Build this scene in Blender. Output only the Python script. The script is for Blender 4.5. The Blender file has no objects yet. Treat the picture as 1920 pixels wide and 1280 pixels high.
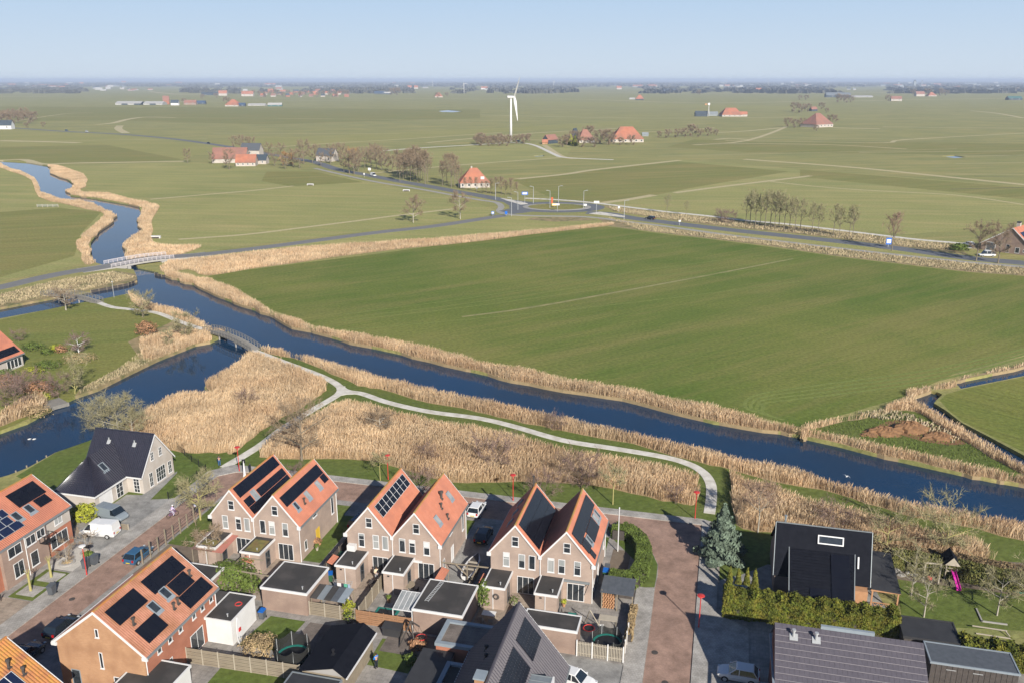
import bpy, math, random
import numpy as np
from mathutils import Vector, Matrix
from mathutils.geometry import delaunay_2d_cdt
R_ = math.radians
SC = bpy.context.scene
COL = SC.collection
random.seed(7)
RNG = np.random.default_rng(11)

# ------------------------------------------------------------------ camera
FPX = 1610.0; CAMH = 57.0; PITCH = math.atan(490 / FPX)
cam_d = bpy.data.cameras.new("camera"); cam = bpy.data.objects.new("camera", cam_d); COL.objects.link(cam)
cam.location = (0, 0, CAMH); cam.rotation_euler = (math.pi / 2 - PITCH, 0, 0)
cam_d.sensor_width = 36.0; cam_d.lens = 36.0 * FPX / 1920.0
cam_d.clip_start = 1.0; cam_d.clip_end = 90000.0
SC.camera = cam
# ------------------------------------------------------------------ light
SUN_EL = R_(29.0); SUN_AZ = R_(157.7)      # azimuth clockwise from +Y
world = bpy.data.worlds.new("World"); SC.world = world; world.use_nodes = True
wn = world.node_tree.nodes; wl = world.node_tree.links
sky = wn.new("ShaderNodeTexSky"); sky.sky_type = 'NISHITA'; sky.sun_disc = False
sky.sun_elevation = SUN_EL; sky.sun_rotation = SUN_AZ
sky.altitude = 0; sky.air_density = 1.0; sky.dust_density = 0.5; sky.ozone_density = 3.0
bg = wn.get("Background"); bg.inputs[1].default_value = 0.035
wl.new(sky.outputs[0], bg.inputs[0])
# pale blue-grey haze band low in the sky, the same all round
bg2 = wn.new("ShaderNodeBackground"); bg2.inputs[1].default_value = 0.69
wg = wn.new("ShaderNodeTexCoord"); wsp = wn.new("ShaderNodeSeparateXYZ"); wl.new(wg.outputs["Generated"], wsp.inputs[0])
wr_ = wn.new("ShaderNodeMapRange"); wr_.interpolation_type = 'SMOOTHSTEP'
wr_.inputs[1].default_value = -0.02; wr_.inputs[2].default_value = 0.9; wr_.inputs[3].default_value = 0.95; wr_.inputs[4].default_value = 0.4
wl.new(wsp.outputs[2], wr_.inputs[0])
wc = wn.new("ShaderNodeValToRGB"); wc.color_ramp.elements[0].position = 0.0; wc.color_ramp.elements[0].color = (0.60, 0.69, 0.785, 1)
wc.color_ramp.elements[1].position = 0.085; wc.color_ramp.elements[1].color = (0.46, 0.61, 0.80, 1)
for p_, c_ in ((0.35, (0.13, 0.25, 0.52, 1)), (1.0, (0.04, 0.09, 0.25, 1))): e_ = wc.color_ramp.elements.new(p_); e_.color = c_
wl.new(wsp.outputs[2], wc.inputs[0]); wl.new(wc.outputs[0], bg2.inputs[0])
wm_ = wn.new("ShaderNodeMixShader"); wl.new(wr_.outputs[0], wm_.inputs[0]); wl.new(bg.outputs[0], wm_.inputs[1]); wl.new(bg2.outputs[0], wm_.inputs[2])
wl.new(wm_.outputs[0], wn.get("World Output").inputs[0])
sun_d = bpy.data.lights.new("sun", 'SUN'); sun_d.energy = 4.8; sun_d.angle = R_(0.5); sun_d.color = (1.0, 0.945, 0.86)
sun = bpy.data.objects.new("sun", sun_d); COL.objects.link(sun)
_sd = Vector((math.sin(SUN_AZ) * math.cos(SUN_EL), math.cos(SUN_AZ) * math.cos(SUN_EL), math.sin(SUN_EL)))
sun.rotation_euler = _sd.to_track_quat('Z', 'Y').to_euler(); sun.location = (40, -60, 120)
SC.view_settings.view_transform = 'Standard'; SC.view_settings.look = 'None'
SC.view_settings.exposure = 0.68; SC.view_settings.gamma = 1.0; SC.view_settings.use_curve_mapping = False
SC.render.engine = 'CYCLES'
SC.cycles.max_bounces = 6; SC.cycles.diffuse_bounces = 3; SC.cycles.glossy_bounces = 3
SC.cycles.transmission_bounces = 3; SC.cycles.volume_bounces = 0; SC.cycles.transparent_max_bounces = 8
SC.cycles.use_denoising = True
SC.cycles.sample_clamp_indirect = 4.0

# ------------------------------------------------------------------ coordinates
def G(px, py, z=0.0):
    "world x, y of the photograph's point (px, py) lying at height z"
    dx = (px - 960) / FPX; dy = (640 - py) / FPX
    d = (dx, math.cos(PITCH) + dy * math.sin(PITCH), -math.sin(PITCH) + dy * math.cos(PITCH))
    t = (z - CAMH) / d[2]
    return (d[0] * t, d[1] * t)
VA = R_(14.0); CA, SA = math.cos(VA), math.sin(VA)
def W(a, b):                 # village grid (a to the right along the streets, b away) -> world
    return (a * CA + b * SA, -a * SA + b * CA)
def FR(p):                   # world -> village grid
    return (p[0] * CA - p[1] * SA, p[0] * SA + p[1] * CA)
def GF(px, py, z=0.0): return FR(G(px, py, z))

# ------------------------------------------------------------------ materials
MATS = {}
ALB = 0.78
def _a(c): return tuple(x * ALB for x in c) if max(c) > 0.05 else c
def _nt(name):
    m = bpy.data.materials.new(name); m.use_nodes = True
    nt = m.node_tree; return m, nt, nt.nodes["Principled BSDF"]
def mk(name, c1, c2=None, scale=1.0, rough=0.85, spec=0.3, metal=0.0, bump=0.0, detail=4.0, sx=1, sy=1, sz=1,
       world=False, c3=None, scale3=0.1, trans=0.0, alpha=1.0, attr=None, bscale=None):
    if name in MATS: return MATS[name]
    c1 = _a(c1); c2 = _a(c2) if c2 else c2; c3 = _a(c3) if c3 else c3
    m, nt, b = _nt(name); N = nt.nodes; L = nt.links
    b.inputs["Roughness"].default_value = rough; b.inputs["Specular IOR Level"].default_value = spec
    b.inputs["Metallic"].default_value = metal
    if trans: b.inputs["Transmission Weight"].default_value = trans
    if alpha < 1: b.inputs["Alpha"].default_value = alpha
    b.inputs["Base Color"].default_value = (*c1, 1)
    if c2 is not None or bump:
        if world:
            g = N.new("ShaderNodeNewGeometry"); src = g.outputs["Position"]
        else:
            g = N.new("ShaderNodeTexCoord"); src = g.outputs["Object"]
        mp = N.new("ShaderNodeMapping"); mp.inputs["Scale"].default_value = (sx, sy, sz); L.new(src, mp.inputs[0])
        n = N.new("ShaderNodeTexNoise"); n.inputs["Scale"].default_value = scale; n.inputs["Detail"].default_value = detail
        n.inputs["Roughness"].default_value = 0.6
        L.new(mp.outputs[0], n.inputs["Vector"])
        out = None
        if c2 is not None:
            cr = N.new("ShaderNodeValToRGB"); cr.color_ramp.elements[0].position = 0.33; cr.color_ramp.elements[1].position = 0.67
            cr.color_ramp.elements[0].color = (*c1, 1); cr.color_ramp.elements[1].color = (*c2, 1)
            L.new(n.outputs["Fac"], cr.inputs[0]); out = cr.outputs[0]
            if c3 is not None:
                n3 = N.new("ShaderNodeTexNoise"); n3.inputs["Scale"].default_value = scale3; n3.inputs["Detail"].default_value = 5
                L.new(src, n3.inputs["Vector"])
                r3 = N.new("ShaderNodeMapRange"); r3.inputs[1].default_value = 0.42; r3.inputs[2].default_value = 0.66
                L.new(n3.outputs["Fac"], r3.inputs[0])
                mx = N.new("ShaderNodeMixRGB"); L.new(r3.outputs[0], mx.inputs[0]); L.new(out, mx.inputs[1])
                mx.inputs[2].default_value = (*c3, 1); out = mx.outputs[0]
            if attr:
                at = N.new("ShaderNodeAttribute"); at.attribute_name = attr
                mu = N.new("ShaderNodeMixRGB"); mu.blend_type = 'MULTIPLY'; mu.inputs[0].default_value = 1
                L.new(out, mu.inputs[1]); L.new(at.outputs["Color"], mu.inputs[2]); out = mu.outputs[0]
            L.new(out, b.inputs["Base Color"])
        if bump:
            nb = n
            if bscale:
                nb = N.new("ShaderNodeTexNoise"); nb.inputs["Scale"].default_value = bscale; nb.inputs["Detail"].default_value = 3
                L.new(src, nb.inputs["Vector"])
            bp = N.new("ShaderNodeBump"); bp.inputs["Strength"].default_value = bump; bp.inputs["Distance"].default_value = 0.05
            L.new(nb.outputs["Fac"], bp.inputs["Height"]); L.new(bp.outputs[0], b.inputs["Normal"])
    MATS[name] = m
    return m

def field_mat(name, c1, c2, dry, ang, streak=0.35, seed=0.0, dryamt=0.5, lines=None):
    "meadow: broad patches, streaks that run with the mowing direction, fine speckle"
    if name in MATS: return MATS[name]
    c1, c2, dry = _a(c1), _a(c2), _a(dry)
    m, nt, b = _nt(name); N = nt.nodes; L = nt.links
    b.inputs["Roughness"].default_value = 0.95; b.inputs["Specular IOR Level"].default_value = 0.12
    g = N.new("ShaderNodeNewGeometry")
    def noise(sc, sx, sy, det, rot=ang, dist=0.0):
        mr = N.new("ShaderNodeMapping"); mr.vector_type = 'TEXTURE'; mr.inputs["Rotation"].default_value = (0, 0, rot)
        mr.inputs["Location"].default_value = (seed * 137, seed * 71, 0)
        L.new(g.outputs["Position"], mr.inputs[0])
        mp = N.new("ShaderNodeMapping"); mp.inputs["Scale"].default_value = (sx, sy, 1); L.new(mr.outputs[0], mp.inputs[0])
        n = N.new("ShaderNodeTexNoise"); n.inputs["Scale"].default_value = sc; n.inputs["Detail"].default_value = det
        n.inputs["Roughness"].default_value = 0.65; n.inputs["Distortion"].default_value = dist
        L.new(mp.outputs[0], n.inputs["Vector"]); return n.outputs["Fac"]
    def rng(f, a, c, t0=0.0, t1=1.0):
        r = N.new("ShaderNodeMapRange"); r.inputs[1].default_value = a; r.inputs[2].default_value = c
        r.inputs[3].default_value = t0; r.inputs[4].default_value = t1
        L.new(f, r.inputs[0]); return r.outputs[0]
    def mix(fac, x, y, mode='MIX'):
        q = N.new("ShaderNodeMixRGB"); q.blend_type = mode
        if isinstance(fac, float): q.inputs[0].default_value = fac
        else: L.new(fac, q.inputs[0])
        for i, v in ((1, x), (2, y)):
            if isinstance(v, tuple): q.inputs[i].default_value = (*v, 1)
            else: L.new(v, q.inputs[i])
        return q.outputs[0]
    c = mix(rng(noise(0.018, 1, 1, 6, dist=0.4), 0.36, 0.64), c1, c2)
    c = mix(rng(noise(0.16, 0.07, 1.0, 6), 0.45, 0.75, 0, dryamt), c, dry)
    c = mix(rng(noise(0.05, 0.25, 1.4, 8), 0.5, 0.72, 0, dryamt * 0.8), c, dry)
    st = rng(noise(0.9, 0.02, 1.0, 3), 0.3, 0.7, 1 - streak * 0.5, 1 + streak * 0.5)
    v = N.new("ShaderNodeCombineXYZ"); [L.new(st, v.inputs[i]) for i in range(3)]
    c = mix(1.0, c, v.outputs[0], 'MULTIPLY')
    fine = rng(noise(1.3, 1, 1, 6), 0.3, 0.7, 0.72, 1.28)
    v2 = N.new("ShaderNodeCombineXYZ"); [L.new(fine, v2.inputs[i]) for i in range(3)]
    c = mix(1.0, c, v2.outputs[0], 'MULTIPLY')
    L.new(c, b.inputs["Base Color"])
    bp = N.new("ShaderNodeBump"); bp.inputs["Strength"].default_value = 0.6; bp.inputs["Distance"].default_value = 0.12
    L.new(noise(2.2, 1, 1, 4), bp.inputs["Height"]); L.new(bp.outputs[0], b.inputs["Normal"])
    MATS[name] = m; return m

# ------------------------------------------------------------------ object helpers
def tag(o, label=None, cat=None, group=None, kind=None):
    if label: o["label"] = label
    if cat: o["category"] = cat
    if group: o["group"] = group
    if kind: o["kind"] = kind
    return o
def link(name, me, parent=None, mat=None):
    o = bpy.data.objects.new(name, me); COL.objects.link(o)
    if parent is not None: o.parent = parent
    return o
ORG = {}
def thing(name, label, cat, at=(0, 0, 0), rz=None, group=None, grid=True):
    "Empty at a thing's base. grid: (a, b, z) in the village grid, turned with it"
    o = bpy.data.objects.new(name, None); COL.objects.link(o)
    if grid:
        x, y = W(at[0], at[1]); o.location = (x, y, at[2]); o.rotation_euler = (0, 0, -VA + (rz or 0))
        ORG[o.name] = (at[0], at[1], at[2])
    else:
        o.location = at; o.rotation_euler = (0, 0, rz or 0); ORG[o.name] = (0, 0, 0)
    o.empty_display_size = 0.3
    return tag(o, label, cat, group)
def copy_tree(o, loc=None, rz=None, label=None, parent=None, scale=None, group=None):
    c = o.copy(); COL.objects.link(c)
    if parent is not None: c.parent = parent
    for ch in list(o.children): copy_tree(ch, parent=c)
    if loc is not None: c.location = loc
    if rz is not None: c.rotation_euler = (0, 0, rz)
    if scale is not None: c.scale = scale if hasattr(scale, '__len__') else (scale,) * 3
    if label: c["label"] = label
    if group: c["group"] = group
    return c

class MB:
    "collects boxes, prisms and tubes into one mesh"
    def __init__(s): s.v = []; s.f = []
    def add(s, vs, fs):
        o = len(s.v); s.v += [tuple(p) for p in vs]; s.f += [tuple(i + o for i in f) for f in fs]; return s
    def box(s, x0, y0, z0, x1, y1, z1):
        vs = [(x0, y0, z0), (x1, y0, z0), (x1, y1, z0), (x0, y1, z0), (x0, y0, z1), (x1, y0, z1), (x1, y1, z1), (x0, y1, z1)]
        return s.add(vs, [(0, 3, 2, 1), (4, 5, 6, 7), (0, 1, 5, 4), (1, 2, 6, 5), (2, 3, 7, 6), (3, 0, 4, 7)])
    def bar(s, p, q, w=0.05, h=None, n=4, taper=1.0):
        p = Vector(p); q = Vector(q); d = (q - p)
        if d.length < 1e-6: return s
        d.normalize(); up = Vector((0, 0, 1)) if abs(d.z) < 0.95 else Vector((0, 1, 0))
        r = d.cross(up).normalized(); u = r.cross(d); h = w if h is None else h
        vs = []; k = math.pi / n if n == 4 else 0
        m = math.sqrt(2) if n == 4 else 1
        for c, t in ((p, 1.0), (q, taper)):
            for i in range(n):
                a = 2 * math.pi * i / n + k
                vs.append(c + r * (math.cos(a) * w * 0.5 * m * t) + u * (math.sin(a) * h * 0.5 * m * t))
        fs = [(i, (i + 1) % n, n + (i + 1) % n, n + i) for i in range(n)] + [tuple(range(n))[::-1], tuple(range(n, 2 * n))]
        return s.add(vs, fs)
    def tube(s, pts, r, n=6):
        for a, b in zip(pts[:-1], pts[1:]): s.bar(a, b, r * 2, n=n)
        return s
    def prism(s, poly, off):
        "flat polygon (3D points) thickened by vector off"
        n = len(poly); off = Vector(off); vs = [Vector(p) for p in poly]; vs += [p + off for p in vs[:n]]
        return s.add(vs, [tuple(range(n))[::-1], tuple(range(n, 2 * n))] + [(i, (i + 1) % n, n + (i + 1) % n, n + i) for i in range(n)])
    def lathe(s, prof, c=(0, 0, 0), n=12, cap=True):
        vs = []; 
        for r, z in prof:
            for i in range(n):
                a = 2 * math.pi * i / n; vs.append((c[0] + r * math.cos(a), c[1] + r * math.sin(a), c[2] + z))
        fs = []
        for k in range(len(prof) - 1):
            for i in range(n):
                fs.append((k * n + i, k * n + (i + 1) % n, (k + 1) * n + (i + 1) % n, (k + 1) * n + i))
        if cap: fs += [tuple(range(n))[::-1], tuple(range((len(prof) - 1) * n, len(prof) * n))]
        return s.add(vs, fs)
    def disc(s, c, r, z, n=16):
        return s.add([(c[0] + r * math.cos(2 * math.pi * i / n), c[1] + r * math.sin(2 * math.pi * i / n), z) for i in range(n)], [tuple(range(n))])
    def mesh(s, name, mat, org=(0, 0, 0), smooth=False):
        me = bpy.data.meshes.new(name)
        me.from_pydata([(x - org[0], y - org[1], z - org[2]) for x, y, z in s.v], [], s.f)
        if mat is not None: me.materials.append(mat)
        if smooth: me.polygons.foreach_set("use_smooth", [True] * len(me.polygons))
        me.update(); return me
    def build(s, name, mat, parent=None, smooth=False, org=None):
        if org is None: org = ORG.get(parent.name, (0, 0, 0)) if parent is not None else (0, 0, 0)
        return link(name, s.mesh(name, mat, org, smooth), parent)
def fixn(o):
    import bmesh
    bm = bmesh.new(); bm.from_mesh(o.data); bmesh.ops.recalc_face_normals(bm, faces=bm.faces); bm.to_mesh(o.data); bm.free(); return o

def tri_mesh(name, V, mat, col=None, quads=False):
    "V: (n, 3 or 4, 3) array of loose faces"
    n, k = V.shape[0], V.shape[1]
    me = bpy.data.meshes.new(name)
    me.vertices.add(n * k); me.vertices.foreach_set("co", V.reshape(-1).astype(np.float32))
    me.loops.add(n * k); me.loops.foreach_set("vertex_index", np.arange(n * k, dtype=np.int32))
    me.polygons.add(n); me.polygons.foreach_set("loop_start", np.arange(0, n * k, k, dtype=np.int32))
    me.polygons.foreach_set("loop_total", np.full(n, k, dtype=np.int32))
    if col is not None:
        at = me.color_attributes.new("tint", 'FLOAT_COLOR', 'POINT')
        c = np.ones((n, k, 4), np.float32); c[:, :, :3] = col[:, None, :]
        at.data.foreach_set("color", c.reshape(-1))
    me.materials.append(mat); me.update(calc_edges=True); return me
def smooth_line(pts, n=6):
    out = []
    for i in range(len(pts) - 1):
        p0 = pts[max(i - 1, 0)]; p1 = pts[i]; p2 = pts[i + 1]; p3 = pts[min(i + 2, len(pts) - 1)]
        for k in range(n):
            t = k / n
            out.append(tuple(0.5 * ((2 * p1[j]) + (-p0[j] + p2[j]) * t + (2 * p0[j] - 5 * p1[j] + 4 * p2[j] - p3[j]) * t * t + (-p0[j] + 3 * p1[j] - 3 * p2[j] + p3[j]) * t ** 3) for j in range(2)))
    out.append(tuple(pts[-1])); return out
def strip(pts, w, n=5, w1=None):
    "ribbon polygon round a world centre line"
    c = smooth_line(pts, n) if n > 1 else pts; L = []; Rr = []
    for i, p in enumerate(c):
        q = c[min(i + 1, len(c) - 1)]; o = c[max(i - 1, 0)]
        dx, dy = q[0] - o[0], q[1] - o[1]; l = math.hypot(dx, dy) or 1
        ww = w if w1 is None else w + (w1 - w) * i / (len(c) - 1)
        L.append((p[0] - dy / l * ww / 2, p[1] + dx / l * ww / 2)); Rr.append((p[0] + dy / l * ww / 2, p[1] - dx / l * ww / 2))
    return L + Rr[::-1]
def PX(*pts, z=0.0): return [G(p[0], p[1], p[2] if len(p) > 2 else z) for p in pts]
def FP(*pts): return [W(*p) for p in pts]
# ------------------------------------------------------------------ ground materials
ANG = math.atan2(G(1487, 485)[1] - G(870, 592)[1], G(1487, 485)[0] - G(870, 592)[0])
m_mead = field_mat("meadow", (0.301, 0.293, 0.104), (0.235, 0.248, 0.088), (0.486, 0.378, 0.164), R_(12), 0.25, 1, 0.6)
m_meadB = field_mat("meadow_pale", (0.336, 0.331, 0.117), (0.273, 0.285, 0.100), (0.517, 0.405, 0.186), R_(-8), 0.25, 2, 0.5)
m_meadC = field_mat("meadow_olive", (0.243, 0.231, 0.074), (0.212, 0.230, 0.067), (0.398, 0.306, 0.121), R_(20), 0.3, 3, 0.5)
m_meadL = field_mat("meadow_light", (0.322, 0.307, 0.106), (0.284, 0.283, 0.091), (0.451, 0.356, 0.149), R_(4), 0.2, 4, 0.4)
m_field = field_mat("field_green", (0.113, 0.168, 0.029), (0.193, 0.213, 0.051), (0.308, 0.249, 0.094), ANG, 0.12, 5, 0.5)
m_fieldR = field_mat("field_green_right", (0.162, 0.197, 0.042), (0.210, 0.222, 0.053), (0.316, 0.258, 0.080), R_(-50), 0.35, 6, 0.4)
m_lawn = field_mat("lawn", (0.103, 0.153, 0.032), (0.139, 0.167, 0.041), (0.192, 0.181, 0.064), R_(14), 0.15, 7, 0.35)
m_isl = field_mat("lawn_island", (0.218, 0.220, 0.058), (0.187, 0.212, 0.053), (0.338, 0.266, 0.093), R_(14), 0.15, 8, 0.45)
m_track = field_mat("tractor_track", (0.203, 0.244, 0.061), (0.187, 0.229, 0.060), (0.243, 0.252, 0.079), ANG, 0.1, 9, 0.3)
m_straw = mk("straw_ground", (0.42, 0.31, 0.17), (0.30, 0.23, 0.11), 0.6, world=True, detail=8, c3=(0.16, 0.16, 0.06), scale3=0.35, bump=0.6, bscale=2.0)
m_strip = mk("dry_grass_strip", (0.60, 0.50, 0.29), (0.44, 0.38, 0.20), 0.8, world=True, detail=8)
m_reedg = mk("reed_litter", (0.42, 0.31, 0.17), (0.32, 0.24, 0.13), 1.2, world=True, detail=6)
m_asph = mk("asphalt", (0.19, 0.19, 0.185), (0.225, 0.22, 0.215), 0.5, world=True, rough=0.9, detail=8)
m_asphd = mk("asphalt_new", (0.145, 0.155, 0.17), (0.17, 0.178, 0.19), 0.3, world=True, rough=0.85, detail=8)
m_cycle = mk("cycle_path_concrete", (0.34, 0.325, 0.29), (0.40, 0.38, 0.34), 0.4, world=True, rough=0.9, detail=8)
m_shell = mk("shell_path", (0.80, 0.76, 0.68), (0.68, 0.64, 0.57), 1.1, world=True, rough=0.95, detail=9, c3=(0.56, 0.52, 0.44), scale3=0.6, bump=0.4, bscale=4)
m_mound = mk("bare_earth", (0.30, 0.16, 0.075), (0.20, 0.11, 0.055), 1.4, world=True, detail=8, bump=1.0, bscale=2.5)
m_soil = mk("garden_soil", (0.17, 0.13, 0.095), (0.23, 0.18, 0.13), 1.1, world=True, detail=8, bump=0.6, bscale=3)
m_gravel = mk("white_gravel", (0.62, 0.58, 0.52), (0.5, 0.47, 0.42), 3.0, world=True, detail=6, bump=0.3, bscale=9)

def paving(name, c1, c2, joint, bw, bh, ang=VA, off=0.5, rough=0.9, mortar=0.012, stain=0.5):
    c1, c2, joint = _a(c1), _a(c2), _a(joint)
    m, nt, b = _nt(name); N = nt.nodes; L = nt.links
    b.inputs["Roughness"].default_value = rough; b.inputs["Specular IOR Level"].default_value = 0.2
    g = N.new("ShaderNodeNewGeometry"); mp = N.new("ShaderNodeMapping"); mp.vector_type = 'TEXTURE'
    mp.inputs["Rotation"].default_value = (0, 0, -ang); L.new(g.outputs["Position"], mp.inputs[0])
    br = N.new("ShaderNodeTexBrick"); br.inputs["Scale"].default_value = 1.0
    br.inputs["Brick Width"].default_value = bw; br.inputs["Row Height"].default_value = bh
    br.inputs["Mortar Size"].default_value = mortar; br.offset = off
    br.inputs["Color1"].default_value = (*c1, 1); br.inputs["Color2"].default_value = (*c2, 1); br.inputs["Mortar"].default_value = (*joint, 1)
    L.new(mp.outputs[0], br.inputs["Vector"])
    n = N.new("ShaderNodeTexNoise"); n.inputs["Scale"].default_value = 0.45; n.inputs["Detail"].default_value = 9; n.inputs["Roughness"].default_value = 0.7
    L.new(mp.outputs[0], n.inputs["Vector"])
    r = N.new("ShaderNodeMapRange"); r.inputs[1].default_value = 0.3; r.inputs[2].default_value = 0.72
    r.inputs[3].default_value = 1 + stain * 0.45; r.inputs[4].default_value = 1 - stain; L.new(n.outputs["Fac"], r.inputs[0])
    v = N.new("ShaderNodeCombineXYZ"); [L.new(r.outputs[0], v.inputs[i]) for i in range(3)]
    mu = N.new("ShaderNodeMixRGB"); mu.blend_type = 'MULTIPLY'; mu.inputs[0].default_value = 1
    L.new(br.outputs[0], mu.inputs[1]); L.new(v.outputs[0], mu.inputs[2]); L.new(mu.outputs[0], b.inputs["Base Color"])
    bp = N.new("ShaderNodeBump"); bp.inputs["Strength"].default_value = 0.4; bp.inputs["Distance"].default_value = 0.02
    L.new(br.outputs["Fac"], bp.inputs["Height"]); bp.invert = True; L.new(bp.outputs[0], b.inputs["Normal"])
    MATS[name] = m; return m
m_road = paving("red_brick_paving", (0.42, 0.265, 0.195), (0.48, 0.305, 0.23), (0.28, 0.21, 0.175), 0.21, 0.105)
m_walk = paving("grey_paving", (0.44, 0.41, 0.37), (0.50, 0.47, 0.43), (0.30, 0.29, 0.26), 0.3, 0.3)
m_drive = paving("driveway_paving", (0.36, 0.35, 0.33), (0.42, 0.41, 0.385), (0.26, 0.25, 0.235), 0.21, 0.105)
m_patio = paving("beige_terrace", (0.38, 0.30, 0.235), (0.43, 0.35, 0.275), (0.25, 0.21, 0.17), 0.5, 0.5)
m_patioG = paving("grey_terrace", (0.34, 0.315, 0.285), (0.39, 0.36, 0.33), (0.22, 0.21, 0.19), 0.6, 0.6)
m_deckb = paving("brown_terrace", (0.21, 0.175, 0.15), (0.25, 0.21, 0.18), (0.12, 0.10, 0.09), 1.2, 0.14)

def water_mat():
    m, nt, b = _nt("canal_water"); N = nt.nodes; L = nt.links
    b.inputs["Roughness"].default_value = 0.045; b.inputs["IOR"].default_value = 1.33
    b.inputs["Specular IOR Level"].default_value = 0.5
    g = N.new("ShaderNodeNewGeometry")
    n = N.new("ShaderNodeTexNoise"); n.inputs["Scale"].default_value = 0.05; n.inputs["Detail"].default_value = 5
    L.new(g.outputs["Position"], n.inputs["Vector"])
    cr = N.new("ShaderNodeValToRGB"); cr.color_ramp.elements[0].position = 0.4; cr.color_ramp.elements[1].position = 0.65
    cr.color_ramp.elements[0].color = (0.008, 0.031, 0.070, 1); cr.color_ramp.elements[1].color = (0.012, 0.027, 0.050, 1)
    L.new(n.outputs["Fac"], cr.inputs[0]); L.new(cr.outputs[0], b.inputs["Base Color"])
    w = N.new("ShaderNodeTexNoise"); w.inputs["Scale"].default_value = 1.6; w.inputs["Detail"].default_value = 4
    L.new(g.outputs["Position"], w.inputs["Vector"])
    bp = N.new("ShaderNodeBump"); bp.inputs["Strength"].default_value = 0.12; bp.inputs["Distance"].default_value = 0.06
    L.new(w.outputs["Fac"], bp.inputs["Height"]); L.new(bp.outputs[0], b.inputs["Normal"])
    MATS["canal_water"] = m; return m
m_water = water_mat()

# ------------------------------------------------------------------ ground plan: painted in order, later on top
REG = []      # (name, material, z, polygon, reed spec)
_rj = random.Random(4)
def reg(name, mat, z, poly, reeds=None, label=None):
    if reeds:
        poly = smooth_line(list(poly) + [poly[0]], 3)[:-1]; poly = [(x + _rj.gauss(0, .0016) * math.hypot(x, y), y + _rj.gauss(0, .0016) * math.hypot(x, y)) for x, y in poly]
    REG.append([name, mat, z, poly, reeds, label])
def line(name, mat, px, w, z=0.0, w1=None, n=4): reg(name, mat, z, strip(PX(*px), w, n, w1))
BIG = 32000.0
reg("meadow", m_mead, 0, [(-BIG, -600), (BIG, -600), (BIG, BIG), (-BIG, BIG)])
# far fields
for mat, poly in [
    (m_meadL, [(470, 260), (620, 254), (940, 240), (1200, 226), (1200, 232), (940, 248), (760, 262), (600, 272), (470, 278)]),
    (m_meadB, [(640, 300), (760, 287), (900, 272), (1080, 268), (1060, 296), (880, 309), (700, 322)]),
    (m_meadC, [(0, 200), (420, 202), (900, 206), (900, 222), (500, 234), (200, 226), (0, 228)]),
    (m_meadC, [(1300, 262), (1920, 270), (1920, 292), (1400, 286), (1250, 276)]),
    (m_meadL, [(0, 244), (225, 254), (410, 276), (340, 300), (110, 310), (0, 300)]),
    (m_meadC, [(0, 276), (200, 272), (345, 300), (112, 309), (0, 299)]),
    (m_meadB, [(1120, 320), (1275, 300), (1920, 350), (1920, 420), (1700, 440), (1480, 420), (1125, 382)]),
    (m_meadC, [(1500, 318), (1920, 352), (1920, 374), (1500, 332)]),
    (m_meadC, [(960, 338), (1270, 303), (1480, 322), (1300, 352), (1225, 367), (1130, 380), (1040, 374)]),
    (m_meadL, [(1000, 190), (1500, 200), (1500, 206), (1000, 198)]),
    (m_meadB, [(100, 312), (345, 304), (560, 318), (640, 330), (720, 348), (870, 374), (935, 396), (905, 407), (700, 432), (480, 458), (330, 480), (285, 470), (275, 420), (180, 370), (150, 345), (118, 324)]),
    (m_meadC, [(500, 322), (590, 322), (680, 342), (545, 350), (490, 340)]),
    (m_meadB, [(0, 312), (60, 334), (80, 368), (160, 384), (205, 404), (170, 440), (155, 470), (165, 492), (0, 528)]),
    (m_meadC, [(0, 398), (110, 390), (190, 398), (150, 440), (140, 480), (0, 520)]),
]: reg("meadow_parcel", mat, 0, PX(*poly))
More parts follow.
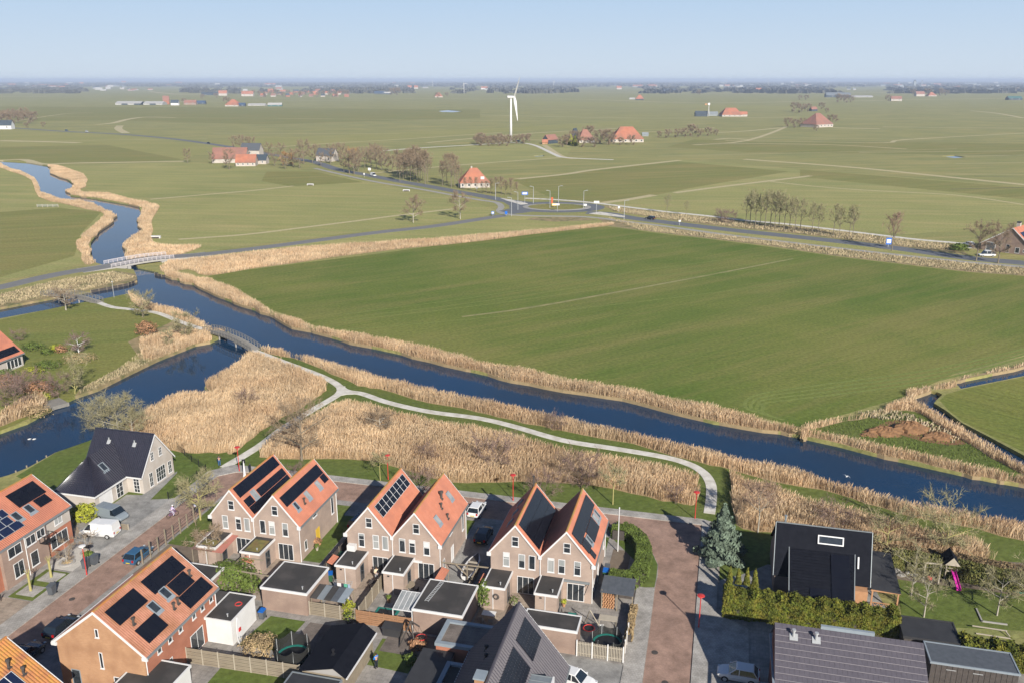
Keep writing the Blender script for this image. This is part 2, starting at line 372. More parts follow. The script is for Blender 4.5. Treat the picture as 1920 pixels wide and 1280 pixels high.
# dry ditch lines and tracks through the fields
for px, w in [
    ([(0, 301), (45, 300), (80, 308), (150, 306), (345, 303)], 5.5), ([(282, 374), (400, 364), (480, 357), (550, 349)], 2.2),
    ([(335, 449), (460, 440), (560, 428), (680, 413), (740, 405), (850, 392)], 2.0), ([(700, 325), (760, 319), (884, 308), (1050, 296)], 2.5),
    ([(970, 336), (1060, 327), (1120, 318), (1275, 301)], 4.0), ([(1395, 299), (1560, 311), (1660, 320), (1765, 331), (1925, 347)], 5.0),
    ([(1128, 381), (1180, 374), (1226, 366)], 4), ([(1265, 362), (1340, 352), (1480, 335), (1520, 330)], 3),
    ([(800, 268), (1000, 250), (1180, 240)], 4), ([(480, 279), (620, 269), (760, 261), (940, 249)], 3),
    ([(900, 216), (1200, 222), (1500, 220)], 5), ([(620, 184), (900, 186), (1100, 187), (1300, 193), (1560, 190), (1920, 184)], 14),
    ([(0, 181), (90, 181)], 30), ([(280, 172), (330, 177), (420, 179)], 18), ([(1300, 272), (1400, 264), (1470, 240), (1466, 238)], 4),
    ([(1345, 249), (1400, 246), (1465, 240)], 5), ([(1655, 238), (1780, 240), (1920, 241)], 4), ([(1360, 264), (1500, 266), (1660, 268), (1700, 262), (1920, 250)], 3.5),
    ([(1360, 269), (1560, 272), (1700, 280)], 3.5), ([(1820, 208), (1870, 213), (1920, 222)], 6),
    ([(1020, 272), (1050, 292), (1075, 298)], 4), ([(1560, 240), (1650, 242)], 8), ([(0, 264), (80, 266), (150, 268)], 8),
    ([(1440, 340), (1530, 350), (1640, 358), (1790, 366), (1920, 384)], 1.8), ([(980, 262), (1150, 268)], 2.5), ([(1340, 240), (1270, 246), (1190, 248)], 4),
    ([(0, 232), (120, 214), (175, 212)], 3), ([(250, 202), (420, 197), (600, 196)], 5), ([(1000, 172), (1400, 176), (1800, 172)], 25), ([(200, 192), (700, 188)], 10),
]: line("dry_grass_line", m_strip, px, w * 1.25)
for px, w in [([(180, 234), (212, 231), (240, 224), (275, 220), (330, 221)], 9), ([(225, 236), (222, 242), (236, 250)], 9), ([(1340, 262), (1370, 260), (1400, 262)], 7)]:
    line("dry_grass_patch", m_strip, px, w)
m_ditch = mk("ditch_line", (0.10, 0.11, 0.05), (0.16, 0.15, 0.07), .1, world=True)
for k in range(34):
    x = _rj.uniform(-100, 2000); y = 150 + 190 * _rj.random() ** .8 + 22; p = G(x, y); L_ = _rj.uniform(.15, .5) * p[1]; a = R_(_rj.uniform(-16, 18))
    if x < 700 and y > 300: continue
    reg("meadow_ditch", m_ditch if k % 3 else m_strip, 0, strip([p, (p[0] + math.cos(a) * L_ * .5, p[1] + math.sin(a) * L_ * .5 + _rj.uniform(-8, 8)), (p[0] + math.cos(a) * L_, p[1] + math.sin(a) * L_)], _rj.uniform(1.4, 3.0), 2))
# the large green field
NB_W = [(297, 514), (312, 517), (332, 526), (362, 535), (400, 554), (440, 570), (475, 582), (525, 600), (588, 624), (652, 644), (742, 663), (833, 686), (893, 700), (960, 715), (1056, 734), (1165, 751), (1244, 771), (1337, 795), (1462, 814), (1501, 822)]
FLD = [(392, 518), (460, 507), (700, 477), (900, 450), (1138, 425), (1250, 440), (1325, 448), (1440, 463), (1565, 481), (1690, 496), (1815, 511), (1925, 518), (1925, 660), (1790, 700), (1690, 745), (1500, 800), (1400, 775), (1165, 735), (900, 690), (650, 632), (480, 570), (400, 535)]
reg("field", m_field, 0, PX(*FLD), label="large green field")
m_fline = mk("field_line", (0.34, 0.30, 0.13), (0.22, 0.22, 0.08), .3, world=True)
line("dry_grass_line", m_fline, [(866, 594), (1000, 576), (1200, 540), (1350, 512), (1488, 485)], 1.1)
for k in range(4):      # tractor turns at the near right corner
    s = k * 9.0
    line("tractor_track", m_track, [(1925, 652 + s * 0.6), (1760, 690 + s * .8), (1560, 718 + s * 0.8), (1440, 735 + s * 0.7), (1402 + s * 1.1, 748 + s * 0.5), (1400 + s * 1.2, 765 + s * .3), (1432 + s * 1.4, 776 + s * .4)], 0.7)
for off in (0, 14, 24, 58):
    line("tractor_track", m_track, [(640, 590 + off * .5), (900, 556 + off * .7), (1200, 508 + off), (1500, 470 + off)], 0.5)
# verges of the main road
reg("verge", m_meadB, 0, PX((700, 440), (905, 412), (960, 402), (1120, 408), (1140, 420), (480, 500), (330, 500), (420, 474)))
reg("dry_verge", m_straw, 0, PX((1120, 409), (1250, 428), (1400, 446), (1540, 463), (1690, 480), (1815, 493), (1925, 503), (1925, 518), (1815, 510), (1690, 495), (1565, 480), (1440, 461), (1325, 447), (1250, 438), (1140, 424)))
reg("verge", m_meadB, 0, PX((1120, 400), (1300, 420), (1500, 440), (1700, 466), (1925, 492), (1925, 499), (1815, 490), (1690, 476), (1540, 460), (1350, 437), (1120, 406)))
reg("dry_verge", m_straw, 0, PX((1130, 385), (1240, 398), (1330, 408), (1400, 418), (1480, 424), (1600, 437), (1700, 450), (1790, 458), (1815, 478), (1690, 463), (1565, 447), (1480, 437), (1375, 427), (1250, 412), (1150, 396)))
reg("dry_verge", m_straw, 0, PX((1000, 408), (1090, 407), (1120, 413), (1040, 416), (985, 412)))
# reed ditch between village road and the green field
reg("dry_verge", m_straw, 0, PX((0, 552), (100, 527), (215, 508), (262, 515), (257, 526), (170, 545), (105, 557), (0, 577)))
reg("reed_ditch", m_reedg, 0, PX((318, 490), (400, 482), (480, 473), (600, 462), (760, 452), (900, 442), (1040, 430), (1134, 420), (1138, 424), (900, 452), (700, 474), (480, 503), (388, 517), (355, 505), (320, 512), (296, 505)), dict(h=1.0, d=14, w=0.14))
# village side roads / main road
reg("asphalt_road", m_asph, 0.03, strip(PX((-60, 549), (0, 539), (100, 516), (208, 498), (322, 484), (480, 466), (700, 437), (809, 425), (908, 410), (945, 404)), 6.0, 4), label="village road")
reg("asphalt_road", m_asphd, 0.03, strip(PX((-80, 232), (35, 241), (125, 247), (225, 252), (325, 261), (425, 275), (520, 292), (588, 304), (632, 318), (686, 328), (752, 341), (800, 349), (853, 359), (905, 368), (950, 377), (985, 383)), 8.0, 4), label="main road")
reg("asphalt_road", m_asphd, 0.03, strip(PX((1100, 399), (1140, 401), (1178, 408), (1240, 416), (1375, 432), (1480, 443), (1565, 452), (1690, 467), (1815, 484), (1925, 494), (2100, 512)), 8.0, 4), label="main road")
reg("cycle_path", m_cycle, 0.05, strip(PX((590, 316), (664, 333), (708, 342), (787, 355), (853, 367), (897, 375), (930, 380), (940, 388), (936, 396), (950, 402), (1000, 405), (1100, 407), (1175, 416), (1250, 425), (1350, 439), (1440, 450), (1540, 462), (1690, 479), (1815, 492), (1920, 501), (2050, 515)), 3.0, 4))
reg("farm_track", m_shell, 0.05, strip(PX((985, 372), (1060, 376), (1125, 382), (1237, 396), (1325, 405), (1400, 414), (1480, 421), (1590, 434), (1715, 449), (1802, 457), (1822, 466)), 3.0, 4))
reg("farm_track", m_shell, 0.05, strip(PX((720, 283), (800, 277), (890, 272), (960, 268), (1000, 272), (1040, 290), (1062, 296), (1150, 300)), 4.0, 4))
# roundabout
RC = G(1044, 388.5)
def circ(c, r, n=36, sx=1.0): return [(c[0] + sx * r * math.cos(2 * math.pi * i / n), c[1] + r * math.sin(2 * math.pi * i / n)) for i in range(n)]
reg("roundabout_road", m_asphd, 0.03, circ(RC, 17.5, sx=1.28))
reg("asphalt_road", m_asphd, 0.03, PX((930, 371), (1000, 380), (1010, 396), (960, 402), (935, 396), (962, 390)))
reg("traffic_island", m_cycle, 0.15, circ(RC, 11.3, sx=1.42))
reg("roundabout_lawn", m_meadC, 0.2, circ(RC, 9.6, sx=1.4))
reg("traffic_island", m_shell, 0.15, PX((938, 372), (975, 378), (990, 383), (975, 384), (950, 377)))
reg("traffic_island", m_shell, 0.15, PX((1105, 401), (1125, 398), (1172, 406), (1170, 408)))
# island lawn with the orange-roofed house
reg("island_lawn", m_isl, 0, PX((-150, 630), (0, 600), (82, 582), (150, 568), (195, 560), (237, 552), (300, 566), (400, 612), (394, 640), (295, 673), (233, 703), (183, 728), (141, 742), (87, 770), (0, 807), (-150, 870)))
reg("dry_bank", m_straw, 0, PX((240, 640), (330, 600), (400, 630), (394, 640), (366, 645), (295, 673), (233, 703), (183, 728), (141, 742), (150, 728), (225, 688), (262, 672)))
# land between the canal and the village, painted green before its reeds
reg("grass_bank", m_lawn, 0, PX((30, 892), (104, 848), (163, 825), (240, 790), (394, 735), (447, 673), (480, 655), (549, 664), (652, 690), (960, 765), (1181, 815), (1494, 885), (1745, 955), (1990, 1005), (2100, 1200), (1320, 1010), (1240, 974), (867, 932), (620, 906), (430, 895), (250, 950), (60, 905)))
# water
RIV = [(-60, 288), (0, 301), (50, 304), (92, 311), (95, 325), (125, 336), (140, 347), (131, 355), (132, 366), (175, 371), (260, 386), (265, 400), (260, 420), (267, 432), (250, 445), (236, 455), (235, 475), (240, 483), (258, 500), (297, 508), (297, 514)]
SB = [(489, 649, 0), (495, 652, 1.2), (549, 659, 1.5), (591, 667, 1.5), (652, 684, 1.5), (727, 705, 1.5), (803, 723, 1.5), (863, 736, 1.5), (960, 756, 1.5), (1047, 776, 1.5), (1069, 780, 1.5), (1181, 805, 1.5), (1306, 833, 1.5), (1400, 855, 1.5), (1494, 873, 1.5), (1560, 899, 1.5), (1647, 919, 1.5), (1703, 936, 1.5), (1745, 941, 1.5), (1830, 956, 1.5), (1920, 974, 1.5), (2040, 1000, 1.5)]
NB = [(x, y, -0.6) for x, y in NB_W[1:]] + [(1577, 839, -0.6), (1633, 854, -0.6), (1717, 873, -0.6), (1802, 892, -0.6), (1858, 904, -0.6), (1920, 914, -0.6), (2060, 940, -0.6)]
WATER = PX(*RIV) + PX(*NB) + PX(*SB[::-1]) + PX((447, 640), (430, 622), (400, 612, 1.2), (374, 594, 1.2), (335, 577, 1.2), (281, 562, 1.0), (238, 551), (195, 560), (150, 568), (82, 582), (0, 597), (-150, 628), (-150, 610), (0, 577), (105, 557), (170, 545), (257, 526), (257, 520), (250, 505), (215, 503), (177, 492), (170, 477), (170, 455), (185, 435), (210, 415), (214, 402), (190, 392), (160, 379), (112, 374), (87, 364), (77, 360), (62, 335), (25, 317), (0, 308), (-60, 300))
reg("canal_water", m_water, -0.6, WATER, label="wide canal bending past the village")
ARM = PX((430, 622), (447, 640), (489, 649), (478, 656), (464, 661), (447, 673, 1.2), (420, 690, 1.4), (394, 702, 1.4), (382, 712, 1.4), (402, 720, 1.4), (394, 730, 1.4), (337, 732, 1.4), (281, 755, 1.4), (262, 775, 1.2), (230, 800), (163, 827), (105, 847), (50, 877), (15, 890), (-20, 900), (-150, 960), (-150, 870), (0, 807), (51, 789), (87, 770), (110, 756), (141, 742), (183, 728), (233, 703), (295, 673), (366, 645), (394, 640), (410, 632))
reg("canal_water", m_water, -0.6, ARM, label="side arm of the canal")
DIT = PX((1788, 714), (1850, 702), (1930, 682), (1990, 668), (1990, 690), (1925, 703), (1850, 718), (1802, 728))
reg("ditch_water", m_water, -0.6, DIT)
reg("ditch_water", m_water, -0.6, PX((1698, 735, -.6), (1715, 731, -.6), (1740, 730), (1757, 734), (1767, 739), (1757, 748), (1751, 755), (1774, 769), (1802, 791), (1858, 820), (1920, 853), (2010, 900), (2010, 925), (1920, 880), (1858, 842), (1800, 806), (1746, 770), (1717, 752)))
reg("pond_water", m_water, -0.3, PX((822, 208), (840, 206.5), (868, 209), (850, 211), (828, 210.5)))
reg("pond_water", m_water, -0.3, PX((1765, 293), (1790, 292), (1812, 295), (1790, 297)))
reg("pond_water", m_water, -0.3, PX((1000, 292), (1018, 291), (1022, 293), (1004, 294)))
# field right of the ditch and triangle of rough grass
reg("field", m_fieldR, 0, PX((1990, 690), (1925, 705), (1850, 720), (1802, 730), (1775, 738), (1762, 750), (1778, 768), (1806, 790), (1862, 818), (1925, 850), (2010, 895), (2300, 1000), (2300, 640)))
reg("rough_grass", m_lawn, 0, PX((1503, 810), (1540, 788), (1600, 778), (1650, 778), (1700, 752), (1745, 772), (1800, 808), (1858, 846), (1925, 888), (1990, 930), (1925, 905, -.8), (1858, 896, -.8), (1717, 865, -.8), (1577, 832, -.8), (1505, 816, -.6)))
reg("earth_patch", m_mound, 0, PX((1640, 800), (1665, 788), (1700, 786), (1735, 790), (1760, 800), (1795, 815), (1812, 832), (1780, 834), (1735, 828), (1690, 815)))
# ---- reed beds
reg("reed_bed", m_reedg, 0, PX(*[(x, y + (1 if x > 330 else 0), -0.6) for x, y in NB_W[1:]]) + PX((1505, 812, 1.0), (1494, 800, 1.0), (1431, 786, 1.0), (1337, 759, 1.0), (1244, 743, 1.0), (1165, 725, 1.0), (1056, 708, 1.0), (975, 689, 1.0), (900, 677, 1.0), (833, 658, 1.0), (742, 638, 1.0), (652, 622, 1.0), (591, 613, 1.0), (531, 598, 1.0), (480, 566, 1.0), (400, 528, 0.9), (362, 518, 0.9), (332, 513, 0.9)), dict(h=1.6, d=75, w=0.06), label="band of tall dry reeds along the far bank of the canal below the green field")
reg("reed_bed", m_reedg, 0, PX((1501, 822, -.6), (1577, 839, -.6), (1633, 854, -.6), (1717, 873, -.6), (1802, 892, -.6), (1858, 904, -.6), (1920, 914, -.6), (2010, 935, -.6)) + PX((2010, 915, 0.8), (1920, 893, 0.8), (1830, 876, 0.8), (1720, 848, 0.9), (1640, 832, 0.9), (1577, 818, 0.9), (1515, 805, 0.9)), dict(h=1.5, d=85, w=0.06), label="dry reeds on the far canal bank below the earth mound")
reg("reed_bed", m_reedg, 0, PX(*SB[1:]) + PX((2040, 1040), (1920, 1014), (1797, 985), (1710, 968), (1622, 942), (1541, 918), (1447, 901), (1369, 880), (1306, 864), (1181, 832), (1056, 807), (1031, 803), (960, 787), (894, 772), (803, 754), (712, 730), (670, 721), (622, 700), (561, 674), (500, 657)), dict(h=1.6, d=75, w=0.06), label="strip of dry reeds between the near canal bank and the grass beside the path")
reg("reed_bed", m_reedg, 0, PX((447, 674, 1.2), (420, 692, 1.4), (394, 704, 1.4), (382, 713, 1.4), (402, 721, 1.4), (394, 731, 1.4), (337, 733, 1.4), (281, 756, 1.4), (262, 776, 1.2), (225, 806), (255, 828), (323, 846), (380, 848), (422, 849), (434, 851), (452, 838), (490, 809), (531, 781), (591, 747), (611, 732), (603, 716), (561, 698), (501, 676), (470, 668)), dict(h=1.7, d=70, w=0.06), label="wide bed of tall dry reeds behind the white house, left of the forked path")
reg("reed_bed", m_reedg, 0, PX((488, 858), (492, 845), (525, 818), (561, 793, .8), (610, 762, 1.2), (643, 748, 1.4), (682, 750, 1.5), (727, 764, 1.5), (803, 781, 1.5), (894, 793, 1.5), (960, 808, 1.5), (1056, 835, 1.5), (1150, 850, 1.5), (1244, 867, 1.5), (1297, 885, 1.3), (1308, 905), (1307, 942), (1290, 945), (1244, 937), (1150, 917), (1056, 904), (931, 903), (848, 902), (780, 888), (712, 866), (652, 861), (531, 860)), dict(h=1.65, d=80, w=0.056), label="wide bed of tall dry reeds above the double houses, right of the forked path")
reg("reed_bed", m_reedg, 0, PX((1372, 888), (1389, 885, 1.5), (1477, 912, 1.8), (1535, 931, 1.8), (1564, 936, 1.8), (1652, 958, 1.8), (1739, 982, 1.7), (1826, 1002, 1.6), (1860, 1030, 1.4), (1862, 1050), (1780, 1050), (1700, 1030), (1600, 1010), (1500, 1000), (1420, 998), (1385, 985), (1372, 940)), dict(h=1.7, d=80, w=0.056), label="bed of tall dry reeds behind the black house")
reg("reed_bed", m_reedg, 0, PX((236, 552), (281, 565, 1.2), (335, 579, 1.2), (374, 598, 1.2), (402, 616, 1.2), (428, 625), (385, 622), (360, 612), (322, 598), (285, 584), (255, 572)), dict(h=1.5, d=45, w=0.09), label="dry reeds on the point of the island between the two footbridges")
reg("reed_bed", m_reedg, 0, PX((262, 640, 0), (300, 632), (345, 625), (385, 628), (396, 638), (366, 645), (295, 671), (270, 668)), dict(h=1.6, d=45, w=0.09), label="dry reeds at the water's edge under the island's bare shrubs")
reg("reed_bed", m_reedg, 0, PX((-30, 812), (0, 800), (51, 780), (80, 768), (84, 756), (60, 748), (40, 760), (0, 785), (-30, 795)), dict(h=1.9, d=30, w=0.12), label="pale reeds on the bank left of the jetty")
reg("reed_bed", m_reedg, 0, PX((484, 650), (492, 657), (500, 660), (530, 664), (560, 666, .8), (520, 652, .8), (497, 647, .8)), dict(h=1.1, d=8, w=0.18), label="low dry reeds beside the footbridge's near end")
reg("reed_bed", m_reedg, 0, PX((92, 312), (103, 311), (160, 328), (163, 345), (150, 360), (200, 364), (270, 380), (294, 390), (286, 420), (284, 455), (320, 462), (380, 463), (315, 484), (260, 492), (236, 480), (236, 455), (250, 445), (267, 432), (260, 420), (265, 400), (260, 386), (175, 371), (132, 366), (131, 355), (140, 347), (125, 336), (95, 325)), dict(h=1.1, d=12, w=0.16), label="pale reeds along the right bank of the river above the road bridge")
reg("reed_bed", m_reedg, 0, PX((-30, 302), (0, 308), (25, 317), (62, 335), (77, 360), (87, 364), (112, 374), (160, 379), (190, 392), (214, 402), (210, 415), (185, 435), (170, 455), (170, 477), (177, 492), (158, 495), (146, 468), (148, 455), (160, 436), (190, 408), (186, 398), (110, 381), (72, 370), (58, 338), (20, 321), (-30, 308)), dict(h=1.1, d=12, w=0.16), label="pale reeds along the left bank of the river above the road bridge")
reg("reed_bed", m_reedg, 0, PX((1503, 808), (1500, 800, 1), (1540, 783, 1.2), (1640, 767, 1.5), (1680, 742, 1.6), (1740, 722, 1.4), (1786, 712, 1), (1792, 727), (1745, 731), (1720, 733), (1700, 738), (1712, 752), (1746, 773), (1800, 806), (1858, 843), (1920, 880), (1980, 912), (1925, 892), (1858, 856), (1790, 815), (1740, 785), (1700, 768), (1640, 780), (1560, 795)), dict(h=1.3, d=40, w=0.09), label="reeds curving round the small ditch pond at the field corner")
reg("reed_bed", m_reedg, 0, PX((1800, 712, 0), (1850, 702), (1925, 684), (1990, 669), (1990, 664), (1925, 677, .3), (1850, 695, .3), (1795, 707, .3)), dict(h=0.7, d=6, w=0.2), label="low straw grass on the far edge of the straight ditch")
# paths
PTH = [(186, 568), (211, 576), (253, 581), (295, 587), (332, 601), (366, 613), (391, 619)]
reg("shell_path", m_shell, 0.05, strip(PX(*PTH), 1.6, 5), label="path over the island")
reg("shell_path", m_shell, 0.05, strip(PX((476, 657), (500, 666), (531, 678), (591, 700), (625, 716), (648, 732), (680, 738), (727, 754), (803, 771), (894, 783), (960, 798), (1056, 825), (1150, 840), (1244, 856), (1290, 869), (1318, 885), (1332, 905), (1334, 930), (1330, 962)), 1.55, 5), label="curved shell path")
reg("shell_path", m_shell, 0.05, strip(PX((640, 724), (634, 739), (591, 765), (531, 802), (486, 836), (420, 876)), 1.55, 5), label="shell path fork")
reg("shell_path", m_shell, 0.05, PX((628, 716), (650, 730), (672, 738), (650, 739), (634, 742)))
# ---- village
reg("village_ground", m_patioG, 0, FP((-110, 50), (46, 50), (46, 84), (30, 84), (20, 92), (2, 102), (-5, 105.5), (-60, 105.5), (-74, 96), (-88, 88), (-110, 80)))
reg("garden_soil", m_soil, 0, FP((-66.5, 74), (-58.5, 74), (-58.5, 100.2), (-66.5, 100.2)))
reg("garden_lawn", m_lawn, 0, FP((-66.8, 84.5), (-60.3, 84.5), (-60.3, 97), (-66.8, 97)))
reg("front_garden", m_lawn, 0, FP((-60, 95.2), (-48, 95.2), (-48, 99.6), (-60, 99.6)))
reg("front_garden", m_lawn, 0, FP((-41, 95.2), (-30, 95.2), (-30, 99.8), (-41, 99.8)))
reg("front_garden", m_lawn, 0, FP((-23.6, 95.2), (-11.8, 95.2), (-11.8, 99.8), (-23.6, 99.8)))
reg("side_garden", m_lawn, 0, FP((-48, 85), (-45.6, 85), (-45.6, 97), (-48, 97)))
reg("street", m_road, 0.0, FP((-71.5, 50), (-66.9, 50), (-67.3, 98), (-66, 100.6), (-64, 101.0), (-7.6, 100.8), (-6.4, 99.5)) + PX((1196, 1006), (1214, 1022), (1226, 1040), (1234, 1058), (1233, 1080), (1228, 1101)) + FP((-4.9, 85), (-4.5, 50), (-0.1, 50), (-0.2, 106), (-5.6, 106), (-66, 106.3), (-69.5, 105.4), (-71.5, 103.5)), label="red brick street")
reg("pavement", m_walk, 0.1, FP((-73.8, 50), (-71.5, 50), (-71.5, 103.5), (-69.5, 105.4), (-66, 106.3), (-5.6, 106), (-0.2, 106), (-0.2, 107.6), (-5.6, 107.6), (-66, 107.9), (-71.2, 107.6), (-73.9, 104.5)), label="grey pavement along the street")
reg("pavement", m_walk, 0.1, FP((-0.1, 50), (5.5, 50), (5.5, 84), (2.1, 86), (2.1, 99), (1.6, 107), (-0.2, 107.6)), label="grey pavement right of the street")
reg("pavement", m_walk, 0.1, FP((-6.9, 50), (-4.6, 50), (-4.95, 85), (-5.0, 89.2), (-7.1, 89.2)), label="grey paving left of the street")
reg("driveway", m_drive, 0.04, FP((-82.5, 86.6), (-73.8, 86.6), (-73.8, 96.3), (-77, 97), (-77.3, 104), (-78.4, 104), (-78.6, 95.4), (-80.8, 95), (-80.8, 88.6)))
reg("driveway", m_drive, 0.04, FP((-79.5, 80.9), (-73.8, 80.9), (-73.8, 86.2), (-79.5, 86.2)))
reg("driveway", m_drive, 0.03, FP((-29.6, 84.8), (-23.8, 84.8), (-23.8, 100.8), (-29.6, 100.8)))
reg("driveway", m_drive, 0.03, FP((-45.6, 90), (-41.8, 90), (-41.8, 100.8), (-45.6, 100.8)))
reg("driveway", m_drive, 0.03, FP((-11.4, 66), (-6.9, 66), (-6.9, 74.7), (-16, 74.7), (-16, 66)))
reg("white_gravel", m_gravel, 0.03, FP((-77.4, 76.0), (-73.9, 76.0), (-73.9, 80.7), (-77.4, 80.7)))
reg("front_lawn", m_lawn, 0.03, FP((-77.3, 69.6), (-73.9, 69.6), (-73.9, 75.6), (-77.3, 75.6)))
reg("terrace", m_patio, 0.03, FP((-78.3, 50), (-73.9, 50), (-73.9, 69.4), (-78.3, 69.4)))
reg("terrace", m_patio, 0.03, FP((-41.3, 75), (-36.2, 75), (-36.2, 84.5), (-41.3, 84.5)))
reg("terrace", m_patioG, 0.03, FP((-35.9, 75.4), (-29.9, 75.4), (-29.9, 84.5), (-35.9, 84.5)))
reg("terrace", m_patio, 0.03, FP((-23.8, 76), (-17.9, 76), (-17.9, 84.5), (-23.8, 84.5)))
reg("terrace", m_patio, 0.03, FP((-53.6, 76), (-48.2, 76), (-48.2, 84.5), (-53.6, 84.5)))
reg("lawn", m_lawn, 0, PX((335, 848), (425, 852), (402, 874), (327, 934), (282, 936), (332, 886)))
reg("lawn", m_lawn, 0, PX((50, 882), (107, 849), (162, 829), (190, 850), (160, 880), (107, 912), (75, 897)))
reg("garden_lawn", m_lawn, 0.02, FP((-46.8, 68.2), (-42.2, 68.2), (-41.8, 73.6), (-46.0, 73.6)))
reg("garden_lawn", m_lawn, 0.02, FP((-46.5, 58), (-38.4, 58), (-38.3, 66.2), (-46.5, 66.2)))
reg("garden_lawn", m_lawn, 0.02, PX((717, 1196), (794, 1206), (765, 1262), (688, 1245)))
reg("terrace", m_deckb, 0.02, FP((-41.6, 68.5), (-37.4, 68.5), (-37.4, 73.6), (-41.2, 73.6)))
reg("terrace", m_deckb, 0.02, FP((-32.0, 70.8), (-25.6, 70.8), (-25.6, 74.4), (-32.0, 74.4)))
reg("terrace", m_patioG, 0.02, FP((-18, 78), (-15.2, 78), (-15.2, 81), (-12, 81), (-12, 84.4), (-18, 84.4)))
reg("garden_soil", m_soil, 0.02, FP((-10.9, 90.2), (-8.6, 90.2), (-8.6, 97.0), (-10.9, 97.0)))
reg("hedge_verge", m_lawn, 0.02, PX((1137, 985), (1196, 1004), (1212, 1020), (1225, 1040), (1233, 1058), (1231, 1080), (1227, 1100), (1195, 1100), (1200, 1060), (1150, 1010)))
# right garden
reg("garden_soil", m_soil, 0.0, FP((19, 97.6), (46, 97.6), (46, 107), (26, 104.5), (19, 102)))
reg("garden_lawn", m_lawn, 0.02, PX((1681, 1085), (1740, 1094), (1815, 1102), (1925, 1118), (1990, 1130), (1990, 1190), (1925, 1182), (1792, 1176), (1690, 1152)))
reg("plot_paving", m_drive, 0.02, FP((2.3, 87.4), (21.0, 87.4), (20.6, 92), (19.6, 98), (8, 98), (5, 95), (2.3, 93)))
reg("rough_grass", m_lawn, 0.0, FP((2.3, 93), (5, 95), (8, 98), (18, 99), (18, 102), (6, 102.5), (2.2, 100)))

# ---- triangulate once, split per region
pts = []; edges = []; key = {}
def vid(p):
    k = (round(p[0], 3), round(p[1], 3))
    if k not in key: key[k] = len(pts); pts.append(Vector(k))
    return key[k]
for r in REG:
    ids = [vid(p) for p in r[3]]
    edges += [(ids[i - 1], ids[i]) for i in range(len(ids)) if ids[i - 1] != ids[i]]
v2, e2, f2, ov, oe, of = delaunay_2d_cdt(pts, edges, [], 0, 1e-3)
_c = np.array([[sum(v2[k].x for k in f) / len(f), sum(v2[k].y for k in f) / len(f)] for f in f2])
own = np.full(len(f2), -1)
for ri, r in enumerate(REG):
    q = np.array(r[3], float); x0, y0 = q[:, 0], q[:, 1]; x1, y1 = np.roll(x0, -1), np.roll(y0, -1)
    sel = np.where((_c[:, 0] >= x0.min()) & (_c[:, 0] <= x0.max()) & (_c[:, 1] >= y0.min()) & (_c[:, 1] <= y0.max()))[0]
    wn_ = np.zeros(len(sel), int); cx = _c[sel, 0]; cy = _c[sel, 1]
    for k in range(len(q)):
        side = (x1[k] - x0[k]) * (cy - y0[k]) - (cx - x0[k]) * (y1[k] - y0[k])
        wn_ += ((y0[k] <= cy) & (y1[k] > cy) & (side > 0)).astype(int) - ((y0[k] > cy) & (y1[k] <= cy) & (side < 0)).astype(int)
    own[sel[wn_ != 0]] = ri
own = own.tolist()
edge_owner = {}
for fi, f in enumerate(f2):
    for i in range(len(f)):
        edge_owner.setdefault(tuple(sorted((f[i], f[(i + 1) % len(f)]))), []).append(fi)
TRI = {}
for fi, f in enumerate(f2): TRI.setdefault(own[fi], []).append(fi)
for ri, r in enumerate(REG):
    fl = TRI.get(ri, [])
    if not fl: continue
    z = r[2]; vs = []; fs = []; vm = {}
    def vv(i, zz):
        if (i, zz) not in vm: vm[(i, zz)] = len(vs); vs.append((v2[i].x, v2[i].y, zz))
        return vm[(i, zz)]
    for fi in fl:
        f = f2[fi]; a, b_, c = (v2[k] for k in f[:3])
        up = (b_ - a).cross(c - a) > 0
        fs.append(tuple(vv(k, z) for k in (f if up else f[::-1])))
        for i in range(len(f)):
            e = (f[i], f[(i + 1) % len(f)]); ow = edge_owner[tuple(sorted(e))]
            for o_ in ow:
                if o_ != fi and own[o_] != ri and own[o_] >= 0:
                    zo = REG[own[o_]][2]
                    if zo < z - 1e-6: fs.append((vv(e[0], z), vv(e[0], zo - 0.4), vv(e[1], zo - 0.4), vv(e[1], z)))
    me = bpy.data.meshes.new(r[0]); me.from_pydata(vs, [], fs); me.materials.append(r[1]); me.update()
    tag(link(r[0], me), kind="structure")

# ------------------------------------------------------------------ reeds
m_reed = mk("dry_reed", (0.88, 0.715, 0.475), (0.76, 0.61, 0.40), 0.35, world=True, rough=0.8, spec=0.15, attr="tint", c3=(0.72, 0.55, 0.35), scale3=0.11)
def translucent(m, k):
    "thin blades let part of the light through"
    N = m.node_tree.nodes; L = m.node_tree.links; b = N["Principled BSDF"]; t = N.new("ShaderNodeBsdfTranslucent"); mx = N.new("ShaderNodeMixShader"); mx.inputs[0].default_value = k
    L.new(b.inputs["Base Color"].links[0].from_socket, t.inputs[0]); L.new(b.outputs[0], mx.inputs[1]); L.new(t.outputs[0], mx.inputs[2]); L.new(mx.outputs[0], N["Material Output"].inputs[0])
translucent(m_reed, 0.35)
_HT = RNG.random((256, 256))
def _vn(x, y, s):
    x = x * s; y = y * s; xi = np.floor(x).astype(int); yi = np.floor(y).astype(int); fx = x - xi; fy = y - yi; fx = fx * fx * (3 - 2 * fx); fy = fy * fy * (3 - 2 * fy)
    h = lambda a, b: _HT[a & 255, (b + (a >> 8) * 37) & 255]
    return (h(xi, yi) * (1 - fx) + h(xi + 1, yi) * fx) * (1 - fy) + (h(xi, yi + 1) * (1 - fx) + h(xi + 1, yi + 1) * fx) * fy
